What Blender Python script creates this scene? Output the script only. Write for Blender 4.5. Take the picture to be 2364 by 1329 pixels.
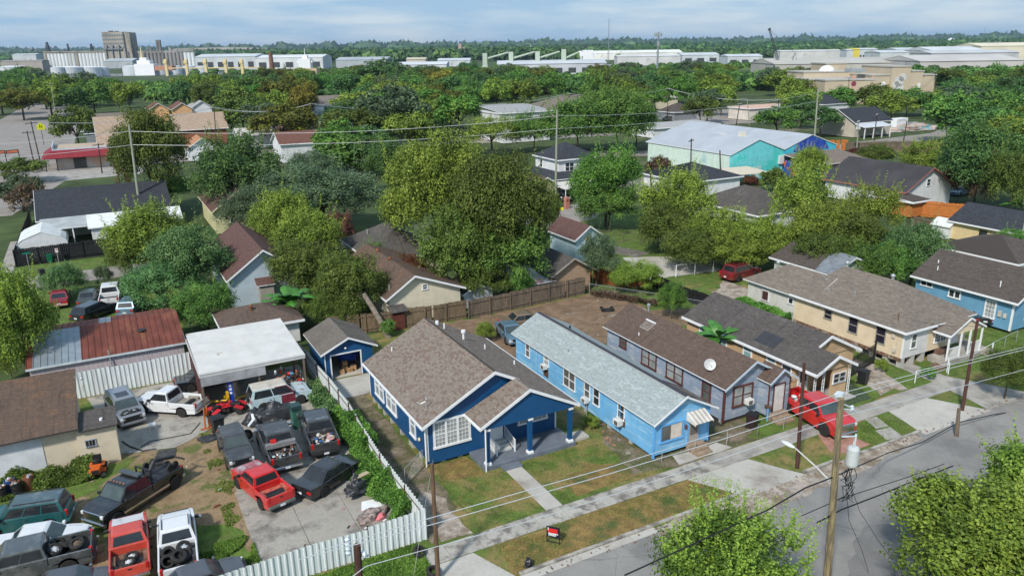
import bpy, math, random
import numpy as np
from mathutils import Vector, Matrix
R_ = math.radians
rnd = random.Random(7)
for o in list(bpy.data.objects): bpy.data.objects.remove(o)
scene = bpy.context.scene
COL = scene.collection
# ------------------------------------------------------------------ camera
CAM_H, FPX = 25.5, 1776.35
PITCH, ROLL, YAW = .303059, -.014728, .489075
_F = Vector((math.sin(YAW), math.cos(YAW), 0)); _R = Vector((math.cos(YAW), -math.sin(YAW), 0)); _U = Vector((0, 0, 1))
_d = _F*math.cos(PITCH)-_U*math.sin(PITCH); _u = _F*math.sin(PITCH)+_U*math.cos(PITCH)
C_r = _R*math.cos(ROLL)+_u*math.sin(ROLL); C_u = -_R*math.sin(ROLL)+_u*math.cos(ROLL); C_d = _d
cam = bpy.data.cameras.new('camera'); cam_o = bpy.data.objects.new('camera', cam); COL.objects.link(cam_o)
m = Matrix((C_r, C_u, -C_d)).transposed().to_4x4(); m.translation = Vector((0, 0, CAM_H)); cam_o.matrix_world = m
cam.sensor_width = 36; cam.lens = 36*FPX/2364; cam.clip_start = .5; cam.clip_end = 60000
scene.camera = cam_o
# ------------------------------------------------------------------ sky, sun, exposure
SUN_EL = R_(43); SUN_DIR = Vector((-.81, -.585, 0)).normalized()*math.cos(SUN_EL)+Vector((0, 0, math.sin(SUN_EL)))
w = bpy.data.worlds.new('World'); scene.world = w; w.use_nodes = True
nt = w.node_tree; N = nt.nodes; L = nt.links
bg = N['Background']; bg.inputs[1].default_value = .15
sky = N.new('ShaderNodeTexSky'); sky.sky_type = 'NISHITA'; sky.sun_disc = False
sky.sun_elevation = SUN_EL; sky.sun_rotation = math.atan2(SUN_DIR.x, SUN_DIR.y)
sky.altitude = 30; sky.air_density = 1.1; sky.dust_density = .9; sky.ozone_density = 2.5
tc = N.new('ShaderNodeTexCoord'); mp = N.new('ShaderNodeMapping'); mp.inputs['Scale'].default_value = (3, 3, 22)
no = N.new('ShaderNodeTexNoise'); no.inputs['Scale'].default_value = 1.5; no.inputs['Detail'].default_value = 9; no.inputs['Roughness'].default_value = .55
cr = N.new('ShaderNodeValToRGB'); cr.color_ramp.elements[0].position = .44; cr.color_ramp.elements[0].color = (0, 0, 0, 1)
cr.color_ramp.elements[1].position = .64; cr.color_ramp.elements[1].color = (1, 1, 1, 1)
mx = N.new('ShaderNodeMixRGB'); mx.inputs[1].default_value = (1.12, 1.85, 2.75, 1); mx.inputs[2].default_value = (2.1, 2.55, 3.0, 1)
L.new(tc.outputs['Generated'], mp.inputs[0]); L.new(mp.outputs[0], no.inputs[0]); L.new(no.outputs[0], cr.inputs[0])
mx2 = N.new('ShaderNodeMixRGB'); mx2.inputs[0].default_value = .92
L.new(cr.outputs[0], mx.inputs[0]); L.new(sky.outputs[0], mx2.inputs[1]); L.new(mx.outputs[0], mx2.inputs[2]); L.new(mx2.outputs[0], bg.inputs[0])
sl = bpy.data.lights.new('sun', 'SUN'); sl.energy = 2.6; sl.angle = R_(5); sl.color = (1, .95, .87)
so = bpy.data.objects.new('sun', sl); COL.objects.link(so); so.rotation_euler = SUN_DIR.to_track_quat('Z', 'Y').to_euler()
vs = scene.view_settings; vs.view_transform = 'Standard'; vs.look = 'None'; vs.exposure = .8; vs.gamma = 1; vs.use_curve_mapping = False
# ------------------------------------------------------------------ finding places: the ray of a photo pixel met with a plane
def ray(px, py): return C_r*((px-1182)/FPX)-C_u*((py-664.5)/FPX)+C_d
def G(px, py, z=0.):
    q = ray(px, py); t = (z-CAM_H)/q.z; return Vector((q.x*t, q.y*t, z))
def FP(px, py, D):
    q = ray(px, py); t = D/(q.x*_F.x+q.y*_F.y); return Vector((q.x*t, q.y*t, CAM_H+q.z*t))
def hgt(px, py, yt):          # height of an upright thing standing at ground pixel (px,py) whose top is at image row yt
    b = G(px, py); D = b.x*_F.x+b.y*_F.y; return FP(px, yt, D).z
# ------------------------------------------------------------------ mesh builder
class MB:
    def __init__(s): s.v = []; s.f = []; s.m = []; s.uv = []; s.hasuv = False
    def add(s, vs, fs, mi=0, uvs=None):
        o = len(s.v); s.v += [tuple(p) for p in vs]
        for k, f in enumerate(fs):
            s.f.append(tuple(i+o for i in f)); s.m.append(mi)
            if uvs: s.uv.append(uvs[k]); s.hasuv = True
            else: s.uv.append(None)
        return s
    def box(s, x0, y0, z0, x1, y1, z1, mi=0):
        v = [(x0,y0,z0),(x1,y0,z0),(x1,y1,z0),(x0,y1,z0),(x0,y0,z1),(x1,y0,z1),(x1,y1,z1),(x0,y1,z1)]
        return s.add(v, [(0,3,2,1),(4,5,6,7),(0,1,5,4),(1,2,6,5),(2,3,7,6),(3,0,4,7)], mi)
    def obox(s, c, sx, sy, sz, a=0, mi=0, tilt=0):   # centre-bottom c
        M = Matrix.Translation(c) @ Matrix.Rotation(a, 4, 'Z') @ Matrix.Rotation(tilt, 4, 'X')
        t = MB().box(-sx/2, -sy/2, 0, sx/2, sy/2, sz); return s.add([M @ Vector(p) for p in t.v], t.f, mi)
    def poly(s, pts, mi=0, uv=None): return s.add(pts, [tuple(range(len(pts)))], mi, [uv] if uv else None)
    def prism(s, pts, d, mi=0, mside=None):          # polygon pts extruded by vector d
        n = len(pts); d = Vector(d); a = [Vector(p) for p in pts]; b = [p+d for p in a]
        s.add(a+b, [tuple(range(n))[::-1], tuple(range(n, 2*n))], mi)
        s.add(a+b, [(i, (i+1) % n, n+(i+1) % n, n+i) for i in range(n)], mi if mside is None else mside); return s
    def cyl(s, p0, p1, r0, r1=None, n=8, mi=0, caps=True):
        r1 = r0 if r1 is None else r1; p0 = Vector(p0); p1 = Vector(p1); ax = (p1-p0).normalized() if (p1-p0).length > 1e-6 else Vector((0,0,1))
        a = ax.orthogonal().normalized(); b = ax.cross(a); vs = []
        for p, r in ((p0, r0), (p1, r1)):
            for i in range(n):
                t = 2*math.pi*i/n; vs.append(p+a*(r*math.cos(t))+b*(r*math.sin(t)))
        fs = [(i, (i+1) % n, n+(i+1) % n, n+i) for i in range(n)]
        if caps: fs += [tuple(range(n))[::-1], tuple(range(n, 2*n))]
        return s.add(vs, fs, mi)
    def tube(s, pts, r, n=6, mi=0, r1=None):
        k = len(pts)-1
        for i in range(k):
            ra = r if r1 is None else r+(r1-r)*i/k; rb = r if r1 is None else r+(r1-r)*(i+1)/k
            s.cyl(pts[i], pts[i+1], ra, rb, n, mi)
        return s
    def lathe(s, prof, c=(0,0,0), n=16, mi=0, M=None):   # prof: (radius, z)
        vs = []; c = Vector(c)
        for r, z in prof:
            for i in range(n):
                t = 2*math.pi*i/n; p = Vector((r*math.cos(t), r*math.sin(t), z)); vs.append((M @ p if M else p)+c)
        fs = [(j*n+i, j*n+(i+1) % n, (j+1)*n+(i+1) % n, (j+1)*n+i) for j in range(len(prof)-1) for i in range(n)]
        if prof[0][0] > 1e-4: fs.append(tuple(range(n))[::-1])
        if prof[-1][0] > 1e-4: fs.append(tuple(range((len(prof)-1)*n, len(prof)*n)))
        return s.add(vs, fs, mi)
    def blob(s, c, r, n=10, k=6, mi=0, j=.0, seed=1):
        rr = random.Random(seed); vs = []
        for a in range(k+1):
            ph = math.pi*a/k
            for b in range(n):
                t = 2*math.pi*b/n; q = 1+rr.uniform(-j, j)
                vs.append((c[0]+r[0]*q*math.sin(ph)*math.cos(t), c[1]+r[1]*q*math.sin(ph)*math.sin(t), c[2]+r[2]*q*math.cos(ph)))
        return s.add(vs, [(a*n+b, (a+1)*n+b, (a+1)*n+(b+1) % n, a*n+(b+1) % n) for a in range(k) for b in range(n)], mi)
    def roof(s, pts, th=.1, mi=0, me=1):                 # sloped slab with UVs in metres on its top
        P = [Vector(p) for p in pts]; n = (P[1]-P[0]).cross(P[2]-P[0]).normalized()
        if n.z < 0: P = P[::-1]; n = -n
        u = Vector((0,0,1)).cross(n); u = u.normalized() if u.length > 1e-4 else Vector((1,0,0)); v = n.cross(u)
        s.poly(P, mi, [(p.dot(u), p.dot(v)) for p in P]); k = len(P); Q = [p-Vector((0,0,th)) for p in P]
        s.add(P+Q, [tuple(range(k, 2*k))[::-1]]+[(i, k+i, k+(i+1) % k, (i+1) % k) for i in range(k)], me); return s
    def build(s, name, mats, parent=None, loc=None, smooth=False, bevel=0, seg=2, rz=0):
        me = bpy.data.meshes.new(name); me.from_pydata(s.v, [], s.f)
        if not isinstance(mats, (list, tuple)): mats = [mats]
        for q in mats: me.materials.append(q)
        me.polygons.foreach_set('material_index', [min(i, len(mats)-1) for i in s.m])
        if s.hasuv:
            ul = me.uv_layers.new(name='UVMap'); k = 0
            for f, u in zip(s.f, s.uv):
                for i in range(len(f)):
                    if u: ul.data[k].uv = u[i]
                    else: ul.data[k].uv = (s.v[f[i]][0], s.v[f[i]][2])
                    k += 1
        if smooth: me.polygons.foreach_set('use_smooth', [True]*len(me.polygons))
        me.update(); o = bpy.data.objects.new(name, me); COL.objects.link(o)
        if parent is not None: o.parent = parent
        if loc is not None: o.location = loc
        o.rotation_euler.z = rz
        if bevel:
            b = o.modifiers.new('bevel', 'BEVEL'); b.width = bevel; b.segments = seg; b.limit_method = 'ANGLE'; b.angle_limit = R_(35)
            b.use_clamp_overlap = True
            if smooth: b.harden_normals = True
        return o
def tag(o, label, cat, group=None):
    o['label'] = label; o['category'] = cat
    if group: o['group'] = group
    return o
def thing(name, label, cat, loc=(0,0,0), rz=0, group=None):
    o = bpy.data.objects.new(name, None); COL.objects.link(o); o.location = loc; o.rotation_euler = (0,0,rz); o.empty_display_size = .3
    return tag(o, label, cat, group)
def struct(o, kind='structure'):
    o['kind'] = kind
    for k in ('category', 'label'):
        if k in o and kind == 'structure' and k == 'category': del o[k]
    return o
# ------------------------------------------------------------------ materials
MATS = {}
def newmat(name):
    m = bpy.data.materials.new(name); m.use_nodes = True; return m, m.node_tree.nodes, m.node_tree.links, m.node_tree.nodes['Principled BSDF']
def c4(c, k=1.): return (min(1, c[0]*k), min(1, c[1]*k), min(1, c[2]*k), 1)
def noise_mix(N, L, vec, a, b, scale, lo=.35, hi=.65, detail=4, rough=.55):
    n = N.new('ShaderNodeTexNoise'); n.inputs['Scale'].default_value = scale; n.inputs['Detail'].default_value = detail; n.inputs['Roughness'].default_value = rough
    r = N.new('ShaderNodeMapRange'); r.inputs[1].default_value = lo; r.inputs[2].default_value = hi
    x = N.new('ShaderNodeMixRGB'); L.new(vec, n.inputs[0]); L.new(n.outputs[0], r.inputs[0]); L.new(r.outputs[0], x.inputs[0])
    for i, c in ((1, a), (2, b)):
        if isinstance(c, tuple): x.inputs[i].default_value = c
        else: L.new(c, x.inputs[i])
    return x.outputs[0]
def surf(name, col, rough=.8, var=.12, scale=2., col2=None, lo=.55, hi=.6, s2=.6, metal=0, coat=0, bump=0, bs=20., stretch=None, col3=None, lo3=.6, hi3=.7, s3=6., fine=.0, fs=40., crack=0):
    if name in MATS: return MATS[name]
    m, N, L, B = newmat(name); t = N.new('ShaderNodeTexCoord'); v = t.outputs['Object']
    if stretch:
        mp = N.new('ShaderNodeMapping'); mp.inputs['Scale'].default_value = stretch; L.new(v, mp.inputs[0]); v = mp.outputs[0]
    c = noise_mix(N, L, v, c4(col, 1-var), c4(col, 1+var), scale)
    if col2: c = noise_mix(N, L, v, c, c4(col2), s2, lo, hi, 6, .65)
    if col3: c = noise_mix(N, L, v, c, c4(col3), s3, lo3, hi3, 6, .65)
    if fine:
        h = N.new('ShaderNodeHueSaturation'); n = N.new('ShaderNodeTexNoise'); n.inputs['Scale'].default_value = fs; n.inputs['Detail'].default_value = 3
        r = N.new('ShaderNodeMapRange'); r.inputs[1].default_value = .3; r.inputs[2].default_value = .7; r.inputs[3].default_value = 1-fine; r.inputs[4].default_value = 1+fine
        L.new(t.outputs['Object'], n.inputs[0]); L.new(n.outputs[0], r.inputs[0]); L.new(r.outputs[0], h.inputs['Value']); L.new(c, h.inputs['Color']); c = h.outputs[0]
    if crack:
        vo = N.new('ShaderNodeTexVoronoi'); vo.feature = 'DISTANCE_TO_EDGE'; vo.inputs['Scale'].default_value = crack; n = N.new('ShaderNodeTexNoise'); n.inputs['Scale'].default_value = 1.5; n.inputs['Detail'].default_value = 4; a = N.new('ShaderNodeMixRGB'); a.inputs[0].default_value = .22
        L.new(t.outputs['Object'], n.inputs[0]); L.new(t.outputs['Object'], a.inputs[1]); L.new(n.outputs[1], a.inputs[2]); L.new(a.outputs[0], vo.inputs[0]); r = N.new('ShaderNodeMapRange'); r.inputs[1].default_value = .0; r.inputs[2].default_value = .007*crack/.25; r.inputs[3].default_value = .72; r.inputs[4].default_value = 1
        L.new(vo.outputs[0], r.inputs[0]); h = N.new('ShaderNodeHueSaturation'); L.new(r.outputs[0], h.inputs['Value']); L.new(c, h.inputs['Color']); c = h.outputs[0]
    L.new(c, B.inputs['Base Color']); B.inputs['Roughness'].default_value = rough; B.inputs['Metallic'].default_value = metal
    B.inputs['Coat Weight'].default_value = coat; B.inputs['Specular IOR Level'].default_value = .35 if rough > .5 else .5
    if bump:
        n = N.new('ShaderNodeTexNoise'); n.inputs['Scale'].default_value = bs; n.inputs['Detail'].default_value = 4
        b = N.new('ShaderNodeBump'); b.inputs['Strength'].default_value = bump; b.inputs['Distance'].default_value = .05
        L.new(t.outputs['Object'], n.inputs[0]); L.new(n.outputs[0], b.inputs['Height']); L.new(b.outputs[0], B.inputs['Normal'])
    MATS[name] = m; return m
def siding(name, col, board=.16, wear=None, lo=.55, hi=.7, ws=(1.2, 1.2, 5), rough=.65, axis=2, groove=.82):
    if name in MATS: return MATS[name]
    m, N, L, B = newmat(name); t = N.new('ShaderNodeTexCoord'); v = t.outputs['Object']; c = noise_mix(N, L, v, c4(col, .92), c4(col, 1.08), 1.1)
    if wear:
        mp = N.new('ShaderNodeMapping'); mp.inputs['Scale'].default_value = ws; L.new(v, mp.inputs[0])
        c = noise_mix(N, L, mp.outputs[0], c, c4(wear), .9, lo, hi, 8, .72)
    sx = N.new('ShaderNodeSeparateXYZ'); L.new(v, sx.inputs[0]); src = sx.outputs[axis]
    if axis == 0:
        ad = N.new('ShaderNodeMath'); L.new(sx.outputs[0], ad.inputs[0]); L.new(sx.outputs[1], ad.inputs[1]); src = ad.outputs[0]
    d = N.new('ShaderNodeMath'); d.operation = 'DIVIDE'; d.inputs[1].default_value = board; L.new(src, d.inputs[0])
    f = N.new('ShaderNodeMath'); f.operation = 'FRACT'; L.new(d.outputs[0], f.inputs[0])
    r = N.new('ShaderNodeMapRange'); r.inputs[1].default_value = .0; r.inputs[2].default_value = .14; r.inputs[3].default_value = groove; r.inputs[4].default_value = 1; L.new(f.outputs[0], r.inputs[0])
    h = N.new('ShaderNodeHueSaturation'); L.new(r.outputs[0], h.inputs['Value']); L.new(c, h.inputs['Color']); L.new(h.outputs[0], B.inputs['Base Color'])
    b = N.new('ShaderNodeBump'); b.inputs['Strength'].default_value = .5; b.inputs['Distance'].default_value = .02; L.new(f.outputs[0], b.inputs['Height']); L.new(b.outputs[0], B.inputs['Normal'])
    B.inputs['Roughness'].default_value = rough; MATS[name] = m; return m
def shingle(name, c1, c2, c3=None, w=.34, h=.15, streak=None, bias=0., lo3=.5, hi3=.75, gap=.6, s3=.35, tab=0):
    if name in MATS: return MATS[name]
    m, N, L, B = newmat(name); t = N.new('ShaderNodeTexCoord'); v = t.outputs['UV']
    br = N.new('ShaderNodeTexBrick'); br.inputs['Scale'].default_value = 1; br.inputs['Brick Width'].default_value = w; br.inputs['Row Height'].default_value = h
    br.inputs['Mortar Size'].default_value = .008; br.inputs['Mortar Smooth'].default_value = .3; br.inputs['Bias'].default_value = bias; br.offset = .37
    br.inputs['Color1'].default_value = c4(c1); br.inputs['Color2'].default_value = c4(c2); br.inputs['Mortar'].default_value = c4(c1, gap)
    L.new(v, br.inputs[0]); c = br.outputs[0]
    if c3 and tab:
        b2 = N.new('ShaderNodeTexBrick'); b2.inputs['Scale'].default_value = 1; b2.inputs['Brick Width'].default_value = w; b2.inputs['Row Height'].default_value = h; b2.offset = .37; b2.inputs['Mortar Size'].default_value = .0
        b2.inputs['Color1'].default_value = (0, 0, 0, 1); b2.inputs['Color2'].default_value = (1, 1, 1, 1); q = N.new('ShaderNodeMapping'); q.inputs['Location'].default_value = (w*31, h*44, 0); L.new(v, q.inputs[0]); L.new(q.outputs[0], b2.inputs[0])
        r2 = N.new('ShaderNodeMapRange'); r2.inputs[1].default_value = tab; r2.inputs[2].default_value = tab+.12; x2 = N.new('ShaderNodeMixRGB'); L.new(b2.outputs[0], r2.inputs[0]); L.new(r2.outputs[0], x2.inputs[0]); L.new(c, x2.inputs[1]); x2.inputs[2].default_value = c4(c3); c = x2.outputs[0]
    elif c3: c = noise_mix(N, L, v, c, c4(c3), s3, lo3, hi3, 7, .68)
    if streak:
        mp = N.new('ShaderNodeMapping'); mp.inputs['Scale'].default_value = (2.5, .25, 1); L.new(v, mp.inputs[0]); c = noise_mix(N, L, mp.outputs[0], c, c4(streak), 1.3, .52, .75, 6)
    hs = N.new('ShaderNodeHueSaturation'); n = N.new('ShaderNodeTexNoise'); n.inputs['Scale'].default_value = 5; n.inputs['Detail'].default_value = 5; L.new(v, n.inputs[0])
    r = N.new('ShaderNodeMapRange'); r.inputs[1].default_value = .3; r.inputs[2].default_value = .7; r.inputs[3].default_value = .82; r.inputs[4].default_value = 1.18
    L.new(n.outputs[0], r.inputs[0]); L.new(r.outputs[0], hs.inputs['Value']); L.new(c, hs.inputs['Color']); L.new(hs.outputs[0], B.inputs['Base Color'])
    B.inputs['Roughness'].default_value = .92; B.inputs['Specular IOR Level'].default_value = .2
    b = N.new('ShaderNodeBump'); b.inputs['Strength'].default_value = .5; b.inputs['Distance'].default_value = .02; L.new(br.outputs['Fac'], b.inputs['Height']); b.invert = True; L.new(b.outputs[0], B.inputs['Normal'])
    MATS[name] = m; return m
def paint(name, col, metal=.0, rough=.28, fade=None, lo=.5, hi=.7):
    if name in MATS: return MATS[name]
    m, N, L, B = newmat(name); t = N.new('ShaderNodeTexCoord'); v = t.outputs['Object']; c = noise_mix(N, L, v, c4(col, .95), c4(col, 1.05), 2.)
    dust = tuple(.86*a+.14*b for a, b in zip(col, (.3, .28, .24)))
    c = noise_mix(N, L, v, c, c4(dust), 1.6, .45, .8, 6, .7)
    if fade: c = noise_mix(N, L, v, c, c4(fade), 1.1, lo, hi, 8, .72)
    L.new(c, B.inputs['Base Color']); B.inputs['Roughness'].default_value = rough; B.inputs['Metallic'].default_value = metal; B.inputs['Coat Weight'].default_value = .7; B.inputs['Coat Roughness'].default_value = .06
    MATS[name] = m; return m
def glass(name, col, rough=.08, spec=.6):
    if name in MATS: return MATS[name]
    m, N, L, B = newmat(name); t = N.new('ShaderNodeTexCoord'); c = noise_mix(N, L, t.outputs['Object'], c4(col, .75), c4(col, 1.25), 1.3)
    L.new(c, B.inputs['Base Color']); B.inputs['Roughness'].default_value = rough; B.inputs['Specular IOR Level'].default_value = spec; MATS[name] = m; return m
def leafmat(name, a, b, c, tr=.3):
    if name in MATS: return MATS[name]
    m, N, L, B = newmat(name); at = N.new('ShaderNodeAttribute'); at.attribute_name = 'hue'
    r = N.new('ShaderNodeValToRGB'); e = r.color_ramp.elements; e[0].position = .1; e[0].color = c4(a); e[1].position = .9; e[1].color = c4(c); k = e.new(.5); k.color = c4(b)
    L.new(at.outputs['Fac'], r.inputs[0]); oi = N.new('ShaderNodeObjectInfo'); hs = N.new('ShaderNodeHueSaturation')
    q = N.new('ShaderNodeMapRange'); q.inputs[3].default_value = .487; q.inputs[4].default_value = .512; L.new(oi.outputs['Random'], q.inputs[0]); L.new(q.outputs[0], hs.inputs['Hue'])
    q2 = N.new('ShaderNodeMapRange'); q2.inputs[3].default_value = .85; q2.inputs[4].default_value = 1.15; L.new(oi.outputs['Random'], q2.inputs[0]); L.new(q2.outputs[0], hs.inputs['Value'])
    hs.inputs['Saturation'].default_value = .93; L.new(r.outputs[0], hs.inputs['Color']); L.new(hs.outputs[0], B.inputs['Base Color']); B.inputs['Roughness'].default_value = .55; B.inputs['Specular IOR Level'].default_value = .25
    T = N.new('ShaderNodeBsdfTranslucent'); L.new(hs.outputs[0], T.inputs[0]); X = N.new('ShaderNodeMixShader'); X.inputs[0].default_value = tr
    out = [n for n in N if n.type == 'OUTPUT_MATERIAL'][0]; L.new(B.outputs[0], X.inputs[1]); L.new(T.outputs[0], X.inputs[2]); L.new(X.outputs[0], out.inputs[0])
    MATS[name] = m; return m
WHITE = surf('white_paint', (.72, .73, .74), .5, .05); TRIMW = WHITE
DARK = surf('black_plastic', (.012, .012, .013), .5, .2); RUBBER = surf('tyre_rubber', (.022, .021, .02), .85, .25, 8)
CHROME = surf('chrome', (.62, .63, .65), .22, .05, metal=1); STEEL = surf('galvanised_steel', (.42, .44, .45), .45, .12, 5, metal=.5)
WIRE = surf('bare_wire', (.5, .52, .53), .5, .05, metal=.2); CABLE = surf('black_cable', (.012, .012, .013), .6)
CONC = surf('concrete', (.33, .31, .28), .9, .12, .8, (.2, .185, .17), .48, .66, .55, fine=.12, fs=25, bump=.25)
CONC2 = surf('stained_concrete', (.36, .34, .30), .9, .1, .7, (.16, .145, .13), .46, .6, 1.1, fine=.14, fs=22, bump=.25)
CONCL = surf('light_concrete', (.42, .40, .36), .9, .1, .7, (.25, .22, .19), .5, .7, .35, fine=.12, fs=20, bump=.2, col3=(.12, .11, .10), lo3=.64, hi3=.8, s3=.9)
BLOCK = surf('concrete_block', (.38, .37, .34), .9, .12, 3)
WOODP = surf('brown_pole_wood', (.115, .07, .042), .85, .25, 3, stretch=(6, 6, .6)); WOODR = surf('dark_red_pole_wood', (.07, .032, .024), .8, .25, 3, stretch=(6, 6, .6))
WOODY = surf('weathered_yellow_pole_wood', (.25, .20, .11), .85, .3, 3, (.12, .10, .07), .45, .6, 2, stretch=(5, 5, .4))
WOODG = surf('grey_green_pole_wood', (.27, .28, .22), .85, .2, 3, stretch=(6, 6, .5))
FENCEW = surf('weathered_fence_wood', (.16, .12, .085), .9, .3, 3, (.09, .075, .06), .45, .65, .8, stretch=(4, 4, .5)); RUST = surf('rust', (.17, .065, .03), .8, .35, 4)
BARK = surf('tree_bark', (.085, .067, .05), .95, .35, 4, stretch=(3, 3, 1)); BARKL = surf('pale_bark', (.22, .18, .14), .9, .3, 4)
GLS = glass('car_glass', (.02, .024, .028)); WGL = glass('window_glass_dark', (.03, .035, .04)); WCUR = glass('window_with_curtain', (.28, .30, .30), .15); WSCR = glass('screened_window', (.10, .10, .095), .5)
RED_L = surf('red_lens', (.4, .01, .01), .25); HEAD = surf('clear_lens', (.6, .62, .63), .15)
# ------------------------------------------------------------------ ground patches
def patch(name, pts, z, mat, jit=.0, step=.9, kind='structure', label=None, cat=None, px=False, seed=0):
    P = [G(*p) for p in pts] if px else [Vector((p[0], p[1], 0)) for p in pts]; rr = random.Random(seed+len(pts)); Q = []
    for i, a in enumerate(P):
        b = P[(i+1) % len(P)]; n = max(1, int((b-a).length/step)) if jit else 1
        nv = Vector((-(b-a).y, (b-a).x, 0)).normalized()
        for k in range(n): Q.append(a.lerp(b, k/n)+nv*(rr.uniform(-jit, jit) if k or jit else 0))
    b = MB(); b.add([(p.x, p.y, z) for p in Q], [tuple(range(len(Q)))]); o = b.build(name, mat)
    import bmesh
    bm = bmesh.new(); bm.from_mesh(o.data); bmesh.ops.triangulate(bm, faces=bm.faces[:], ngon_method='EAR_CLIP')
    bmesh.ops.recalc_face_normals(bm, faces=bm.faces[:])
    for f in bm.faces:
        if f.normal.z < 0: f.normal_flip()
    bm.to_mesh(o.data); bm.free(); o['kind'] = kind
    if label: o['label'] = label
    return o
def slab(name, x0, y0, x1, y1, z0, z1, mat, label=None, joints=0, ax='x'):
    b = MB()
    if joints:
        L_ = (x1-x0) if ax == 'x' else (y1-y0); n = max(1, round(L_/joints)); rr = random.Random(int(x0*7+y0))
        for i in range(n):
            dz = rr.uniform(-.006, .006); g = .012
            if ax == 'x': b.box(x0+L_*i/n+g, y0, z0, x0+L_*(i+1)/n-g, y1, z1+dz)
            else: b.box(x0, y0+L_*i/n+g, z0, x1, y0+L_*(i+1)/n-g, z1+dz)
    else: b.box(x0, y0, z0, x1, y1, z1)
    o = b.build(name, mat, bevel=.01, seg=1); o['kind'] = 'structure'
    if label: o['label'] = label
    return o
# ================================================================== THE GROUND
GRASS = surf('lawn_grass', (.085, .13, .022), .95, .25, 1.2, (.23, .17, .065), .45, .61, .35, fine=.4, fs=14, bump=.6, bs=30, col3=(.045, .085, .015), lo3=.55, hi3=.7, s3=.8)
GRASSD = surf('dry_verge_grass', (.20, .135, .045), .95, .25, 1.5, (.075, .095, .025), .50, .64, .55, fine=.4, fs=14, bump=.6, bs=30)
GRASSG = surf('green_grass', (.085, .135, .022), .95, .25, 1.1, (.13, .13, .04), .52, .7, .4, fine=.35, fs=12, bump=.6, bs=30)
DIRT = surf('yard_dirt', (.23, .16, .09), .95, .25, .9, (.10, .115, .03), .53, .58, .42, fine=.25, fs=12, bump=.5, bs=18, col3=(.075, .06, .045), lo3=.57, hi3=.7, s3=.9)
DIRTB = surf('back_yard_dirt', (.18, .12, .075), .95, .25, .8, (.27, .235, .20), .6, .68, .5, fine=.3, fs=10, bump=.5, bs=18, col3=(.07, .095, .025), lo3=.66, hi3=.7, s3=.4)
GRAVEL = surf('pale_gravel', (.36, .31, .26), .95, .25, 3, (.20, .155, .11), .45, .6, .7, fine=.35, fs=18, bump=.7, bs=30)
SIDEG = surf('dirt_side_strip', (.18, .14, .10), .95, .25, 1.5, (.085, .085, .035), .42, .58, .8, fine=.35, fs=14, bump=.6, bs=25, col3=(.25, .21, .16), lo3=.6, hi3=.68, s3=1.2)
ASPH = surf('worn_asphalt', (.235, .225, .21), .92, .1, .35, (.17, .162, .155), .5, .66, .25, fine=.13, fs=18, bump=.25, bs=40, col3=(.31, .295, .27), lo3=.6, hi3=.72, s3=.12, crack=.3)
ASPD = surf('patched_asphalt', (.17, .165, .16), .92, .1, .6, fine=.12, fs=18, bump=.2, bs=40)
ROADB = surf('back_road_concrete', (.245, .22, .20), .92, .12, .3, fine=.1, fs=10)
FARG = surf('town_ground', (.045, .07, .018), .97, .3, .05, (.16, .14, .10), .60, .68, .03, fine=.3, fs=.3)
PINK = surf('pink_pavers', (.33, .17, .13), .9, .15, 2, fine=.2, fs=10)
OILY = surf('oily_concrete', (.33, .305, .265), .85, .15, .5, (.12, .108, .095), .48, .66, .5, fine=.15, fs=14, bump=.2, col3=(.42, .39, .35), lo3=.6, hi3=.72, s3=.4)
b = MB(); S = 22000; b.box(-S, -200, -1, S*1.4, S*1.6, 0); struct(b.build('ground', FARG))
patch('yard_ground', [(-40, 20), (110, 20), (110, 66), (60, 66), (44, 66), (-40, 66)], .004, GRASS)
# the front street with kerbs
patch('front_road', [(-60, 14.5), (220, 14.5), (220, 28.2), (-60, 28.9)], .012, ASPH)
patch('side_road', [(30.5, 14.5), (38.5, 14.5), (38.5, -40), (30.5, -40)], .016, ASPD)
patch('asphalt_patch', [(29, 15), (37, 15.4), (38, 21), (34, 23.4), (28.6, 20)], .02, ASPD, .25)
patch('far_verge', [(39.5, 8), (140, 8), (140, 14.2), (39.5, 14.2)], .012, GRASSG, .2)
patch('near_verge', [(-30, 6), (29.4, 6), (29.4, 15.8), (-30, 15.8)], .018, GRASSG, .2)
patch('dirty_road_edge', [(31.6, 28.7), (24, 28.75), (24, 27.6), (30, 26.6), (38, 27.2), (46, 27.9), (46, 28.5)], .017, GRAVEL, .25)
slab('kerb', -40, 28.85, 10.2, 29.05, 0, .13, CONC2, joints=3); slab('kerb', 15.6, 28.85, 31.2, 29.05, 0, .13, CONC2, joints=3)
slab('kerb', 35.6, 28.7, 38.4, 28.9, 0, .12, CONC2, joints=3); slab('kerb', 40.2, 28.55, 46.8, 28.75, 0, .12, CONC2, joints=2.4); slab('kerb', 56.5, 28.3, 150, 28.5, 0, .12, CONC2, joints=3)
slab('gutter', 15.6, 28.35, 24, 28.84, 0, .03, CONCL, joints=1.6)
# verge between kerb and sidewalk
patch('verge', [(15.2, 29.06), (31.4, 29.06), (28.9, 31.7), (15.8, 31.7)], .02, GRASSD, .08)
patch('verge', [(34.5, 29), (42.4, 29), (42.4, 31.8), (31.9, 31.7)], .02, GRASS, .15)
patch('verge', [(42.6, 28.8), (50.4, 28.8), (47.6, 31.6), (42.6, 31.6)], .02, GRASSG, .1)
patch('verge', [(-20, 29.06), (9.6, 29.06), (11.5, 33.9), (1, 33.4), (-20, 31)], .019, GRASSG, .15)
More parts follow.
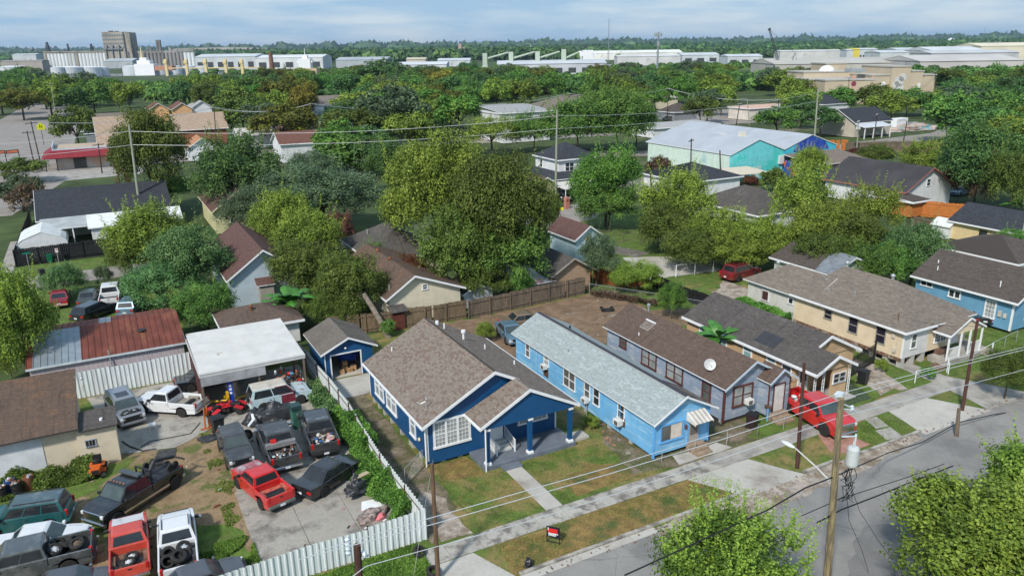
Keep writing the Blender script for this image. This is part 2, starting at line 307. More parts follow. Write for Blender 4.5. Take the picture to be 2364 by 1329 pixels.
# sidewalk, front walk and driveways
slab('sidewalk', 9.5, 31.75, 31.5, 33.1, 0, .05, CONC2, joints=1.9)
slab('sidewalk', 31.5, 31.75, 42.8, 33.2, 0, .045, CONC, joints=2.2); slab('sidewalk', 42.9, 31.7, 56.5, 33.3, 0, .04, CONC, joints=1.9); slab('sidewalk', 62, 31.9, 120, 33.1, 0, .04, CONC, joints=1.9)
slab('front_walk', 19.65, 33.13, 20.75, 38.1, 0, .055, CONCL, 'concrete walk from the sidewalk to the porch of the dark blue house', 1.5, 'y')
patch('driveway', [(10.2, 28.6), (15.5, 28.6), (14.3, 31.7), (10.6, 31.7)], .024, CONCL)
patch('driveway', [(30.6, 28.5), (35.6, 28.6), (33.9, 31.72), (28.9, 31.72)], .024, CONCL, .05)
patch('driveway', [(46.6, 28.2), (54.0, 28.1), (51.9, 31.7), (47.5, 31.7)], .026, CONCL, .05)
patch('driveway', [(53.9, 28.2), (59.5, 28.2), (56.9, 33.5), (56.6, 41), (55.4, 41), (55, 33.3)], .033, CONC, .06)
patch('pink_apron', [(1885, 1000), (1950, 1003), (2008, 1024), (1962, 1044), (1915, 1044)], .028, PINK, .12, px=True)
patch('front_yard', [(15.6, 33.15), (28.4, 33.15), (28.4, 41), (15.6, 41)], .024, GRASS, .05)
patch('dirt_bed', [(26.2, 33.6), (29.6, 33.3), (36, 33.3), (35.6, 40), (28.4, 41), (27.3, 38)], .03, SIDEG, .3)
patch('dry_grass_patch', [(22, 33.4), (27.2, 33.3), (26.6, 35.4), (24.4, 36.6), (22.2, 35)], .028, GRASSD, .3)
patch('dry_grass_patch', [(15.7, 39.2), (18.2, 38.3), (18.2, 41), (15.7, 41)], .03, GRASSD, .2)
patch('gravel_strip', [(13.2, 33.3), (15.2, 33.2), (14.9, 37), (14.1, 39.6), (13.4, 36)], .03, GRAVEL, .25)
patch('side_strip', [(12.7, 33.4), (15.4, 36), (15.4, 53), (17, 57), (12.9, 57)], .026, SIDEG, .12)
patch('driveway', [(13.9, 53.6), (17.2, 53.6), (16.9, 57.3), (13.9, 57.3)], .034, CONCL, .05)
patch('pale_slab', [(29.6, 33.4), (34, 33.3), (33.6, 34.3), (30, 34.4)], .039, CONCL, .12)
patch('gravel_strip', [(33.4, 33.3), (36.4, 33.3), (35.2, 36), (35, 40), (33.4, 40)], .036, SIDEG, .15)
patch('grass_yard', [(36.3, 33.4), (41, 33.3), (41.5, 36), (36.6, 35.9)], .032, GRASSG, .2)
patch('grass_yard', [(43, 33.4), (56, 33.4), (56, 60), (43.4, 48)], .03, GRASSG, .2)
patch('gravel_strip', [(49.3, 33.6), (52.6, 34), (54, 38), (53.2, 44), (51.8, 38.5)], .034, GRAVEL, .3)
patch('garden_bed', [(44.9, 33.7), (48.4, 33.7), (49.4, 36.2), (46.4, 36.4)], .05, surf('wet_grass', (.045, .07, .03), .6, .3, 3, fine=.4, fs=10))
patch('grass_yard', [(56.9, 33.4), (70, 33.4), (120, 33.4), (120, 64), (64, 64), (64, 37), (57, 36)], .03, GRASSG, .3)
patch('gravel_strip', [(51.2, 33.4), (52.2, 33.4), (53.6, 38.6), (54.6, 44), (53.6, 44), (52.2, 38)], .038, GRAVEL, .15)
patch('gravel_strip', [(63.5, 33.5), (65, 33.5), (66.8, 42), (65, 42)], .036, GRAVEL, .2)
for q in ([(1996, 968), (2024, 962), (2052, 984), (2022, 990)], [(2020, 994), (2056, 986), (2084, 1008), (2046, 1016)]): patch('stepping_slab', q, .036, CONC, .03, px=True)
patch('bare_verge', [(1700, 960), (1760, 985), (1700, 1030), (1640, 1010)], .034, SIDEG, .2, px=True)
# back yards
patch('back_yard', [(25.6, 52.5), (36, 53), (52, 53), (47, 65.5), (26, 65)], .028, DIRTB, .3)
patch('grass_yard', [(46.6, 58), (51.2, 56), (56, 60.5), (50, 68.5), (47.6, 65.6)], .034, GRASSG, .3)
patch('gravel_strip', [(52.4, 56.4), (55, 53.6), (60, 56.5), (60.4, 62), (57, 60)], .036, GRAVEL, .35)
# auto yard
patch('repair_yard', [(-40, 30), (-5, 32.4), (1, 33.5), (4.4, 34), (4.6, 53.3), (-2, 53), (-40, 53)], .02, DIRT, .15)
patch('green_patch', [(-.4, 34.2), (3.9, 34.4), (4.1, 40), (1.2, 42), (-.2, 39)], .026, GRASSG, .3)
patch('green_patch', [(-9, 47.5), (-3.2, 48.3), (-1, 51.4), (-9, 51.6)], .026, GRASSG, .3)
patch('green_patch', [(-6.5, 42), (-3, 43.5), (-3.6, 45), (-7, 44.6)], .026, GRASSG, .3)
slab('concrete_slab', 4.2, 34.4, 12.4, 44, 0, .06, OILY, joints=2.9); slab('concrete_slab', 4.35, 44.02, 12.4, 62, 0, .065, OILY, joints=2.9)
patch('shop_drive', [(-3.6, 63.6), (-1.6, 52.6), (1.6, 51.8), (4.3, 53.6), (4.3, 63.6)], .05, OILY, .1)
patch('doormat', [(.15, 50.6), (.6, 51.9), (1.7, 51.7), (1.5, 50.4)], .045, surf('old_mat', (.05, .05, .05), .9, .3, 3))
# beyond the yards
patch('side_street', [(-60, 100.6), (34, 99.5), (34, 105), (-60, 106.2)], .02, ROADB, .05)
patch('street_verge', [(-60, 106.2), (34, 105), (34, 111.2), (-60, 112)], .018, GRASSG, .1)
patch('lot_grass', [(-14, 75.5), (5, 75.5), (6, 97), (-14, 99)], .022, GRASSG, .3)
slab('side_sidewalk', -12.8, 106.5, -11.3, 128, 0, .03, CONC, joints=2)
patch('back_street', [(30, 93.5), (56, 94), (66, 97), (76, 104), (150, 150), (146, 155), (70, 108.5), (60, 104), (54, 100.5), (30, 99.5)], .024, ROADB, .05)
patch('lot_grass', [(44, 66.5), (66, 60), (80, 70), (76, 100), (56, 95), (46, 84)], .02, GRASSG, .4)
patch('old_slab', [(54, 90), (57, 88), (60.6, 76), (57.6, 75.3)], .04, surf('dark_old_slab', (.13, .115, .10), .9, .2, .6, (.30, .28, .25), .6, .66, 1), .05)
patch('old_slab', [(56.4, 76), (52.4, 66.8), (63.3, 65.2), (61.8, 73.4)], .045, CONCL, .15)
patch('school_street', [(-14, 150), (-6, 190), (-4.5, 360), (-16, 560), (-26, 560), (-34, 352), (-30, 205), (-24, 150)], .03, ROADB)
patch('cross_street', [(-60, 206), (-60, 226), (60, 214), (140, 196), (140, 190), (40, 203)], .026, ROADB)
patch('shop_apron', [(-12, 186), (8, 188), (10, 204), (-12, 206)], .04, CONC)
patch('church_street', [(96, 162), (150, 128), (216, 133), (260, 150), (260, 160), (214, 142), (156, 138), (100, 170)], .03, ROADB)
patch('yard_lot', [(206, 150), (226, 146), (240, 166), (214, 172)], .05, CONCL, 1)
patch('plaza', [(176, 196), (230, 190), (262, 236), (190, 250)], .04, ROADB, 1)
patch('wharf_grass', [(520, 640), (860, 420), (930, 560), (600, 800)], .1, GRASSG, 3)
patch('river', [(-400, 1250), (60, 1000), (500, 860), (700, 900), (500, 1000), (80, 1100), (-300, 1400)], .15, glass('river_water', (.06, .08, .08), .12))
# ================================================================== HOUSES
class Face:      # a wall face: u along the wall, t out of it, z up
    def __init__(s, k, x0, y0, x1, y1): s.k = k; s.b = (x0, y0, x1, y1)
    def P(s, u, t, z):
        x0, y0, x1, y1 = s.b
        return {'F': (u, y0-t, z), 'B': (u, y1+t, z), 'L': (x0-t, u, z), 'R': (x1+t, u, z)}[s.k]
    def box(s, mb, u0, u1, t0, t1, z0, z1, mi=0):
        a = s.P(u0, t0, z0); b = s.P(u1, t1, z1)
        return mb.box(min(a[0], b[0]), min(a[1], b[1]), z0, max(a[0], b[0]), max(a[1], b[1]), z1, mi)
def window(par, F, u, z, w, h, fr=None, pane=None, n=1, grid=None, fw=.09, sash=True, sill=True, label=None, bars=False):
    fr = fr or TRIMW; pane = pane or WCUR; mb = MB(); pb = MB(); F.box(mb, u, u+w, 0, .06, z+h-fw, z+h); F.box(mb, u-.03*sill, u+w+.03*sill, 0, .09, z, z+fw)
    cw = (w-fw)/n
    for i in range(n+1): F.box(mb, u+i*cw, u+i*cw+fw, 0, .06, z+fw, z+h-fw)
    for i in range(n):
        a = u+i*cw+fw; c = a+cw-fw
        F.box(pb, a, c, 0, .02, z+fw, z+h-fw)
        if sash: F.box(mb, a, c, .02, .045, z+h/2-.03, z+h/2+.03)
        if grid:
            gx, gz = grid
            for k in range(1, gx): F.box(mb, a+(c-a)*k/gx-.012, a+(c-a)*k/gx+.012, .02, .035, z+fw, z+h-fw)
            for k in range(1, gz):
                if not (sash and abs(k/gz-.5) < .01): F.box(mb, a, c, .02, .036, z+fw+(h-2*fw)*k/gz-.012, z+fw+(h-2*fw)*k/gz+.012)
    wo = mb.build('window', fr, par); pb.build('pane', pane, wo)
    if bars:
        q = MB()
        for i in range(int(w/.13)): F.box(q, u+.07+i*.13, u+.09+i*.13, .1, .12, z, z+h)
        q.build('security_bars', RUST if bars == 2 else DARK, wo)
    if label: wo['label'] = label
    return wo
def ac_unit(par, F, u, z, s=1., brace=True):
    mb = MB(); F.box(mb, u, u+.6*s, .05, .5*s, z, z+.42*s); o = mb.build('air_conditioner', surf('ac_white', (.6, .6, .58), .6, .1, 3), par, bevel=.02)
    g = MB(); F.box(g, u+.05, u+.42*s, .5*s, .51*s, z+.06, z+.36*s); g.build('grille', surf('ac_grille', (.12, .10, .09), .8), o); return o
def door(par, F, u, z, w, h, mat, glassd=None, fr=None, name='door', label=None, screen=False):
    fb = MB(); fr = fr or TRIMW
    F.box(fb, u-.1, u, 0, .05, z, z+h+.1); F.box(fb, u+w, u+w+.1, 0, .05, z, z+h+.1); F.box(fb, u, u+w, 0, .05, z+h, z+h+.1)
    d = MB(); F.box(d, u, u+w, 0, .03, z, z+h); o = d.build(name, mat, par); fb.build('door_frame', fr, par)
    if glassd:
        g = MB(); F.box(g, u+.15*w, u+.85*w, .03, .042, z+h*glassd[0], z+h*glassd[1]); g.build('pane', WGL if not screen else WSCR, o)
    k = MB(); k.blob(F.P(u+w*.88, .07, z+h*.47), (.035, .035, .035), 6, 4); k.build('handle', CHROME, o)
    if label: o['label'] = label
    return o
def gable_walls(x0, y0, x1, y1, z0, z1, rz, rx, ax='y', yin=0):   # closed prism, ridge along axis at coordinate rx
    mb = MB()
    if ax == 'y': p = [(x0, y0, z0), (x1, y0, z0), (x1, y0, z1), (rx, y0, rz), (x0, y0, z1)]; mb.prism(p, (0, y1-y0, 0))
    else: p = [(x0, y0, z0), (x0, y1, z0), (x0, y1, z1), (x0, rx, rz), (x0, y0, z1)]; mb.prism(p, (x1-x0, 0, 0))
    return mb
def gable_roof(x0, y0, x1, y1, zl, zr, rz, rx, ax='y', th=.13, gap=.0):
    """roof planes over x0..x1 with the ridge at rx; zl / zr are the eave heights of the two sides"""
    mb = MB()
    if ax == 'y':
        mb.roof([(x0, y0, zl), (rx, y0, rz), (rx, y1, rz), (x0, y1, zl)], th); mb.roof([(rx, y0, rz), (x1, y0, zr), (x1, y1, zr), (rx, y1, rz)], th)
    else:
        mb.roof([(x0, y0, zl), (x1, y0, zl), (x1, rx, rz), (x0, rx, rz)], th); mb.roof([(x0, rx, rz), (x1, rx, rz), (x1, y1, zr), (x0, y1, zr)], th)
    return mb
def hip_roof(x0, y0, x1, y1, z, rz, th=.13, hf=1., hb=1.):   # hip; hf/hb scale of hip run at the front / back (0 = gable)
    mb = MB(); W = x1-x0; D = y1-y0
    if D >= W:
        a = (x0+x1)/2; f = y0+W/2*hf; g = max(f, y1-W/2*hb)
        mb.roof([(x0, y0, z), (a, f, rz), (a, g, rz), (x0, y1, z)], th); mb.roof([(x1, y1, z), (a, g, rz), (a, f, rz), (x1, y0, z)], th)
        mb.roof([(x0, y0, z), (x1, y0, z), (a, f, rz)], th); mb.roof([(x1, y1, z), (x0, y1, z), (a, g, rz)], th)
    else:
        a = (y0+y1)/2; f = x0+D/2*hf; g = max(f, x1-D/2*hb)
        mb.roof([(x0, y0, z), (x1, y0, z), (g, a, rz), (f, a, rz)], th); mb.roof([(x1, y1, z), (x0, y1, z), (f, a, rz), (g, a, rz)], th)
        mb.roof([(x0, y1, z), (x0, y0, z), (f, a, rz)], th); mb.roof([(x1, y0, z), (x1, y1, z), (g, a, rz)], th)
    return mb
def rake(mb, p, q, y, d=.2, t=.04, ax='y'):       # white board under a roof edge from p=(x,z) to q=(x,z) in the plane y
    (a, za), (c, zc) = p, q
    if ax == 'y': mb.prism([(a, y, za-d), (c, y, zc-d), (c, y, zc+.012), (a, y, za+.012)], (0, -t, 0))
    else: mb.prism([(y, a, za-d), (y, c, zc-d), (y, c, zc+.012), (y, a, za+.012)], (-t, 0, 0))
def pipe_vent(par, x, y, z, h=.45, r=.05, mat=None, hat=False):
    mb = MB(); mb.cyl((x, y, z-.2), (x, y, z+h), r, r, 8)
    if hat: mb.cyl((x, y, z+h), (x, y, z+h+.18), r*2.1, r*2.1, 10)
    return mb.build('roof_vent', mat or WHITE, par)
def turbine(par, x, y, z, mat, r=.2):
    mb = MB(); mb.cyl((x, y, z-.2), (x, y, z+.2), r*.7, r*.7, 10); mb.lathe([(r*.7, .2), (r, .3), (r, .42), (r*.6, .52), (0.001, .55)], (x, y, z), 12); return mb.build('roof_turbine', mat, par)
def piers(par, pts, s=.4, h=.55, mat=None):
    for x, y in pts:
        mb = MB(); mb.box(x-s/2, y-s/2, 0, x+s/2, y+s/2, h); mb.build('pier', mat or BLOCK, par)
def corner(par, x, y, z0, z1, mat=None, s=.1):
    mb = MB(); mb.box(x-.012 if x < .5 else x-s, y-.012, z0, x+s if x < .5 else x+.012, y+s, z1); return mb.build('corner_board', mat or TRIMW, par)

SH_BR = shingle('brown_blend_shingles', (.185, .152, .125), (.225, .19, .16), (.16, .118, .096), .30, .15, tab=.66, gap=.75)
SH_GR = shingle('pale_grey_green_shingles', (.29, .33, .33), (.265, .30, .30), (.325, .365, .365), .55, .16, tab=.74, gap=.85)
SH_BK = shingle('old_brown_shingles', (.095, .068, .055), (.125, .088, .07), (.20, .11, .07), .4, .17, (.07, .05, .042), lo3=.62, hi3=.85, gap=.8)
SH_DK = shingle('charcoal_streaked_shingles', (.075, .067, .062), (.10, .09, .083), (.15, .14, .13), .4, .17, (.05, .045, .043), lo3=.55, hi3=.8, gap=.8)
SH_TN = shingle('taupe_shingles', (.20, .17, .14), (.145, .122, .102), None, .45, .17)
SH_DB = shingle('dark_brown_shingles', (.07, .058, .052), (.10, .083, .072), (.15, .13, .11), .4, .17, lo3=.62, hi3=.9, s3=.8, gap=.8)
SH_CH = shingle('new_charcoal_shingles', (.032, .036, .044), (.05, .055, .064), None, .35, .15)
SH_OF = shingle('stained_brown_shingles', (.10, .07, .052), (.13, .088, .066), (.19, .10, .055), .35, .15, (.065, .048, .04), lo3=.52, hi3=.7, s3=.6, gap=.75)
SH_RB = shingle('reddish_brown_shingles', (.13, .06, .045), (.17, .085, .065), None, .4, .17)
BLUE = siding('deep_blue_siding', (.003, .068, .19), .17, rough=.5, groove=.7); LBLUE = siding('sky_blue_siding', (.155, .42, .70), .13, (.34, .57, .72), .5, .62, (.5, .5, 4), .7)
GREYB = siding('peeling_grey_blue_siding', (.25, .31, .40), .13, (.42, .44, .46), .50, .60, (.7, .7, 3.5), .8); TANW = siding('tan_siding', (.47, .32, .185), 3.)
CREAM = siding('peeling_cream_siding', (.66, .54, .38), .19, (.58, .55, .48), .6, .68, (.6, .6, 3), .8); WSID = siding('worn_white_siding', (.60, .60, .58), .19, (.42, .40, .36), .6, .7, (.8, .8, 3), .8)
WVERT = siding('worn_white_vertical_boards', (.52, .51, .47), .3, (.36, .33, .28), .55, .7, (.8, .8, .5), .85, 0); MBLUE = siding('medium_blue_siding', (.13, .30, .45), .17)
# ---------------------------------------------------------------- dark blue house
def blue_house():
    th = thing('bungalow', 'dark blue bungalow with white trimmed windows and a gabled front porch', 'house', (15.5, 41, 0)); W, D = 9.6, 11.2
    w = MB(); sl_ = .518
    w.prism([(0, 0, .55), (W, 0, .55), (W, 0, 3.2), (4.8, 0, 5.62), (0, 0, 3.2)], (0, D, 0)); w.build('wall', BLUE, th)
    e = MB(); e.box(0, 0, .2, W, .06, .55); e.build('skirting', BLUE, th)
    r = MB(); y0, y1 = -.4, D+.3
    r.roof([(-.35, y0, 3.07), (4.8, y0, 5.74), (4.8, y1, 5.74), (-.35, y1, 3.07)], .1)
    r.roof([(4.8, y0, 5.74), (6.25, y0, 4.99), (6.25, -2.4, 4.99), (9.95, -2.4, 3.07), (9.95, y1, 3.07), (4.8, y1, 5.74)], .1)
    r.roof([(2.7, -2.4, 3.15), (6.25, -2.4, 4.99), (6.25, -.38, 4.99), (2.7, -.001, 3.15)], .1)
    r.box(4.74, y0+.05, 5.71, 4.86, y1, 5.77, 2)
    r.build('roof', [SH_BR, TRIMW, surf('ridge_strip', (.05, .045, .04), .9)], th)
    t = MB(); rake(t, (-.38, 3.05), (4.8, 5.745), y0-.002); rake(t, (4.8, 5.745), (6.6, 4.81), y0-.002); rake(t, (2.67, 3.13), (6.25, 4.995), -2.402); rake(t, (6.25, 4.995), (9.97, 3.06), -2.402)
    t.box(-.42, y0, 2.9, -.35, y1, 3.06); t.box(2.62, -2.4, 2.98, 2.7, -.02, 3.13); t.box(9.95, -2.4, 2.9, 10.02, y1, 3.06); t.build('fascia', TRIMW, th)
    g = MB(); g.prism([(3.0, -2.25, 2.85), (9.65, -2.25, 2.85), (9.65, -2.25, 3.12), (6.25, -2.25, 4.86), (3.0, -2.25, 3.2)], (0, .18, 0)); g.box(3.0, -2.07, 2.85, 3.15, 0, 3.1); g.box(9.5, -2.07, 2.85, 9.65, 0, 3.1); g.box(3.15, -2.07, 2.97, 9.5, 0, 3.03)
    g.build('porch_gable', BLUE, th)
    FL = MB(); FL.box(2.95, -2.35, .0, 9.75, -.02, .32); FL.build('porch_floor', surf('grey_painted_floor', (.13, .15, .18), .6, .15, 1.2), th, bevel=.02)
    st = MB(); st.box(4.05, -2.95, 0, 5.35, -2.36, .17); st.build('porch_step', surf('grey_painted_floor', (.13, .15, .18)), th, bevel=.02)
    for i, x in enumerate((3.3, 6.35, 9.4)):
        p = MB(); p.box(x-.13, -2.22, .5, x+.13, -1.96, 2.7); po = p.build('porch_post', BLUE, th)
        c = MB(); c.box(x-.19, -2.28, .32, x+.19, -1.9, .46); c.box(x-.16, -2.25, .46, x+.16, -1.93, .52); c.build('post_base', TRIMW, po); MB().box(x-.17, -2.26, 2.7, x+.17, -1.92, 2.85).build('post_cap', TRIMW, po)
    F, LF, RF = Face('F', 0, 0, W, D), Face('L', 0, 0, W, D), Face('R', 0, 0, W, D)
    window(th, F, .5, 1.15, 2.62, 1.95, n=3, grid=(3, 6), fw=.15, pane=WCUR, label='triple white window with muntins')
    window(th, F, 6.6, 1.25, 2.3, 1.2, n=2, grid=(3, 3), fw=.13)
    for y0_, y1_, n in ((7.9, 9.85, 2), (5.3, 7.35, 2), (1.7, 2.75, 1)): window(th, LF, y0_, 1.15, y1_-y0_, 1.75, n=n, fw=.13, pane=WCUR)
    for y in (2, 5.2, 8): window(th, RF, y, 1.15, 1., 1.6, pane=WCUR)
    door(th, F, 4.4, .68, .95, 2.05, WHITE, (.52, .93), label='white storm door with upper glass')
    s = MB()
    for i in range(3): s.box(4.3, -.4-.35*i, .32, 5.55, -.4-.35*i+.36, .70-.12*i)
    s.build('stoop_steps', surf('pale_step', (.5, .5, .48), .8), th)
    for x in (4.27, 5.58):
        q = MB(); a, c = Vector((x, -.05, 1.55)), Vector((x, -1.45, 1.2)); q.cyl(a, c, .03, .03, 6); q.cyl((x, -.05, .8), (x, -1.45, .5), .025, .025, 6)
        for k in range(9): y = -.05-1.4*k/8; q.box(x-.012, y-.012, .8-.3*k/8, x+.012, y+.012, 1.55-.35*k/8)
        q.box(x-.04, -1.5, .32, x+.04, -1.42, 1.22); q.build('stair_rail', WHITE, th)
    corner(th, 0, 0, .4, 3.1, s=.16); corner(th, 0, D-.1, .5, 3.1); corner(th, W, 0, .33, 2.96, s=.1)
    dp = MB(); dp.cyl((-.06, -.08, .1), (-.06, -.08, 3.0), .05, .05, 8); dp.cyl((3.02, -2.42, .05), (3.02, -2.42, 3.0), .05, .05, 8); dp.build('downspout', TRIMW, th)
    piers(th, [(.25, y) for y in (1.4, 2.9, 3.3, 5, 7, 8.5, 9.7, 10.8)]+[(x, .3) for x in (1.2, 2.4, 7, 8.6)], .32, .56)
    pipe_vent(th, 5.3, 10.3, 5.5, .25, .13); pipe_vent(th, 5.5, 9.4, 5.4, .4, .06); pipe_vent(th, 1.6, 10.3, 4.1, .25, .05); pipe_vent(th, 6.2, 7.5, 5.05, .5, .08, hat=True); pipe_vent(th, 7.4, 6.4, 4.4, .35, .05); pipe_vent(th, 8.6, 4.1, 3.75, .3, .06)
    m_ = MB(); m_.cyl((.55, 1.0, 3.4), (.55, 1.0, 4.2), .035, .035, 8); m_.blob((.55, 1.0, 4.25), (.07, .07, .07), 8, 5); m_.tube([(.5, 1, 4.1), (.2, 1.1, 3.95), (.05, 1.35, 4.0)], .02); m_.build('service_mast', STEEL, th)
    mt = MB(); mt.blob((-.1, .9, 1.6), (.1, .14, .14), 8, 6); mt.build('electric_meter', surf('meter', (.5, .45, .3), .4), th)
    sd = MB(); sd.box(9.8, -1.9, 0, 11.1, -.9, .18); sd.build('side_step', CONCL, th)
    return th
blue_house()
# ---------------------------------------------------------------- light blue shotgun house
def sky_house():
    th = thing('shotgun_house', 'long sky blue shotgun house with pale grey shingle roof and metal door awning', 'house', (28.5, 34.6, 0)); W, D = 4.6, 18.4
    gable_walls(0, 0, W, D, .3, 2.85, 4.0, 2.3).build('wall', LBLUE, th)
    r = MB(); r.roof([(-.3, -.35, 2.72), (2.3, -.35, 4.1), (2.3, D+.3, 4.1), (-.3, D+.3, 2.72)], .08)
    r.roof([(2.3, 3.2, 4.1), (5.0, 3.6, 2.69), (5.0, 15, 2.69), (5.4, D+.3, 2.5), (2.3, D+.3, 4.1)], .08)
    r.roof([(2.3, -.35, 4.1), (5.0, -.35, 2.69), (5.0, 3.6, 2.69), (2.3, 3.2, 4.1)], .08, 2)
    r.roof([(2.12, -.34, 4.115), (2.3, -.34, 4.14), (2.3, D+.28, 4.14), (2.12, D+.28, 4.115)], .03, 3); r.roof([(2.3, -.34, 4.14), (2.48, -.34, 4.115), (2.48, D+.28, 4.115), (2.3, D+.28, 4.14)], .03, 3)
    r.build('roof', [SH_GR, TRIMW, shingle('exposed_brown_shingles', (.16, .125, .10), (.20, .16, .13), (.05, .045, .05), lo3=.5, hi3=.6, s3=.4), surf('dark_ridge', (.045, .045, .055), .9)], th)
    t = MB(); rake(t, (-.32, 2.7), (2.3, 4.105), -.352, .12); rake(t, (2.3, 4.105), (5.02, 2.68), -.352, .12); t.build('fascia', TRIMW, th)
    F, LF = Face('F', 0, 0, W, D), Face('L', 0, 0, W, D); WB = surf('sky_blue_trim', (.12, .36, .68), .6)
    tr = MB()
    F.box(tr, 0, .1, 0, .03, .1, 2.85); LF.box(tr, 0, .12, 0, .03, .1, 2.8); F.box(tr, W-.1, W, 0, .03, .2, 2.85)
    for u in (3.6, 5.6, 10.9, 14.7): LF.box(tr, u, u+.07, 0, .03, .35, 2.75)
    tr.build('corner_board', WB, th); rf = MB()
    for k in range(24): rf.box(-.29, .1+k*.78, 2.68, 0, .15+k*.78, 2.76)
    rf.build('rafter_tail', surf('grey_blue', (.3, .42, .5), .7), th)
    for u, z, w, h, n, p in ((16, 1.3, .7, 1.25, 1, WSCR), (13, 1.65, .75, .95, 1, WCUR), (9.2, 1.05, 1.65, 1.5, 2, WSCR), (7.25, 1.2, .75, 1.3, 1, WSCR), (6.05, 1.15, .8, 1.35, 1, WGL), (3.1, 1.4, .8, 1.2, 1, WGL)):
        window(th, LF, u, z, w, h, pane=p, n=n, fw=.07)
    ac_unit(th, LF, 13.1, 1.45, .9); ac_unit(th, LF, 7.3, 1.0, .9); ac_unit(th, LF, 3.2, 1.05)
    bd = MB(); LF.box(bd, 13.1, 13.8, 0, .03, .7, 1.4); LF.box(bd, 3.05, 3.5, 0, .05, .95, 1.6); bd.build('boarded_panel', surf('brown_board', (.10, .055, .035), .8, .3, 3), th)
    window(th, F, .45, 1.05, 1.95, 1.3, fr=WB, pane=WSCR, n=1, fw=.12, sash=False, label='wide front window, one half boarded with pale card')
    cb = MB(); F.box(cb, 1.42, 2.22, .045, .055, 1.2, 2.2); F.box(cb, 1.36, 1.4, .02, .06, 1.17, 2.23); cb.build('window_card', surf('pale_card', (.58, .52, .45), .8, .12), th)
    door(th, F, 2.85, .45, .85, 1.95, surf('screen_door', (.33, .30, .27), .6), (.3, .92), fr=WB, screen=True)
    a = MB(); n = 9
    for i in range(n): u = 2.6+i*1.5/n; a.prism([(u, -.02, 2.75), (u+1.5/n*.92, -.02, 2.75), (u+1.5/n*.92, -.95, 2.3), (u, -.95, 2.3)], (0, 0, -.03), i % 2)
    for x in (2.6, 4.1): a.prism([(x, -.02, 2.72), (x, -.94, 2.27), (x, -.94, 2.15), (x, -.02, 2.2)], (.02, 0, 0), 0)
    a.build('door_awning', [surf('awning_white', (.6, .58, .54), .5, .1), surf('awning_tan', (.40, .36, .31), .5, .15)], th)
    s = MB(); [s.box(2.7, -.42-.36*i, 0, 4.0, -.42-.36*i+.4, .44-.14*i) for i in range(3)]; s.build('front_steps', surf('wood_steps', (.27, .20, .14), .85, .2, 3), th)
    ml = MB(); F.box(ml, 2.5, 2.65, 0, .1, 1.6, 1.9); ml.build('wall_mailbox', surf('wall_box', (.12, .05, .05), .5), th)
    piers(th, [(.2, y) for y in (2.5, 5, 8, 11, 14, 17)], .3, .32)
    pipe_vent(th, .8, 11.5, 3.3, .25, .05, STEEL); pipe_vent(th, 3.3, 15.2, 3.6, .18, .08, DARK); pipe_vent(th, 3.0, 10.5, 3.72, .12, .06, STEEL)
    return th
sky_house()
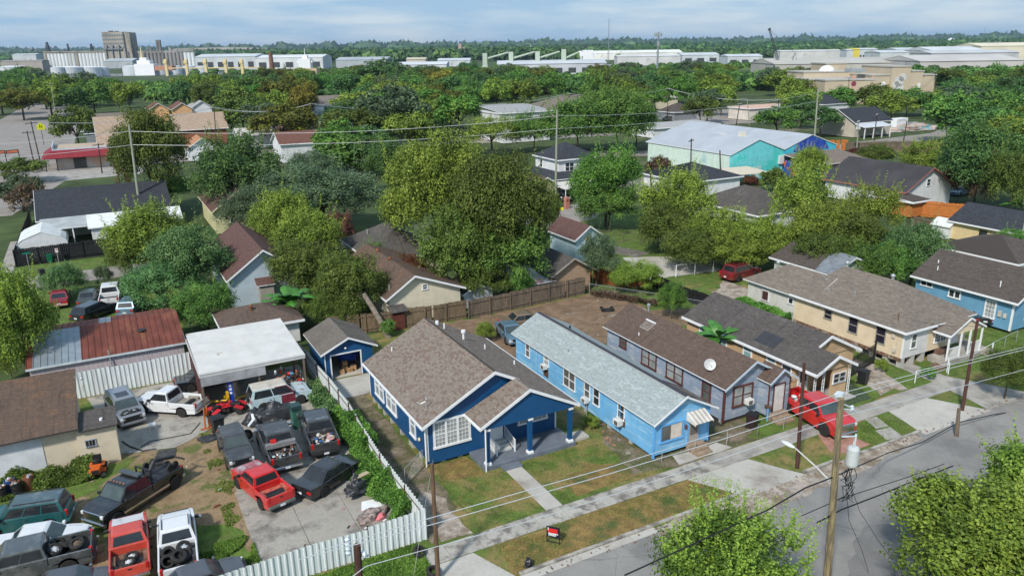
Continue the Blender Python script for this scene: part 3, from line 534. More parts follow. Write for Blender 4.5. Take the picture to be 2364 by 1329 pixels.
# ---------------------------------------------------------------- grey peeling house
def grey_house():
    th = thing('shotgun_house', 'long peeling grey blue house with dark brown shingle roof and maroon trim', 'house', (35.7, 36, 0)); W, D = 4.9, 14
    gable_walls(0, 0, W, D, .35, 3.05, 4.35, 2.45).build('wall', GREYB, th)
    gable_walls(3.2, -.95, 5.3, 0, .35, 2.95, 3.65, 4.25).build('porch_wall', GREYB, th)
    r = gable_roof(-.35, -.4, W+.4, D+.3, 2.95, 2.95, 4.5, 2.45, th=.08); r.roof([(2.95, -1.3, 3.0), (4.2, -1.3, 3.85), (4.2, .6, 3.85), (2.95, .1, 3.0)], .07); r.roof([(4.2, -1.3, 3.85), (5.65, -1.3, 2.9), (5.65, .2, 2.9), (4.2, .6, 3.85)], .07)
    r.build('roof', [SH_BK, TRIMW], th); BT = surf('pale_blue_trim', (.45, .52, .60), .6, .12)
    t = MB(); rake(t, (-.37, 2.93), (2.45, 4.505), -.402, .16); rake(t, (2.45, 4.505), (3.6, 3.86), -.402, .16); rake(t, (2.93, 2.98), (4.2, 3.855), -1.302, .16); rake(t, (4.2, 3.855), (5.67, 2.88), -1.302, .16); t.build('fascia', BT, th)
    MR = surf('maroon_trim', (.10, .035, .028), .7, .25, 3); F, LF = Face('F', 0, 0, W, D), Face('L', 0, 0, W, D); F2 = Face('F', 3.2, -.95, 5.3, 0)
    c = MB(); F.box(c, -.02, .12, 0, .03, .2, 2.95); LF.box(c, 0, .12, 0, .03, .2, 2.95); F2.box(c, 3.18, 3.32, 0, .03, .2, 2.9); F2.box(c, 5.2, 5.32, 0, .03, .2, 2.9); c.build('corner_board', MR, th)
    for u, n, w, z in ((11.3, 1, .95, 1.75), (7.4, 2, 1.9, 1.3), (4.3, 2, 1.95, 1.3), (1.3, 1, .95, 1.15)): window(th, LF, u, z, w, 1.0 if z > 1.5 else 1.45, fr=MR, pane=WCUR if n == 2 else WSCR, n=n, fw=.12)
    window(th, F, .75, 1.15, 1.9, 1.6, fr=MR, pane=WCUR, n=2, fw=.13); ac_unit(th, F, 1.85, 1.25, .95)
    door(th, F2, 3.75, .55, .95, 2.0, surf('plain_white_door', (.55, .54, .52), .7), fr=MR)
    s = MB(); [s.box(3.3, -1.35-.34*i, 0, 4.9, -1.35-.34*i+.4, .5-.16*i) for i in range(3)]; s.build('front_steps', surf('wood_steps', (.27, .20, .14)), th)
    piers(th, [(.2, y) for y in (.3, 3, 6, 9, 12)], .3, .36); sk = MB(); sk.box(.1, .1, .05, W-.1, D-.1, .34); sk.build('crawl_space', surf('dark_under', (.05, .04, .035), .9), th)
    pt = MB(); pt.roof([(1.0, 9.9, 3.72), (1.75, 9.9, 4.14), (1.75, 11.0, 4.14), (1.0, 11.0, 3.72)], .03); pt.box(1.7, 9.9, 4.13, 1.82, 11.1, 4.2, 1); pt.build('roof_patch', [surf('worn_patch', (.17, .14, .12), .9, .3, 3), TRIMW], th)
    pipe_vent(th, .35, 10.2, 3.25, .3, .05); pipe_vent(th, 2.9, 12.3, 4.3, .45, .07, STEEL, hat=True)
    return th
grey_house()
def dish(par, x, y, z, r=.36, name='satellite_dish', aim=(-.5, -.75, .45), mat=None):
    mb = MB(); A = Vector(aim).normalized(); M = A.to_track_quat('Z', 'Y').to_matrix().to_4x4(); c = Vector((x, y, z+.45))
    mb.lathe([(.001, 0), (r*.5, .025), (r, .1), (r*.98, .12), (r*.5, .04), (.001, .015)], c, 18, 0, M); mb.cyl((x, y, z-.05), c, .025, .025, 6, 1); mb.cyl(c+A*.02, c+A*.42, .012, .012, 5, 1); mb.cyl(c+A*.38, c+A*.47, .04, .04, 6, 1)
    return mb.build(name, [mat or surf('dish_grey', (.5, .5, .49), .5), STEEL], par)
dish([o for o in COL.objects if o.get('label', '').startswith('long peeling')][0], .35, 2.0, 3.35, .42)
# ---------------------------------------------------------------- tan house
def tan_house():
    th = thing('cottage', 'tan cottage with twin front gables, white trim and streaked charcoal roof', 'house', (43.5, 34.8, 0)); W, D = 6.4, 14.2
    w = gable_walls(0, 2.1, W, D, .1, 2.85, 4.35, 3.2); w.build('wall', TANW, th)
    g = MB(); g.prism([(0, .15, 2.6), (3.7, .15, 2.6), (1.85, .15, 3.7)], (0, .12, 0)); g.prism([(3.4, 2.1, 2.7), (6.3, 2.1, 2.75), (3.3, 2.1, 4.2)], (0, -.1, 0)); g.build('porch_gable', TANW, th)
    r = MB(); r.roof([(-.35, -.2, 2.72), (1.85, -.2, 3.76), (1.85, 1.7, 3.76), (3.2, 1.7, 4.42), (3.2, D+.3, 4.42), (-.35, D+.3, 2.72)], .1); r.roof([(3.2, 1.7, 4.42), (6.8, 1.7, 2.65), (6.8, D+.3, 2.65), (3.2, D+.3, 4.42)], .1); r.roof([(1.85, -.2, 3.76), (3.95, -.2, 2.72), (3.95, 2.1, 2.72), (1.85, 2.1, 3.76)], .1)
    r.build('roof', [SH_DK, TRIMW], th)
    t = MB(); rake(t, (-.37, 2.7), (1.85, 3.765), -.202, .22, .05); rake(t, (1.85, 3.765), (3.97, 2.7), -.202, .22, .05); rake(t, (1.85, 3.8), (3.2, 4.43), 1.698, .2, .05); rake(t, (3.2, 4.43), (6.82, 2.63), 1.698, .22, .05); t.box(-.43, -.2, 2.52, -.35, D+.3, 2.71); t.build('fascia', TRIMW, th)
    F, LF = Face('F', 0, 2.1, W, D), Face('L', 0, 2.1, W, D)
    fw_ = MB(); fw_.box(1.9, .3, .1, 3.55, .42, 2.62); fw_.box(3.45, .42, .1, 3.55, 2.1, 2.62); fw_.build('porch_wall', TANW, th); F3 = Face('F', 1.9, .3, 3.55, 2)
    window(th, F3, 2.0, 1.25, 1.4, .85, pane=WGL, n=2, fw=.09, bars=1)
    for u in (3.9, 6.4, 9.2, 11.6): window(th, LF, u, 1.4, 1.0, 1.15, pane=glass('teal_blind', (.20, .33, .33), .3), fw=.12)
    ac_unit(th, LF, 3.1, 1.15, 1.05); door(th, F, .5, .2, .9, 2.05, surf('plain_white_door', (.55, .54, .52)), (.4, .9)); door(th, LF, 2.45, .2, .8, 2.0, surf('barred_dark_door', (.05, .05, .05)), (.1, .9))
    for x, y in ((.08, .25), (.95, .25), (3.75, .25)):
        p = MB(); p.box(x-.12, y-.02, 0, x-.09, y+.02, 2.6); p.box(x+.09, y-.02, 0, x+.12, y+.02, 2.6)
        for k in range(9): z = .1+k*.27; p.cyl((x-.1, y, z), (x+.1, y, z+.25), .012, .012, 4); p.cyl((x+.1, y, z), (x-.1, y, z+.25), .012, .012, 4)
        p.build('lattice_post', WHITE, th)
    f = MB(); f.box(-.1, -.4, 0, 4, 2.1, .1); f.build('porch_floor', surf('pale_grey_porch', (.34, .34, .33), .7), th)
    pt = MB(); pt.roof([(.25, 4.6, 3.04), (1.4, 4.6, 3.59), (1.4, 6.6, 3.59), (.25, 6.6, 3.04)], .03); pt.build('roof_patch', surf('dark_patch', (.035, .038, .045), .8), th)
    mt = MB(); mt.cyl((-.02, 2.3, 1.4), (-.15, 2.3, 1.4), .15, .15, 12); mt.build('electric_meter', STEEL, th)
tan_house()
# ---------------------------------------------------------------- cream house on tall piers
def cream_house():
    th = thing('raised_house', 'long raised cream house with taupe hip roof on concrete block piers', 'house', (55.1, 36.3, 0)); Z = .85
    w = MB(); w.box(0, 0, Z, 8.4, 11.2, 3.35); w.build('wall', CREAM, th); w = MB(); w.box(.03, 11.2, .3, 5.4, 17.2, 3.15); w.build('rear_wall', WVERT, th)
    fw_ = MB(); fw_.box(0, -.02, Z, 3.1, 0, 3.3); fw_.build('front_wall', WSID, th)
    r = MB(); z0, z1 = 3.3, 5.75; x0, x1, y0, y1 = -.4, 8.9, -.4, 11.6; a = 4.25; f = 4.2; g_ = 9.6
    r.roof([(x0, y0, z0), (a, f, z1), (a, g_, z1), (x0, y1, z0)], .12); r.roof([(x1, y1, z0), (a, g_, z1), (a, f, z1), (x1, y0, z0)], .12); r.roof([(x0, y0, z0), (x1, y0, z0), (a, f, z1)], .12); r.roof([(x1, y1, z0), (x0, y1, z0), (a, g_, z1)], .12)
    r.roof([(-.4, 9, 3.22), (2.6, 9.0, 5.0), (2.6, 14.6, 5.0), (-.4, 17.6, 3.22)], .1); r.roof([(5.7, 17.6, 3.22), (2.6, 14.6, 5.0), (2.6, 9, 5.0), (5.7, 9, 3.22)], .1); r.roof([(5.7, 17.6, 3.22), (-.4, 17.6, 3.22), (2.6, 14.6, 5.0)], .1)
    r.roof([(3.5, -1.7, 2.72), (5.9, -1.7, 3.86), (5.9, 2.0, 3.86), (3.5, .6, 2.72)], .09); r.roof([(5.9, -1.7, 3.86), (8.2, -1.7, 2.75), (8.2, .6, 2.75), (5.9, 2.0, 3.86)], .09)
    r.build('roof', [SH_TN, TRIMW], th)
    t = MB(); t.box(-.46, -.4, 3.12, -.4, 11.6, 3.29); t.box(-.4, -.46, 3.12, 3.55, -.4, 3.29); rake(t, (3.48, 2.7), (5.9, 3.865), -1.702, .15); rake(t, (5.9, 3.865), (8.22, 2.73), -1.702, .15); t.box(3.44, -1.7, 2.56, 3.5, .5, 2.71); t.build('fascia', TRIMW, th)
    g = MB(); g.prism([(3.7, -1.55, 2.62), (8.1, -1.55, 2.62), (5.9, -1.55, 3.7)], (0, .1, 0)); g.build('porch_gable', CREAM, th)
    F, LF = Face('F', 0, -.02, 8.4, 11), Face('L', 0, 0, 8.4, 17); LR = Face('L', .03, 11, 5, 17); DW = glass('dark_screen_window', (.018, .016, .03), .35); GF = surf('grey_frame', (.3, .28, .24), .7)
    for u, z, w_, h in ((7.0, 2.0, .85, .85), (4.3, 1.55, .95, 1.45), (1.6, 1.5, .95, 1.5)): window(th, LF, u, z, w_, h, fr=GF, pane=DW, fw=.07)
    window(th, LR, 14.4, 1.6, .95, 1.05, pane=DW, sash=False, bars=2); window(th, LR, 11.4, 2.15, .65, .65, pane=DW, sash=False)
    window(th, F, .9, 1.5, .75, 1.35, pane=WSCR); window(th, Face('F', 3, 0, 8, 1), 4.0, 1.4, 1.6, 1.25, pane=WGL, n=2, grid=(3, 4)); door(th, Face('F', 3, 0, 8, 1), 6.2, .9, .9, 2.0, WHITE, (.4, .9))
    fl = MB(); fl.box(3.4, -1.6, 0, 8.1, -.03, .5); fl.build('porch_floor', CONC, th)
    st = MB(); st.box(4.2, -.6, .5, 5.4, -.05, .85); st.obox((2.9, -1.5, .02), 1.7, 1.3, .05, .1, 0, .12); st.build('porch_planks', surf('reddish_plank', (.14, .08, .06), .8, .3, 3), th)
    for x in (3.6, 5.2, 6.4, 8.0):
        p = MB(); p.box(x-.06, -1.6, .5, x+.06, -1.48, 2.65); p.build('porch_post', WHITE, th)
    for xa, xb in ((3.66, 5.14), (6.46, 7.94)):
        l = MB(); l.box(xa, -1.57, 1.45, xb, -1.53, 1.52); l.box(xa, -1.57, .55, xb, -1.53, .62); n = 9
        for k in range(n):
            u = xa+(xb-xa)*k/n; l.cyl((u, -1.55, .6), (min(u+.75, xb), -1.55, .6+min(.75, xb-u)*1.15), .014, .014, 4); l.cyl((u, -1.545, 1.47), (min(u+.75, xb), -1.545, 1.47-min(.75, xb-u)*1.15), .014, .014, 4)
        l.build('lattice_panel', WHITE, th)
    sk = MB(); sk.box(-.02, -.01, Z-.28, .0, 11.2, Z+.02); sk.build('rotten_sill', surf('rotten_sill', (.16, .09, .06), .95, .4, 3, (.3, .27, .22), .5, .6, 1.5), th)
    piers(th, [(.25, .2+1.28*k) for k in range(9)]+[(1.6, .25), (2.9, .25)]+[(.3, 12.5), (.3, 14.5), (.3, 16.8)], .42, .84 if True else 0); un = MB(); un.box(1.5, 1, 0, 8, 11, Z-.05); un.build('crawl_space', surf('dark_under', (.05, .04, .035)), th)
    corner(th, 0, -.02, Z, 3.2, s=.1); mb = MB(); LF.box(mb, .75, 1.05, 0, .12, 2.4, 2.75); mb.cyl((-.06, .5, 1.3), (-.06, .5, 3.2), .03, .03, 6); LF.box(mb, .55, .8, 0, .12, 1.2, 1.6); mb.build('electric_meter', surf('meter_box', (.5, .45, .38), .6), th)
    turbine(th, 2.4, 15.8, 4.55, STEEL); turbine(th, 4.4, 9.5, 5.7, STEEL); turbine(th, 5.2, 5.3, 5.4, STEEL); pipe_vent(th, 2.2, 9.8, 4.5, .3, .1, STEEL); pipe_vent(th, 1.2, 8.6, 4.1, .25, .05, STEEL); pipe_vent(th, 1.6, 6.2, 4.4, .3, .05, STEEL)
    m_ = MB(); m_.cyl((.4, 1.0, 3.6), (.4, 1.0, 4.5), .03, .03, 6); m_.tube([(.4, 1, 4.4), (.1, 1.1, 4.2), (.0, 1.3, 4.35)], .02); m_.build('service_mast', RUST, th)
cream_house()
# ---------------------------------------------------------------- medium blue house on the right edge
def blue_right():
    th = thing('cottage', 'medium blue sided house with dark brown roof at the right of the street', 'house', (70.4, 36.4, 0)); W, D = 7.4, 9.6
    gable_walls(0, 0, W, D, .3, 3.2, 5.15, 3.7).build('wall', MBLUE, th); gable_roof(-.45, -.5, W+.45, D+.4, 3.15, 3.15, 5.35, 3.7).build('roof', [SH_DB, TRIMW], th)
    t = MB(); rake(t, (-.47, 3.13), (3.7, 5.355), -.502, .2); rake(t, (3.7, 5.355), (W+.47, 3.13), -.502, .2); t.box(-.51, -.5, 2.97, -.45, D+.4, 3.14); t.build('fascia', TRIMW, th); LF = Face('L', 0, 0, W, D); F = Face('F', 0, 0, W, D)
    window(th, LF, 7.8, 2.3, 1.3, .55, pane=WGL, n=2, fw=.08, sash=False); window(th, LF, 4.9, 1.9, 1.25, .85, pane=WGL, n=2, fw=.12, sash=False); window(th, LF, 1.5, .95, 1.05, 1.75, grid=(3, 4), fw=.12); window(th, F, 2, 1, 2, 1.6, n=2)
    mt = MB(); LF.box(mt, .95, 1.25, 0, .12, 1.4, 1.95); LF.box(mt, .5, .75, 0, .12, 1.4, 1.8); mt.build('meter_box', surf('meter_box', (.5, .45, .38)), th); corner(th, 0, 0, .3, 3.1, s=.14)
    pipe_vent(th, 1.0, 8.2, 3.9, .4, .05); pipe_vent(th, 1.9, 8.8, 4.3, .35, .06); pipe_vent(th, .9, 2, 3.9, .5, .05)
blue_right()
# ---------------------------------------------------------------- dark blue garage
def garage():
    th = thing('garage', 'dark blue gabled garage with its door open on boxes', 'garage', (13.5, 57.5, 0)); W, D = 4.0, 5.0
    w = MB(); w.box(0, .1, 0, .1, D, 2.5); w.box(W-.1, .1, 0, W, D, 2.5); w.box(.1, D-.1, 0, W-.1, D, 2.5); w.prism([(0, 0, 0), (.55, 0, 0), (.55, 0, 2.05), (2.95, 0, 2.05), (2.95, 0, 0), (W, 0, 0), (W, 0, 2.5), (W/2, 0, 3.35), (0, 0, 2.5)], (0, .1, 0)); w.build('wall', BLUE, th)
    gable_roof(-.35, -.35, W+.35, D+.3, 2.42, 2.42, 3.5, W/2).build('roof', [shingle('faded_brown_shingles', (.13, .115, .10), (.16, .14, .12), (.09, .08, .07)), TRIMW], th)
    t = MB(); rake(t, (-.37, 2.4), (W/2, 3.505), -.352, .14); rake(t, (W/2, 3.505), (W+.37, 2.4), -.352, .14); t.build('fascia', TRIMW, th); F = Face('F', 0, 0, W, D)
    f = MB(); F.box(f, .45, .55, 0, .04, 0, 2.15); F.box(f, 2.95, 3.05, 0, .04, 0, 2.15); F.box(f, .55, 2.95, 0, .04, 2.05, 2.15); F.box(f, 0, .08, 0, .03, 0, 2.5); f.build('door_frame', TRIMW, th)
    fl = MB(); fl.box(.1, .1, 0, W-.1, D-.1, .05); fl.build('floor_slab', CONCL, th); l = MB(); l.blob((1.75, -.1, 2.55), (.1, .1, .08), 8, 5); l.build('flood_light', WHITE, th)
garage()
BOXM = surf('cardboard', (.36, .21, .10), .9, .2, 3)
for i, (x, y, z, s, lb) in enumerate(((15.0, 58.2, .05, .42, 'cardboard box on the garage floor by the left of the doorway'), (15.4, 58.7, .05, .5, 'taller cardboard box behind the nearest one in the garage'), (15.75, 58.3, .05, .36, 'small cardboard box in the middle of the garage doorway'), (16.1, 58.6, .05, .5, 'cardboard box at the right side inside the garage'), (15.42, 58.72, .56, .4, 'cardboard box stacked on top of another in the garage'))):
    b = MB(); b.obox((0, 0, 0), s, s*.8, s*.9, rnd.uniform(-.4, .4)); b.obox((0, 0, s*.9), s*.98, s*.06, .012, .3, 1); tag(b.build('cardboard_box', [BOXM, surf('tape', (.5, .42, .3), .5)], loc=(x, y, z)), lb, 'box', 'boxes in the garage')
b = MB(); b.blob((0, 0, .55), (.9, .6, .45), 14, 8, 0, .12, 5); b.box(-.7, -.35, 0, .7, .35, .5, 0); tag(b.build('tarp', surf('blue_tarp', (.01, .06, .35), .5, .25, 3), loc=(15.9, 59.6, .6)), 'blue tarp thrown over a pile inside the garage', 'tarp');
b = MB(); b.box(-.75, -.4, 0, .75, .4, .08); [b.box(x-.03, y-.03, -.5, x+.03, y+.03, 0) for x in (-.7, .7) for y in (-.35, .35)]; tag(b.build('workbench', FENCEW, loc=(15.9, 59.6, .55)), 'low wooden bench under the blue tarp in the garage', 'bench')
# ================================================================== VEHICLES
def panel(mb, q, u0, u1, v0, v1, off=.012, mi=0):      # inset plate on the quad q = (bottom-left, bottom-right, top-right, top-left)
    a, b_, c, d = [Vector(p) for p in q]; n = (b_-a).cross(d-a).normalized()
    f = lambda u, v: a.lerp(b_, u).lerp(d.lerp(c, u), v)+n*off
    P = [f(u0, v0), f(u1, v0), f(u1, v1), f(u0, v1)]; mb.prism(P, -n*(off+.004), mi)
WHM = {}
def wheel_mesh(r, wd, col):
    k = (round(r, 2), wd, col)
    if k in WHM: return WHM[k]
    t = MB(); M = Matrix.Rotation(math.pi/2, 4, 'X')
    t.lathe([(r*.62, -wd/2), (r*.9, -wd/2), (r, -wd*.34), (r, wd*.34), (r*.9, wd/2), (r*.62, wd/2)], n=20, M=M); t.lathe([(r*.6, -wd*.3), (r*.6, wd*.3)], n=16, M=M)
    a = t.build('wheel', RUBBER, smooth=False); g = MB()
    g.lathe([(r*.62, -wd*.46), (r*.55, -wd*.3), (r*.2, -wd*.36), (.001, -wd*.42)], n=16, M=M); g.lathe([(.001, wd*.42), (r*.2, wd*.36), (r*.55, wd*.3), (r*.62, wd*.46)], n=16, M=M)
    for s in (-1, 1):
        for i in range(5):
            t_ = 2*math.pi*i/5; d = Vector((math.cos(t_), 0, math.sin(t_))); g.prism([d*r*.25+Vector((0, s*wd*.37, 0))+d.cross(Vector((0,1,0)))*r*k_ for k_ in (-.14, .14)]+[d*r*.5+Vector((0, s*wd*.37, 0))+d.cross(Vector((0,1,0)))*r*k_ for k_ in (.14, -.14)], (0, s*.02, 0), 1)
    c = g.build('rim', [surf('rim_'+col, {'alloy': (.6, .6, .6), 'dark': (.03, .03, .032), 'steel': (.3, .3, .3)}[col], .35, .1, metal=.15), DARK], a)
    WHM[k] = (a.data, c.data); bpy.data.objects.remove(c); bpy.data.objects.remove(a); return WHM[k]
def put_wheels(th, wb, hw, r, wd=.22, col='alloy', z=0, skip=()):
    a, c = wheel_mesh(r, wd, col)
    for i, (x, y) in enumerate(((wb/2, hw), (wb/2, -hw), (-wb/2, hw), (-wb/2, -hw))):
        if i in skip: continue
        o = bpy.data.objects.new('wheel', a); COL.objects.link(o); o.parent = th; o.location = (x, y, r+z); q = bpy.data.objects.new('rim', c); COL.objects.link(q); q.parent = o
SPEC = {  # wb, fo, ro, W, H, belt, hood, cabin (rear base, rear top, front top, windscreen base) from mid wheelbase, wheel r
 'sedan': dict(wb=2.65, fo=.9, ro=1.05, W=1.8, H=1.45, belt=.92, hood=.86, cab=(-1.5, -.85, .42, 1.12), r=.33, deck=.95),
 'suv': dict(wb=2.85, fo=.9, ro=.95, W=1.88, H=1.75, belt=1.08, hood=1.05, cab=(-2.2, -1.95, .5, 1.12), r=.37, deck=1.08),
 'wagon': dict(wb=2.8, fo=.92, ro=.95, W=1.85, H=1.6, belt=1.0, hood=.95, cab=(-2.15, -1.8, .45, 1.2), r=.34, deck=1.0),
 'pickup': dict(wb=3.2, fo=.9, ro=1.15, W=1.9, H=1.75, belt=1.12, hood=1.1, cab=(-.55, -.4, .55, 1.15), r=.38, deck=.68, bed=1),
 'crew': dict(wb=3.75, fo=.95, ro=1.15, W=1.98, H=1.88, belt=1.2, hood=1.18, cab=(-1.0, -.85, .92, 1.5), r=.41, deck=.75, bed=1),
}
def vehicle(name, label, cat, kind, pm, F, R, side='L', nwin=2, rim='alloy', group=None, px=True, roofm=None, hoodm=None, doorm=None, plate=True, bedm=None, rail=False, open_hood=False, cover=None, sc=None, bumpers=None, wbk=None, strip=None, **kw):
    """F and R: photo pixels of the front and rear wheel's ground contact on the side ('L'/'R') that is seen"""
    S = dict(SPEC[kind]); S.update(kw); wb = S['wb']; W = S['W']
    a, b_ = (G(*F), G(*R)) if px else (Vector(F), Vector(R)); d = (a-b_).normalized(); n = Vector((-d.y, d.x, 0)); hw = W/2-.12
    c = (a+b_)/2-(n*hw if side == 'L' else -n*hw); rz = math.atan2(d.y, d.x)
    th = thing(name, label, cat, (c.x, c.y, S.get('z', .05)), rz, group); xr, xf = -wb/2-S['ro'], wb/2+S['fo']; r = S['r']; ra = r*1.16; zb = S['belt']; zh = S['hood']; cb = S['cab']; zd = S['deck']; bed = S.get('bed')
    def arc(cx): return [(cx+ra*math.cos(t), max(.27, r+ra*math.sin(t))) for t in [math.pi*k/8-.12 for k in range(0, 10)]]
    top = [(xr+.02, .45), (xr, .62), (xr+.06, zd if not bed else zd)]
    if bed: top += [(cb[0], zd), (cb[0], zb)]
    else: top += [(xr+.12, zd+.0), (cb[0], zb)]
    top += [(cb[3], zb), (cb[3]+.25, zb-.0+(zh-zb)*.3), (xf-.42, zh-.03), (xf-.1, zh-.12), (xf, zh-.32), (xf+.01, .42), (xf-.08, .3)]
    bot = arc(wb/2)+arc(-wb/2)+[(xr+.1, .3)]
    pts = top+bot; k0 = len(top); mb = MB(); nP = len(pts)
    def yw(x): e = max(0, (abs(x-(xf+xr)/2)-(xf-xr)/2*.72)/((xf-xr)/2*.28)); return W/2*(1-.11*min(1, e)**2)
    Lp = [(x, yw(x), z) for x, z in pts]; Rp = [(x, -yw(x), z) for x, z in pts]
    mb.add(Lp+Rp, [tuple(range(nP))[::-1], tuple(range(nP, 2*nP))]);
    for i in range(nP):
        j = (i+1) % nP; mi = 1 if i >= k0-1 else 0
        mb.add([Lp[i], Lp[j], Rp[j], Rp[i]], [(0, 1, 2, 3)], mi)
    # merge coincident corners so the bevel can round the edges
    vm = {}; nv = []; idx = []
    for p in mb.v:
        k = tuple(round(q, 4) for q in p)
        if k not in vm: vm[k] = len(nv); nv.append(p)
        idx.append(vm[k])
    mb.v = nv; mb.f = [tuple(idx[i] for i in f) for f in mb.f]
    body = mb.build('body', [pm, DARK], th, bevel=.045, seg=2, smooth=True)
    if bed:
        q = MB(); zt = zb-.04; tw = .07
        for s in (1, -1):
            y0, y1 = sorted((s*(W/2-.012), s*(W/2-tw-.04))); q.box(xr+.09, y0, zd-.02, cb[0]-.03, y1, zt)
        q.box(xr+.02, -W/2+.02, zd-.1, xr+.09, W/2-.02, zt); q.box(cb[0]-.03, -W/2+.05, zd, cb[0]+.02, W/2-.05, zt+.03)
        q.build('bed', bedm or pm, th, bevel=.018, seg=1)
        fl = MB(); fl.box(xr+.1, -W/2+.12, zd, cb[0]-.04, W/2-.12, zd+.02)
        for s in (1, -1): fl.box(-wb/2-.4, min(s*(W/2-.3), s*(W/2-.11)), zd+.02, -wb/2+.4, max(s*(W/2-.3), s*(W/2-.11)), zd+.24)
        for k in range(7): fl.box(xr+.12, -W/2+.38+k*.17, zd+.02, cb[0]-.05, -W/2+.42+k*.17, zd+.032)
        fl.build('bed_floor', S.get('floorm') or bedm or surf('bed_liner', (.05, .05, .05), .8, .3, 3), th)
        tg = MB(); tg.box(xr-.006, -W/2+.12, zd-.08, xr+.018, W/2-.12, zt-.05); tg.box(xr-.012, -.1, zt-.18, xr-.006, .1, zt-.1, 1); tg.build('tailgate', [bedm or pm, DARK], th, bevel=.01, seg=1)
    # cabin
    H = S['H']; b0, b1 = cb[0], cb[3]; t0, t1 = cb[1], cb[2]; wbm, wt = W/2-.05, W/2-S.get('tumble', .2)
    B = [(b0, wbm, zb-.02), (b1, wbm*.96, zb-.02), (b1, -wbm*.96, zb-.02), (b0, -wbm, zb-.02)]; T = [(t0, wt, H-.05), (t1, wt, H-.05), (t1, -wt, H-.05), (t0, -wt, H-.05)]; e = .13
    C = [(t0+e*.6, wt-e, H), (t1-e, wt-e, H), (t1-e, -wt+e, H), (t0+e*.6, -wt+e, H)]
    cm = MB(); cm.add(B+T, [(1, 0, 4, 5), (2, 1, 5, 6), (3, 2, 6, 7), (0, 3, 7, 4)]); cab = cm.build('cab', S.get('cabm') or pm, th)
    rm = MB(); rm.add(T+C, [(0, 1, 5, 4)[::-1], (1, 2, 6, 5)[::-1], (2, 3, 7, 6)[::-1], (3, 0, 4, 7)[::-1], (4, 5, 6, 7)[::-1]]); rf = rm.build('roof', roofm or pm, th, smooth=False)
    if rail:
        [MB().cyl((t0+.15, s*(wt-.1), H+.05), (t1-.2, s*(wt-.1), H+.05), .025, .025, 6).build('roof_rail', DARK, rf) for s in (1, -1)]
    def pn(nm, q, u0, u1, v0, v1, mat=GLS, par=cab, off=.012): k = MB(); panel(k, q, u0, u1, v0, v1, off); return k.build(nm, mat, par)
    pn('windscreen', (B[2], B[1], T[1], T[2]), .05, .95, .06, .93, S.get('wsm') or glass('windscreen_glass', (.05, .07, .07)))
    pn('rear_window', (B[0], B[3], T[3], T[0]), .09, .91, .16 if not bed else .12, .88)
    for q, fl_ in (((B[1], B[0], T[0], T[1]), 0), ((B[3], B[2], T[2], T[3]), 1)):
        for i in range(nwin):
            w0 = .05+.9*i/nwin+.012; w1 = .05+.9*(i+1)/nwin-.012; pn('side_window', q, w0, w1, .1, .88)
    # doors, seams, lights, bumpers
    dl = MB()
    for s in (1, -1):
        for i in range(nwin+1):
            x = b1-.18+(b0+.1-b1+.18)*i/nwin if nwin > 1 else (b1-.18, b0+.12)[min(i, 1)]
            if abs(x+wb/2) < ra*.8 and not bed: continue
            y = s*(yw(x)+.001); dl.box(x-.008, min(y, y-s*.01), .4, x+.008, max(y, y-s*.01), zb-.03)
            if i < nwin: dl.box(x-.32, min(y, y+s*.02), zb-.2, x-.16, max(y, y+s*.02), zb-.165)
    dl.build('door_seam', DARK, body)
    if doorm:
        for s in (1, -1):
            k = MB(); y = s*(W/2+.004); k.box(b1-1.15, min(y, y-s*.02), .38, b1-.12, max(y, y-s*.02), zb-.03); k.build('door', doorm, body)
            if s == -1: pn('door_window_frame', (B[3], B[2], T[2], T[3]), .62, .98, .0, .98, doorm, off=.006)
    if hoodm:
        k = MB(); k.prism([(b1+.05, W/2*.86, zb+.012-.0), (b1+.05, -W/2*.86, zb+.012), (xf-.36, -W/2*.8, zh+.0), (xf-.36, W/2*.8, zh+.0)], (0, 0, -.03)); k.build('hood', hoodm, body)
    else:
        k = MB()
        for s in (1, -1): k.prism([(b1+.1, s*W*.41, zb+.006), (xf-.42, s*W*.38, zh-.022), (xf-.42, s*(W*.38-.02), zh-.022), (b1+.1, s*(W*.41-.02), zb+.006)], (0, 0, -.02))
        k.build('hood_seam', DARK, body)
    if open_hood:
        k = MB(); k.box(b1+.2, -W*.36, zh-.16, xf-.3, W*.36, zh-.01); rr = random.Random(5)
        for _ in range(26): k.blob((rr.uniform(b1+.3, xf-.4), rr.uniform(-W*.32, W*.32), zh+.0), (rr.uniform(.05, .14), rr.uniform(.05, .14), .06), 6, 4, rr.choice((0, 0, 1)))
        k.build('engine', [surf('engine_dark', (.02, .02, .022), .6, .3, 5), STEEL], body)
    for s in (1, -1):
        y0, y1 = sorted((s*(yw(xf)*.98-.0), s*(yw(xf)*.98-.34)))
        k = MB(); k.box(xf-.1, y0, zh-.36, xf+.022, y1, zh-.17); k.build('headlight', HEAD, th, bevel=.015, seg=1)
        y0, y1 = sorted((s*(yw(xr)+.006), s*(yw(xr)-(.13 if bed or kind == 'suv' else .32)))); k = MB(); zz = (zd+.1 if bed else zb-.3); k.box(xr-.02, y0, zz, xr+.14, y1, zz+(.34 if bed or kind == 'suv' else .16)); k.build('taillight', RED_L, th, bevel=.012, seg=1)
        k = MB(); k.box(b1-.28, min(s*(W/2-.02), s*(W/2+.2)), zb+.0, b1-.12, max(s*(W/2-.02), s*(W/2+.2)), zb+.17); k.build('wing_mirror', S.get('mirm') or (pm if kind in ('sedan', 'wagon') else DARK), th, bevel=.03, seg=1)
    k = MB(); k.box(xf-.06, -W*.34, .5, xf+.022, W*.34, zh-.15); k.build('grille', S.get('grm') or DARK, th);
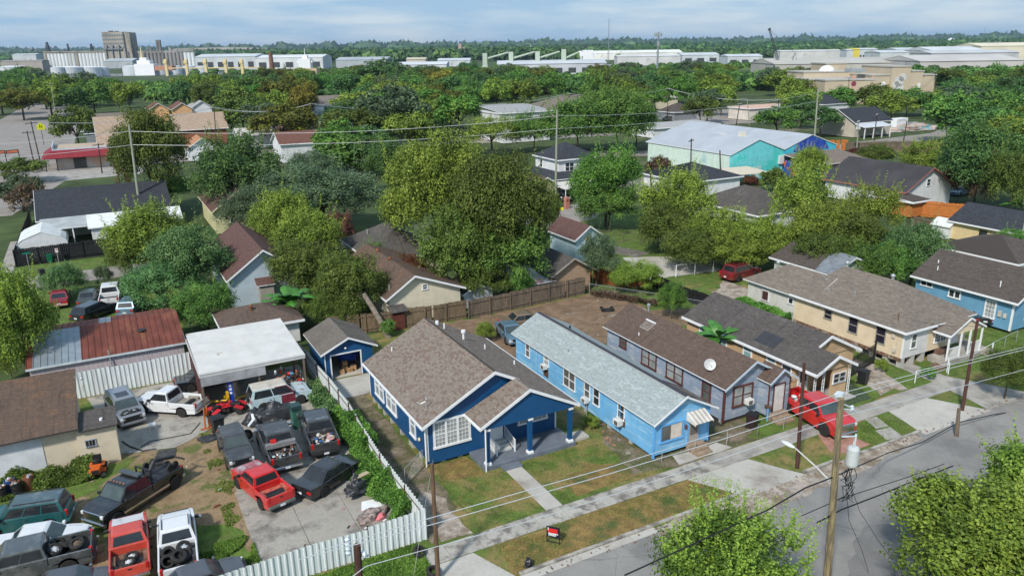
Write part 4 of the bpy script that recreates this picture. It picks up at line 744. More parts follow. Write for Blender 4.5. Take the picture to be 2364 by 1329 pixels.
    bm_ = bumpers or (CHROME if bed else pm)
    k = MB(); k.box(xf-.14, -W*.46, .32, xf+.09, W*.46, .52); k.build('bumper', bm_, th, bevel=.04, seg=2); k = MB(); k.box(xr-.1, -W*.46, .38, xr+.1, W*.46, .57); k.build('bumper', bm_, th, bevel=.04, seg=2)
    if plate: k = MB(); k.box(xr-.112, -.16, .56 if not bed else .4, xr-.1, .16, .7 if not bed else .54); k.build('licence_plate', surf('plate', (.6, .62, .65), .5), th)
    if strip: k = MB(); [k.box(-wb/2+.45, s*(W/2+.002)-.006, .5, wb/2-.45, s*(W/2+.002)+.006, .62) for s in (1, -1)]; k.build('side_strip', strip, th)
    if S.get('nowheel') is None: put_wheels(th, wb, W/2-.1, r, .24, rim)
    else: put_wheels(th, wb, W/2-.1, r, .24, rim, skip=S['nowheel'])
    th['_dims'] = (xr, xf, W, H); return th
def loc2w(th, x, y, z=0):
    a = th.rotation_euler.z; return Vector((th.location.x+x*math.cos(a)-y*math.sin(a), th.location.y+x*math.sin(a)+y*math.cos(a), th.location.z+z))
P_W = paint('white_car_paint', (.62, .63, .64), rough=.3); P_S = paint('silver_paint', (.33, .33, .34), .6, .3); P_BK = paint('black_car_paint', (.012, .013, .015), rough=.2); P_BF = paint('faded_black_paint', (.03, .03, .032), rough=.45, fade=(.10, .10, .10))
P_GY = paint('grey_truck_paint', (.06, .062, .066), .4, .3, fade=(.30, .30, .31), lo=.56, hi=.66); P_R = paint('bright_red_paint', (.50, .012, .012), rough=.3); P_RF = paint('faded_red_paint', (.48, .05, .03), rough=.5, fade=(.42, .16, .12), lo=.55, hi=.8); P_WF = paint('peeling_white_hood', (.5, .5, .52), rough=.6, fade=(.25, .22, .22)); P_RW = paint('worn_red_hood', (.30, .05, .05), rough=.6, fade=(.36, .33, .34), lo=.46, hi=.56)
P_TL = paint('teal_paint', (.012, .10, .105), .2, .3); P_TF = paint('faded_teal_roof', (.05, .085, .10), rough=.6, fade=(.16, .19, .2)); P_MR = paint('maroon_paint', (.15, .012, .018), rough=.3); P_LB = paint('light_blue_old_paint', (.38, .50, .54), rough=.5, fade=(.55, .55, .52)); P_BG = paint('burgundy_paint', (.16, .012, .03), rough=.4); P_OW = paint('dirty_cream_roof', (.5, .46, .4), rough=.7, fade=(.3, .26, .22)); P_RH = paint('rust_stained_hood', (.42, .5, .53), rough=.6, fade=(.22, .10, .06), lo=.5, hi=.6)
P_BL = paint('blue_grey_paint', (.09, .17, .24), .2, .35, fade=(.2, .25, .28)); P_TA = paint('rusty_tan_paint', (.19, .145, .10), .2, .5, fade=(.25, .11, .06)); P_DG = paint('dark_grey_paint', (.07, .08, .08), .3, .3); P_GG = paint('greenish_grey_paint', (.085, .095, .095), .3, .35, fade=(.2, .21, .21)); P_GM = paint('gunmetal_paint', (.11, .11, .12), .5, .3)
SUNR = glass('sunroof_glass', (.03, .025, .03))
v = vehicle('pickup_truck', 'white regular cab pickup beside the tall white metal fence', 'pickup', 'pickup', P_W, (338, 956), (419, 963), 'L', 1, wb=3.15, bedm=None, floorm=surf('dirty_bed', (.25, .23, .2), .8, .3, 3))
v = vehicle('suv', 'silver SUV with sunroof and open engine bay by the small shed roof', 'suv', 'suv', P_S, (283, 997), (245, 944), 'R', 3, open_hood=True, H=1.68); k = MB(); k.box(-.75, -.42, 1.675, .2, .42, 1.69); k.build('sunroof', SUNR, [c for c in v.children if c.name.startswith('roof')][0])
v = vehicle('old_suv', 'light blue and white old truck with burgundy door by the canopy', 'suv', 'suv', P_LB, (697, 932), (608, 952), 'R', 2, wb=2.7, ro=.85, roofm=P_OW, hoodm=P_RH, doorm=P_BG, H=1.8, W=1.95, rim='steel')
t = MB(); t.cyl((-2.35, .1, 1.0), (-2.13, .1, 1.0), .38, .38, 18); t.build('spare_wheel', RUBBER, v)
gt = vehicle('pickup_truck', 'grey faded crew cab pickup with its bed full of bagged junk', 'pickup', 'crew', P_GY, (697, 990), (720, 1055), 'L', 2, ro=1.05, wb=3.6, bumpers=DARK)
bt = vehicle('pickup_truck', 'black dually pickup with an aluminium toolbox across its bed', 'pickup', 'crew', P_BF, (600, 1027), (624, 1082), 'L', 2, wb=3.6, W=2.05, mirm=CHROME)
sb = vehicle('suv', 'faded black small SUV facing the street with its roof half stripped', 'suv', 'suv', P_BF, (531, 1090), (508, 1036), 'R', 2, wb=2.6, H=1.62, W=1.75, cab=(-2.0, -1.8, .1, .72))
rp = vehicle('pickup_truck', 'bright red extended cab pickup with empty bed and worn hood on the slab', 'pickup', 'pickup', P_R, (551, 1126), (608, 1177), 'L', 2, wb=3.15, W=1.78, H=1.66, cab=(-.85, -.68, .5, 1.12), hoodm=P_RW, floorm=surf('scratched_red_floor', (.40, .10, .07), .6, .3, 4, (.3, .26, .24), .55, .65, 2), bumpers=surf('green_grey_bumper', (.10, .12, .11), .5), ro=1.0)
bs = vehicle('sedan', 'black sedan with its nose in the green vines', 'sedan', 'sedan', P_BK, (812, 1104), (757, 1141), 'R', 2, wb=2.68, H=1.44)
tow = vehicle('tow_truck', 'black crew cab tow truck with light bar and folded wheel lift', 'tow truck', 'crew', P_BK, (282, 1207), (397, 1133), 'L', 2, wb=4.15, ro=.75, fo=.8, H=1.9, W=1.98, cab=(-.45, -.3, 1.1, 1.65), grm=CHROME, r=.42, mirm=DARK, strip=CHROME)
k = MB(); k.box(-.1, -.75, 1.97, .25, .75, 2.1); k.build('light_bar', surf('smoked_bar', (.06, .07, .08), .3), tow, bevel=.03)
k = MB(); [k.blob((1.0, y, 1.97), (.06, .04, .035), 6, 4) for y in (-.5, -.25, 0, .25, .5)]; k.build('roof_marker', surf('amber_lens', (.6, .18, .03), .3), tow)
k = MB(); k.box(-2.6, -.9, 1.1, -.6, .9, 1.2); k.tube([(-1.0, 0, 1.2), (-1.6, 0, 1.95), (-3.0, 0, 1.5)], .12, 6); k.tube([(-2.2, -.7, 1.25), (-2.6, 0, 1.35), (-2.2, .7, 1.25)], .08, 6); k.tube([(-3.0, 0, 1.5), (-3.3, -.6, 1.3)], .06); k.tube([(-3.0, 0, 1.5), (-3.3, .6, 1.3)], .06); [k.box(-.8, y-.03, 1.2, -.72, y+.03, 1.9) for y in (-.6, 0, .6)]; k.box(-.8, -.65, 1.85, -.72, .65, 1.92); k.build('wheel_lift', surf('tow_black', (.025, .025, .028), .5, .3, 4), tow)
for x, y in ((-2.0, .75), (-1.6, -.78), (-2.45, .72), (-2.1, -.78)):
    k = MB(); k.lathe([(.1, -.07), (.2, -.07), (.22, 0), (.2, .07), (.1, .07)], (x, y, 1.42), 12, 0, Matrix.Rotation(math.pi/2, 4, 'X')); k.cyl((x, y-.05, 1.42), (x, y+.05, 1.42), .1, .1, 8, 1); k.build('dolly_wheel', [RUBBER, surf('rim_steel', (.3, .3, .3))], tow)
vehicle('suv', 'dark teal SUV with faded grey roof at the left edge', 'suv', 'suv', P_TL, (2, 1243), (108, 1226), 'L', 3, roofm=P_TF, rail=True, wb=2.75, H=1.72)
vehicle('sedan', 'white sedan between the teal SUV and the grey truck full of tyres', 'sedan', 'sedan', P_W, (152, 1284), (30, 1304), 'R', 2, wb=2.75)
gp = vehicle('pickup_truck', 'greenish grey pickup heaped with old tyres at the left edge', 'pickup', 'crew', P_GG, (-8, 1366), (140, 1328), 'L', 2, wb=3.7, H=1.8, bumpers=DARK)
vehicle('sedan', 'silver grey sedan cut off by the bottom edge beside the tyre truck', 'sedan', 'sedan', P_GM, (215, 1394), (98, 1420), 'R', 2)
op = vehicle('pickup_truck', 'faded orange red pickup with peeling white hood and two wheels in its bed', 'pickup', 'pickup', P_RF, (341, 1232), (347, 1314), 'R', 2, W=1.9, wb=3.2, hoodm=P_WF, cab=(-.75, -.55, .45, 1.1), floorm=surf('rusty_bed', (.16, .09, .06), .9, .4, 3), ro=1.1)
wp = vehicle('pickup_truck', 'white short bed four door truck filled with tyres near the orange red pickup', 'pickup', 'pickup', P_W, (1.6, 41.1, 0), (1.35, 37.6, 0), 'R', 2, px=False, W=1.92, wb=3.5, cab=(-.75, -.5, .8, 1.4), ro=1.2, rail=True, bumpers=P_W, deck=.7)
vehicle('sedan', 'grey sedan mostly hidden behind the white metal fence at the bottom', 'sedan', 'sedan', P_GM, (2.7, 34.75, 0), (0, 34.45, 0), 'R', 2, px=False)
vehicle('sedan', 'dark sedan parked in the shade under the white canopy', 'sedan', 'sedan', P_BK, (500, 893), (468, 900), 'R', 2)
g_ = 'old cars behind the rusty shed'
vehicle('sedan', 'red sedan with tan bumper behind the rusty shed roof', 'sedan', 'sedan', paint('old_red_paint', (.22, .02, .035), rough=.4), (124, 691), (119, 716), 'L', 2, group=g_, bumpers=paint('tan_bumper', (.42, .26, .2)))
vehicle('sedan', 'dark grey sedan between the red sedan and the white truck', 'sedan', 'sedan', P_DG, (233, 688), (222, 706), 'R', 2, group=g_)
vehicle('pickup_truck', 'white pickup parked behind the rusty shed next to the vine covered trees', 'pickup', 'crew', P_W, (240, 690), (236, 705), 'L', 2, group=g_, wb=3.9)
vehicle('station_wagon', 'black station wagon nearest to the rusty shed roof', 'wagon', 'wagon', P_BK, (255, 724), (215, 742), 'R', 3, group=g_)
vehicle('hatchback', 'blue grey hatchback half hidden under the vine covered trees', 'hatchback', 'wagon', P_BL, (296, 712), (280, 728), 'L', 2, group=g_)
f1 = vehicle('pickup_truck', 'shiny red lifted pickup with black wheels parked on the driveway', 'pickup', 'crew', P_R, (1907, 1009.6), (1813, 951), 'R', 2, wb=3.75, rim='dark', r=.46, H=1.94, belt=1.3, hood=1.27, deck=.85, W=2.02, grm=CHROME, bedm=P_R)
k = MB(); k.blob((-1.9, .3, 1.05), (.22, .18, .2), 8, 6); k.blob((-2.2, -.1, .98), (.25, .2, .12), 8, 5); k.box(-1.6, -.6, .9, -1.2, -.2, 1.15); tag(k.build('paint_bucket', surf('bucket_white', (.6, .6, .6), .5), loc=f1.location, rz=f1.rotation_euler.z), 'white buckets and bags in the bed of the lifted red pickup', 'bucket')
vehicle('suv', 'maroon SUV with roof rack parked on pale gravel behind the cream house', 'suv', 'suv', P_MR, (1745, 640), (1701, 652), 'R', 3, rail=True, wb=3.0, ro=1.1, H=1.85, W=1.95)
vehicle('sedan', 'black sedan parked between the cream house and the medium blue house', 'sedan', 'sedan', P_BK, (2226, 722), (2247, 752), 'L', 2)
vehicle('sedan', 'old light blue sedan behind the dark blue bungalow', 'sedan', 'sedan', P_BL, (1173, 800), (1147, 769), 'R', 2)
vehicle('sedan', 'rusty tan sedan under the wooden fence in the dirt yard', 'sedan', 'sedan', P_TA, (1238, 757), (1195, 763), 'R', 2)
vehicle('van', 'white passenger van parked beyond the teal warehouse', 'van', 'suv', P_W, (1575, 270), (1556, 271), 'R', 3, H=2.2, belt=1.2, hood=1.2, wb=3.4, cab=(-2.5, -2.4, 1.0, 1.5))
vehicle('suv', 'dark blue SUV on the road corner beside the white van', 'suv', 'suv', P_DG, (1530, 279), (1545, 281), 'L', 3)
vehicle('pickup_truck', 'white pickup in front of the white box trailer', 'pickup', 'crew', P_W, (2030, 313), (2014, 316), 'R', 2)
vehicle('suv', 'black SUV under the flat carport beside the two storey house', 'suv', 'suv', P_BK, (1318, 466), (1322, 458), 'L', 3)
vehicle('suv', 'dark SUV under the cloth carport at the teal warehouse', 'suv', 'suv', P_BK, (1660, 418), (1685, 412), 'R', 3)
vehicle('sedan', 'grey covered car behind the white barn like house', 'sedan', 'sedan', P_BL, (2190, 452), (2218, 446), 'R', 2)
# --- tyres
def tyre_mesh(r=.36, w=.24):
    t = MB(); t.lathe([(r*.6, -w/2), (r*.88, -w/2), (r, -w*.3), (r, w*.3), (r*.88, w/2), (r*.6, w/2), (r*.6, -w/2)], n=20); return t
TY = tyre_mesh().build('tyre', RUBBER); TYD = TY.data; bpy.data.objects.remove(TY)
def tyre(p, rot, label, group=None, s=1., rim=None):
    o = bpy.data.objects.new('tyre', TYD); COL.objects.link(o); o.location = p; o.rotation_euler = rot; o.scale = (s, s, s); tag(o, label, 'tyre', group)
    if rim:
        k = MB(); k.lathe([(.22, -.05), (.2, .04), (.09, .07), (.09, .1), (.001, .1)], n=14)
        for i in range(6): t_ = i*math.pi/3; k.cyl((.15*math.cos(t_), .15*math.sin(t_), .05), (.15*math.cos(t_), .15*math.sin(t_), .075), .025, .025, 6, 1)
        k.build('rim', [surf('rim_alloy', (.45, .45, .46)) if rim == 1 else surf('rim_brown', (.12, .085, .06), .8), DARK], o)
    return o
for (x, y, z, rx, ry, s, lb, rm) in ((-1.3, .35, 1.22, .5, .2, 1.0, 'tyre with spoked rim lying highest in the greenish grey truck', 1), (-1.0, -.35, 1.0, .2, -.3, 1., 'tyre with silver rim lying flat at the front of the grey truck bed', 1), (-1.75, -.1, 1.1, -.3, .5, 1., 'plain tyre in the middle of the grey truck bed heap', 0), (-2.3, .2, 1.15, .25, -.2, 1.05, 'large tyre with rusty rim by the tailgate of the grey truck', 2), (-2.2, -.45, 1.0, .1, .3, 1., 'tyre against the tailgate side of the grey truck bed', 0), (-1.35, -.6, .93, .9, 0, .9, 'tyre leaning on the bed wall of the grey truck', 0)):
    tyre(loc2w(gp, x, y, z), (rx, ry, .3), lb, 'tyres in the grey truck', s, rm)
for (x, y, z, rx, ry, s, lb, rm) in ((-1.35, -.3, 1.05, .7, .3, 1.1, 'biggest tyre at the cab end of the white truck bed', 1), (-1.4, .45, 1.0, 1.0, -.4, 1., 'tyre leaning on the left wall of the white truck bed', 0), (-1.85, -.3, 1.0, .35, .1, 1., 'tyre in the middle of the white truck bed', 2), (-2.15, -.05, 1.15, .4, .1, 1.1, 'tyre lying on the others by the white truck tailgate', 0), (-2.1, .5, 1.0, .9, -.5, 1., 'tyre standing in the rear left corner of the white truck bed', 0), (-1.75, .3, .9, .2, 0, .9, 'tyre at the bottom of the heap in the white truck bed', 0)):
    tyre(loc2w(wp, x, y, z), (rx, ry, .2), lb, 'tyres in the white truck', s, rm)
for x, y, z, lb in ((-1.5, -.1, .85, 'wheel with white spoked rim nearer the cab in the orange red pickup'), (-2.05, .05, .92, 'wheel with white spoked rim nearer the tailgate of the orange red pickup')): tyre(loc2w(op, x, y, z), (.15, -.1, 0), lb, 'wheels in the orange red pickup', .95, 1)
p = G(968, 1272, .3); tyre(p, (.5, .4, 0), 'worn tyre leaning near the end of the white metal fence'); p = G(1000, 1318, .2); tyre(p, (.25, .1, 0), 'tyre lying at the foot of the brown wooden pole')
p = G(571, 1003, .3); tyre(p, (1.2, 0, .5), 'old tyre with rusty rim between the black bin and the tarp', None, 1.05, 2)
k = MB(); rr = random.Random(3)
for _ in range(46): c = (rr.uniform(-2.5, -1.15), rr.uniform(-.65, .65), rr.uniform(.8, 1.12)); k.blob(c, (rr.uniform(.06, .2), rr.uniform(.06, .2), rr.uniform(.05, .12)), 6, 4, rr.randrange(5), .2, rr.randrange(99))
tag(struct(k.build('bagged_junk', [surf('rag_white', (.5, .48, .45), .8, .3, 5), surf('rag_pink', (.4, .2, .2), .8), surf('rag_blue', (.04, .12, .3), .7), surf('rag_tan', (.3, .22, .15), .8), DARK], loc=gt.location, rz=gt.rotation_euler.z), 'stuff'), 'heap of bags and rags in the grey faded pickup bed', 'junk')
k = MB(); k.box(-1.3, -.93, 1.05, -.88, .93, 1.32); k.box(-1.32, -.94, 1.32, -.86, .94, 1.36); tag(k.build('toolbox', surf('diamond_plate', (.42, .42, .42), .35, .12, 6, metal=.6), loc=bt.location, rz=bt.rotation_euler.z, bevel=.01), 'aluminium toolbox across the black dually pickup bed', 'toolbox')
k = MB()
for _ in range(40): c = (rr.uniform(-2.6, -1.5), rr.uniform(-.7, .7), rr.uniform(.85, 1.05)); k.blob(c, (rr.uniform(.04, .2), rr.uniform(.04, .12), rr.uniform(.03, .08)), 6, 4, rr.randrange(4), .2, rr.randrange(99))
tag(struct(k.build('scrap_metal', [surf('engine_dark', (.02, .02, .022)), RUST, STEEL, surf('scrap_tan', (.25, .2, .14), .7)], loc=bt.location, rz=bt.rotation_euler.z), 'stuff'), 'scrap metal and cables in the bed of the black dually pickup', 'scrap')
k = MB(); k.box(-1.75, .25, 1.37, -1.5, .6, 1.55); tag(k.build('fuel_can', surf('red_plastic', (.5, .02, .02), .4), loc=loc2w(bt, .6, 0, 0), rz=bt.rotation_euler.z), 'small red fuel can on the toolbox of the black pickup', 'fuel can')
# ================================================================== THE REPAIR YARD: FENCES, SHEDS, CANOPY
FMET = surf('white_metal_sheet', (.66, .70, .70), .45, .1, 1.5, (.40, .30, .22), .64, .76, .9, metal=.15, stretch=(2, 2, .35)); FPOST = surf('rusty_post', (.08, .04, .03), .8, .3, 4)
def metal_fence(label, pts, h0, h1, group=None, plen=2.9, back=False, side=1):
    th = thing('metal_fence', label, 'fence', (pts[0][0], pts[0][1], 0), 0, group); o = Vector((pts[0][0], pts[0][1], 0)); rr = random.Random(int(pts[0][0]*10)+3)
    tot = sum((Vector((*b_, 0))-Vector((*a, 0))).length for a, b_ in zip(pts, pts[1:])); run = 0
    for a, b_ in zip(pts, pts[1:]):
        a = Vector((*a, 0)); b_ = Vector((*b_, 0)); Lg = (b_-a).length; d = (b_-a)/Lg; n = Vector((-d.y, d.x, 0))*side; k = max(1, round(Lg/plen))
        for i in range(k):
            s0, s1 = Lg*i/k, Lg*(i+1)/k; mb = MB(); H = h0+(h1-h0)*(run+s0)/tot+rr.uniform(-.05, .05); m = max(2, int((s1-s0)/.32)); cs = []; tl = rr.uniform(-.04, .04)
            for j in range(m):
                u = s0+.01+(s1-s0-.02)*j/m; w = (s1-s0-.02)/m
                for f_, q in ((0, 0), (.6, 0), (.68, .06), (.88, .06)): cs.append((u+w*f_, q))
            cs.append((s1-.01, 0)); vs = []
            for u, q in cs:
                p = a+d*u+n*q-o; hh = H+tl*(u-s0); vs += [(p.x, p.y, .03), (p.x, p.y, hh)]
            mb.add(vs, [(2*j, 2*j+2, 2*j+3, 2*j+1) for j in range(len(cs)-1)]); t_ = n*-.01; q0 = len(cs)
            mb.add([tuple(Vector(v_)+t_) for v_ in vs], [(2*j, 2*j+1, 2*j+3, 2*j+2) for j in range(q0-1)]); mb.build('panel', FMET, th)
            p = a+d*s0-n*.06-o; pm = MB(); pm.cyl((p.x, p.y, 0), (p.x, p.y, H+.05), .04, .04, 6); pm.build('post', FPOST, th)
            rl = MB(); q1 = a+d*s1-n*.05-o; q2 = a+d*s0-n*.05-o
            for z in (H*.25, H*.8): rl.cyl((q2.x, q2.y, z), (q1.x, q1.y, z), .022, .022, 4)
            rl.build('rail', FPOST, th)
        run += Lg
    return th
metal_fence('white ribbed metal fence along the street side of the repair yard', [(-5, 32.6), (1.0, 33.7), (6.2, 34.1), (12.65, 34.0)], 1.85, 1.85, side=-1)
metal_fence('white ribbed metal fence running beside the dark blue bungalow, vines behind it', [(12.65, 34.0), (12.6, 37), (12.5, 41), (12.6, 44.5), (12.95, 49), (12.9, 54), (12.6, 63.5)], 1.75, 1.8, side=-1)
metal_fence('tall white ribbed metal fence behind the white pickup', [(-4.6, 63.9), (4.2, 63.9)], 2.2, 2.1, side=-1); metal_fence('low grey blue metal fence left of the tall white one', [(-14, 62.6), (-4.7, 63.9)], 1.5, 1.5, side=-1)
def canopy():
    th = thing('canopy', 'large white ribbed metal canopy over the repair bay', 'canopy', (4.1, 56.2, 0)); W, D = 7.6, 8.2; z0, z1 = 3.2, 3.55
    WM = surf('white_canopy_sheet', (.54, .54, .525), .45, .06, 1, (.26, .18, .11), .64, .7, .4, metal=.05); mb = MB(); n = 26
    for i in range(n):
        y = D*i/n; h = D/n; zz = lambda t: z0+(z1-z0)*t/D
        for a, b_, q, q2 in ((0, .6, 0, 0), (.6, .7, 0, .07), (.7, .9, .07, .07), (.9, 1., .07, 0)): ya, yb = y+h*a, y+h*b_; mb.poly([(0, ya, zz(ya)+q), (W, ya, zz(ya)+q), (W, yb, zz(yb)+q2), (0, yb, zz(yb)+q2)])
    mb.poly([(0, 0, z0-.03), (0, D, z1-.03), (W, D, z1-.03), (W, 0, z0-.03)]); mb.build('roof_sheet', WM, th)
    f = MB(); f.box(-.05, -.06, z0-.32, W+.05, 0, z0+.02); f.box(-.05, -.1, z0-.1, W+.05, -.06, z0-.04); f.box(-.06, 0, z0-.3, 0, D, z0-.02); f.box(W, 0, z0-.3, W+.06, D, z0-.02); f.build('fascia', WM, th)
    s = MB(); s.box(0, -.12, z0-1.0, 4.6, -.1, z0-.32); s.build('hanging_tarp', surf('grey_tarp', (.27, .28, .29), .6, .2, 2), th)
    for x, y in ((.08, .05), (4.1, .05), (W-.1, .05), (.08, D-.1), (W-.1, D-.1), (.08, 4), (W-.1, 4)): p = MB(); p.box(x-.07, y-.07, 0, x+.07, y+.07, z0-.05); p.build('post', FENCEW, th)
    bk = MB(); bk.box(.1, D-.15, 0, W-.1, D-.1, 2.9); bk.box(0, .3, 0, .05, D, 2.6, 1); bk.build('back_wall', [surf('brown_sheet', (.06, .045, .04), .8, .3, 2), surf('dark_red_sheet', (.07, .02, .02), .7)], th)
canopy()
def lift():
    th = thing('car_lift', 'two post car lift with blue column and yellow arms under the canopy', 'car lift', (6.1, 56.6, .06)); k = MB(); k.box(-.18, -.2, 0, .18, .2, 2.9); k.build('column', surf('lift_blue', (.01, .05, .35), .4), th, bevel=.02)
    k = MB(); [k.box(-.1, -.215, z, .08, -.2, z+.18) for z in (1.0, 1.3, 1.6)]; k.build('lettering', WHITE, th)
    for a, l in ((2.7, 1.6), (.45, 1.4), (1.9, 1.1)):
        k = MB(); c, s = math.cos(a), math.sin(a); k.cyl((0, .1, .4), (c*l, .1+s*l, .3), .09, .07, 6); k.cyl((c*l, .1+s*l, .2), (c*l, .1+s*l, .42), .1, .1, 10); k.build('arm', surf('lift_yellow', (.6, .36, .01), .4), th)
    k = MB(); k.box(-.35, -.3, 0, -.18, .1, 1.2); k.build('arm_carriage', surf('lift_yellow', (.6, .36, .01)), th)
lift()
# shelf heap in the bay
k = MB(); rr = random.Random(11)
for _ in range(150): c = (rr.uniform(-1.2, 1.2), rr.uniform(-.7, .9), rr.uniform(.05, .3)+abs(rr.gauss(0, .75))); k.blob(c, (rr.uniform(.06, .22), rr.uniform(.06, .2), rr.uniform(.05, .18)), 6, 4, rr.randrange(8), .25, rr.randrange(99))
for _ in range(25): a = Vector((rr.uniform(-1.2, 1.2), rr.uniform(-.7, .9), rr.uniform(.2, 1.6))); k.cyl(a, a+Vector((rr.uniform(-.5, .5), rr.uniform(-.5, .5), rr.uniform(-.3, .5))), .02, .02, 5, rr.randrange(8))
JM = [surf('engine_dark', (.02, .02, .022)), RUST, STEEL, surf('scrap_tan', (.25, .2, .14)), surf('red_plastic', (.5, .02, .02)), surf('black_plastic', (.012, .012, .013)), surf('scrap_blue', (.03, .12, .2), .5), surf('scrap_orange', (.5, .12, .02), .5)]
tag(struct(k.build('spare_parts', JM, loc=(10.3, 56.9, .1)), 'stuff'), 'jumble of engines, hoses and spare parts at the right end of the canopy', 'spare parts')
for i, (x, y, c, lb) in enumerate(((9.1, 56.1, 'red_plastic', 'red upright jack near the middle of the canopy bay'), (9.7, 56.3, 'scrap_orange', 'orange engine hoist beside the red jack under the canopy'))):
    k = MB(); k.box(-.06, -.06, 0, .06, .06, 1.5); k.box(-.35, -.05, 0, .35, .05, .08); k.cyl((0, 0, 1.5), (.45, 0, 1.7), .05, .04, 6); tag(k.build('shop_jack', MATS[c], loc=(x, y, .07)), lb, 'jack')
for i, (x, lb) in enumerate(((10.1, 'green plastic crate on the ground at the canopy edge'), (9.9, 'green wire rack behind the plastic crate under the canopy'))):
    k = MB(); h = (.3, .9)[i]; [k.box(-.35, -.25, z, .35, .25, z+.04) for z in (0, h-.04)]; [k.box(a-.025, b_-.025, 0, a+.025, b_+.025, h) for a in (-.33, 0, .33) for b_ in (-.23, .23)]; k.box(-.34, -.24, .04, .34, .24, h*.6) if i == 0 else None
    tag(k.build(('plastic_crate', 'wire_rack')[i], surf('crate_green', (.02, .32, .05), .5), loc=(x, 55.9+i*.7, .07)), lb, ('crate', 'rack')[i])
# quad bikes
def quad(p, rz, label):
    th = thing('quad_bike', label, 'quad bike', p, rz, 'quad bikes by the black bin'); RM = surf('quad_red', (.45, .02, .03), .4, .2, 3)
    for y in (.38, -.38):
        k = MB(); k.prism([(.25, y-.2, .62), (.9, y-.2, .5), (.95, y+.2, .5), (.25, y+.2, .62)], (0, 0, .05)); k.prism([(-.9, y-.2, .5), (-.3, y-.2, .66), (-.3, y+.2, .66), (-.9, y+.2, .5)], (0, 0, .05)); k.build('fender', RM, th, bevel=.02)
    k = MB(); k.box(-.6, -.14, .62, .15, .14, .78); k.build('seat', DARK, th, bevel=.04); k = MB(); k.box(.15, -.18, .55, .85, .18, .78); k.build('tank', RM, th, bevel=.06); k = MB(); k.box(-.5, -.15, .25, .6, .15, .6); k.build('engine', JM[0], th)
    k = MB(); k.cyl((.4, 0, .7), (.3, 0, 1.0), .03, .03); k.cyl((.3, -.38, 1.02), (.3, .38, 1.02), .025, .025); k.build('handlebar', DARK, th)
    for x, y in ((.6, .42), (.6, -.42), (-.6, .42), (-.6, -.42)):
        k = MB(); k.lathe([(.1, -.11), (.24, -.11), (.28, 0), (.24, .11), (.1, .11)], (x, y, .28), 12, 0, Matrix.Rotation(math.pi/2, 4, 'X')); k.build('wheel', RUBBER, th)
quad(G(508, 958, .07), .6, 'red quad bike missing panels behind the black bin, left one'); quad(G(540, 950, .07), 2.6, 'pinkish red quad bike near the blue lift column, right one')
def bin_(p, rz, col, label, s=1., logo=False, lid=None):
    th = thing('wheeled_bin', label, 'bin', p, rz); k = MB(); a, b_ = .24*s, .31*s; h = .98*s
    k.add([(-a, -a, .08), (a, -a, .08), (a, a, .08), (-a, a, .08), (-b_, -b_, h), (b_, -b_, h), (b_, b_, h), (-b_, b_, h)], [(0, 3, 2, 1), (0, 1, 5, 4), (1, 2, 6, 5), (2, 3, 7, 6), (3, 0, 4, 7), (4, 5, 6, 7)]); k.build('bin_body', col, th, bevel=.02)
    k = MB(); k.box(-b_-.03, -b_-.04, h, b_+.03, b_+.04, h+.06); k.box(-b_*.6, -b_*.6, h+.06, b_*.6, b_*.6, h+.09); k.build('lid', lid or col, th, bevel=.02); k = MB(); k.cyl((-b_, b_+.06, h-.08), (b_, b_+.06, h-.08), .02, .02); k.build('handle', DARK, th)
    for x in (-.24*s, .24*s): k = MB(); k.cyl((x-.03, b_*.8, .11), (x+.03, b_*.8, .11), .11, .11, 12); k.build('wheel', RUBBER, th)
    if logo: k = MB(); k.cyl((0, -a-.052, .66), (0, -a-.045, .66), .09, .09, 12); k.box(-.12, -a-.055, .5, .12, -a-.035, .54); k.build('bin_logo', WHITE, th)
bin_(G(1735, 988), .3, surf('bin_maroon', (.03, .015, .018), .5), 'dark maroon bin with black lid beside the sky blue house', 1.1, lid=DARK); bin_(G(1991, 886), .2, surf('bin_black', (.014, .016, .018), .5), 'black bin in front of the black iron gate', 1.15)
bin_(G(505, 1000, .06), .2, surf('bin_black', (.014, .016, .018)), 'black bin with round white logo at the corner of the slab', 1.25, True); bin_(G(116, 606), .1, surf('bin_green', (.0, .13, .06), .5), 'green bin standing by the black side street fence', 1.1); bin_(G(100, 640), .3, DARK, 'black bin on the side street near the shrub', 1.)
k = MB(); k.box(-.3, -.3, 0, .3, .3, 1.45); k.box(-.36, -.36, 1.45, .36, .36, 1.75, 1); k.box(-.02, -.32, 1.0, .04, -.3, 1.2, 2); tag(k.build('steel_cabinet', [surf('green_metal', (.035, .12, .09), .5, .2, 2), surf('dark_green', (.02, .05, .045), .5), STEEL], loc=G(686, 985, .07), rz=.1, bevel=.01), 'tall green metal box with dark cap between the two pickups', 'cabinet')
def heap(name, label, cat, p, sx, sy, sz, mat, seed, rz=0, j=.18):
    me = MB(); rr = random.Random(seed); n, m_ = 20, 12
    from mathutils import noise
    vs = []
    for a in range(m_+1):
        ph = math.pi/2*a/m_
        for b_ in range(n):
            t_ = 2*math.pi*b_/n; d = Vector((math.cos(t_)*math.sin(ph), math.sin(t_)*math.sin(ph), math.cos(ph))); q = 1+j*2.2*noise.noise(d*1.7+Vector((seed*3.1, 0, 0)))+j*noise.noise(d*5+Vector((0, seed, 0)))
            vs.append((d.x*sx*q, d.y*sy*q, max(0, d.z*sz*q)))
    me.add(vs, [(a*n+b_, (a+1)*n+b_, (a+1)*n+(b_+1) % n, a*n+(b_+1) % n) for a in range(m_) for b_ in range(n)]); o = me.build(name, mat, loc=p, rz=rz, smooth=True); return tag(o, label, cat)
TP = surf('black_tarp', (.028, .03, .034), .45, .3, 3, bump=.8, bs=4)
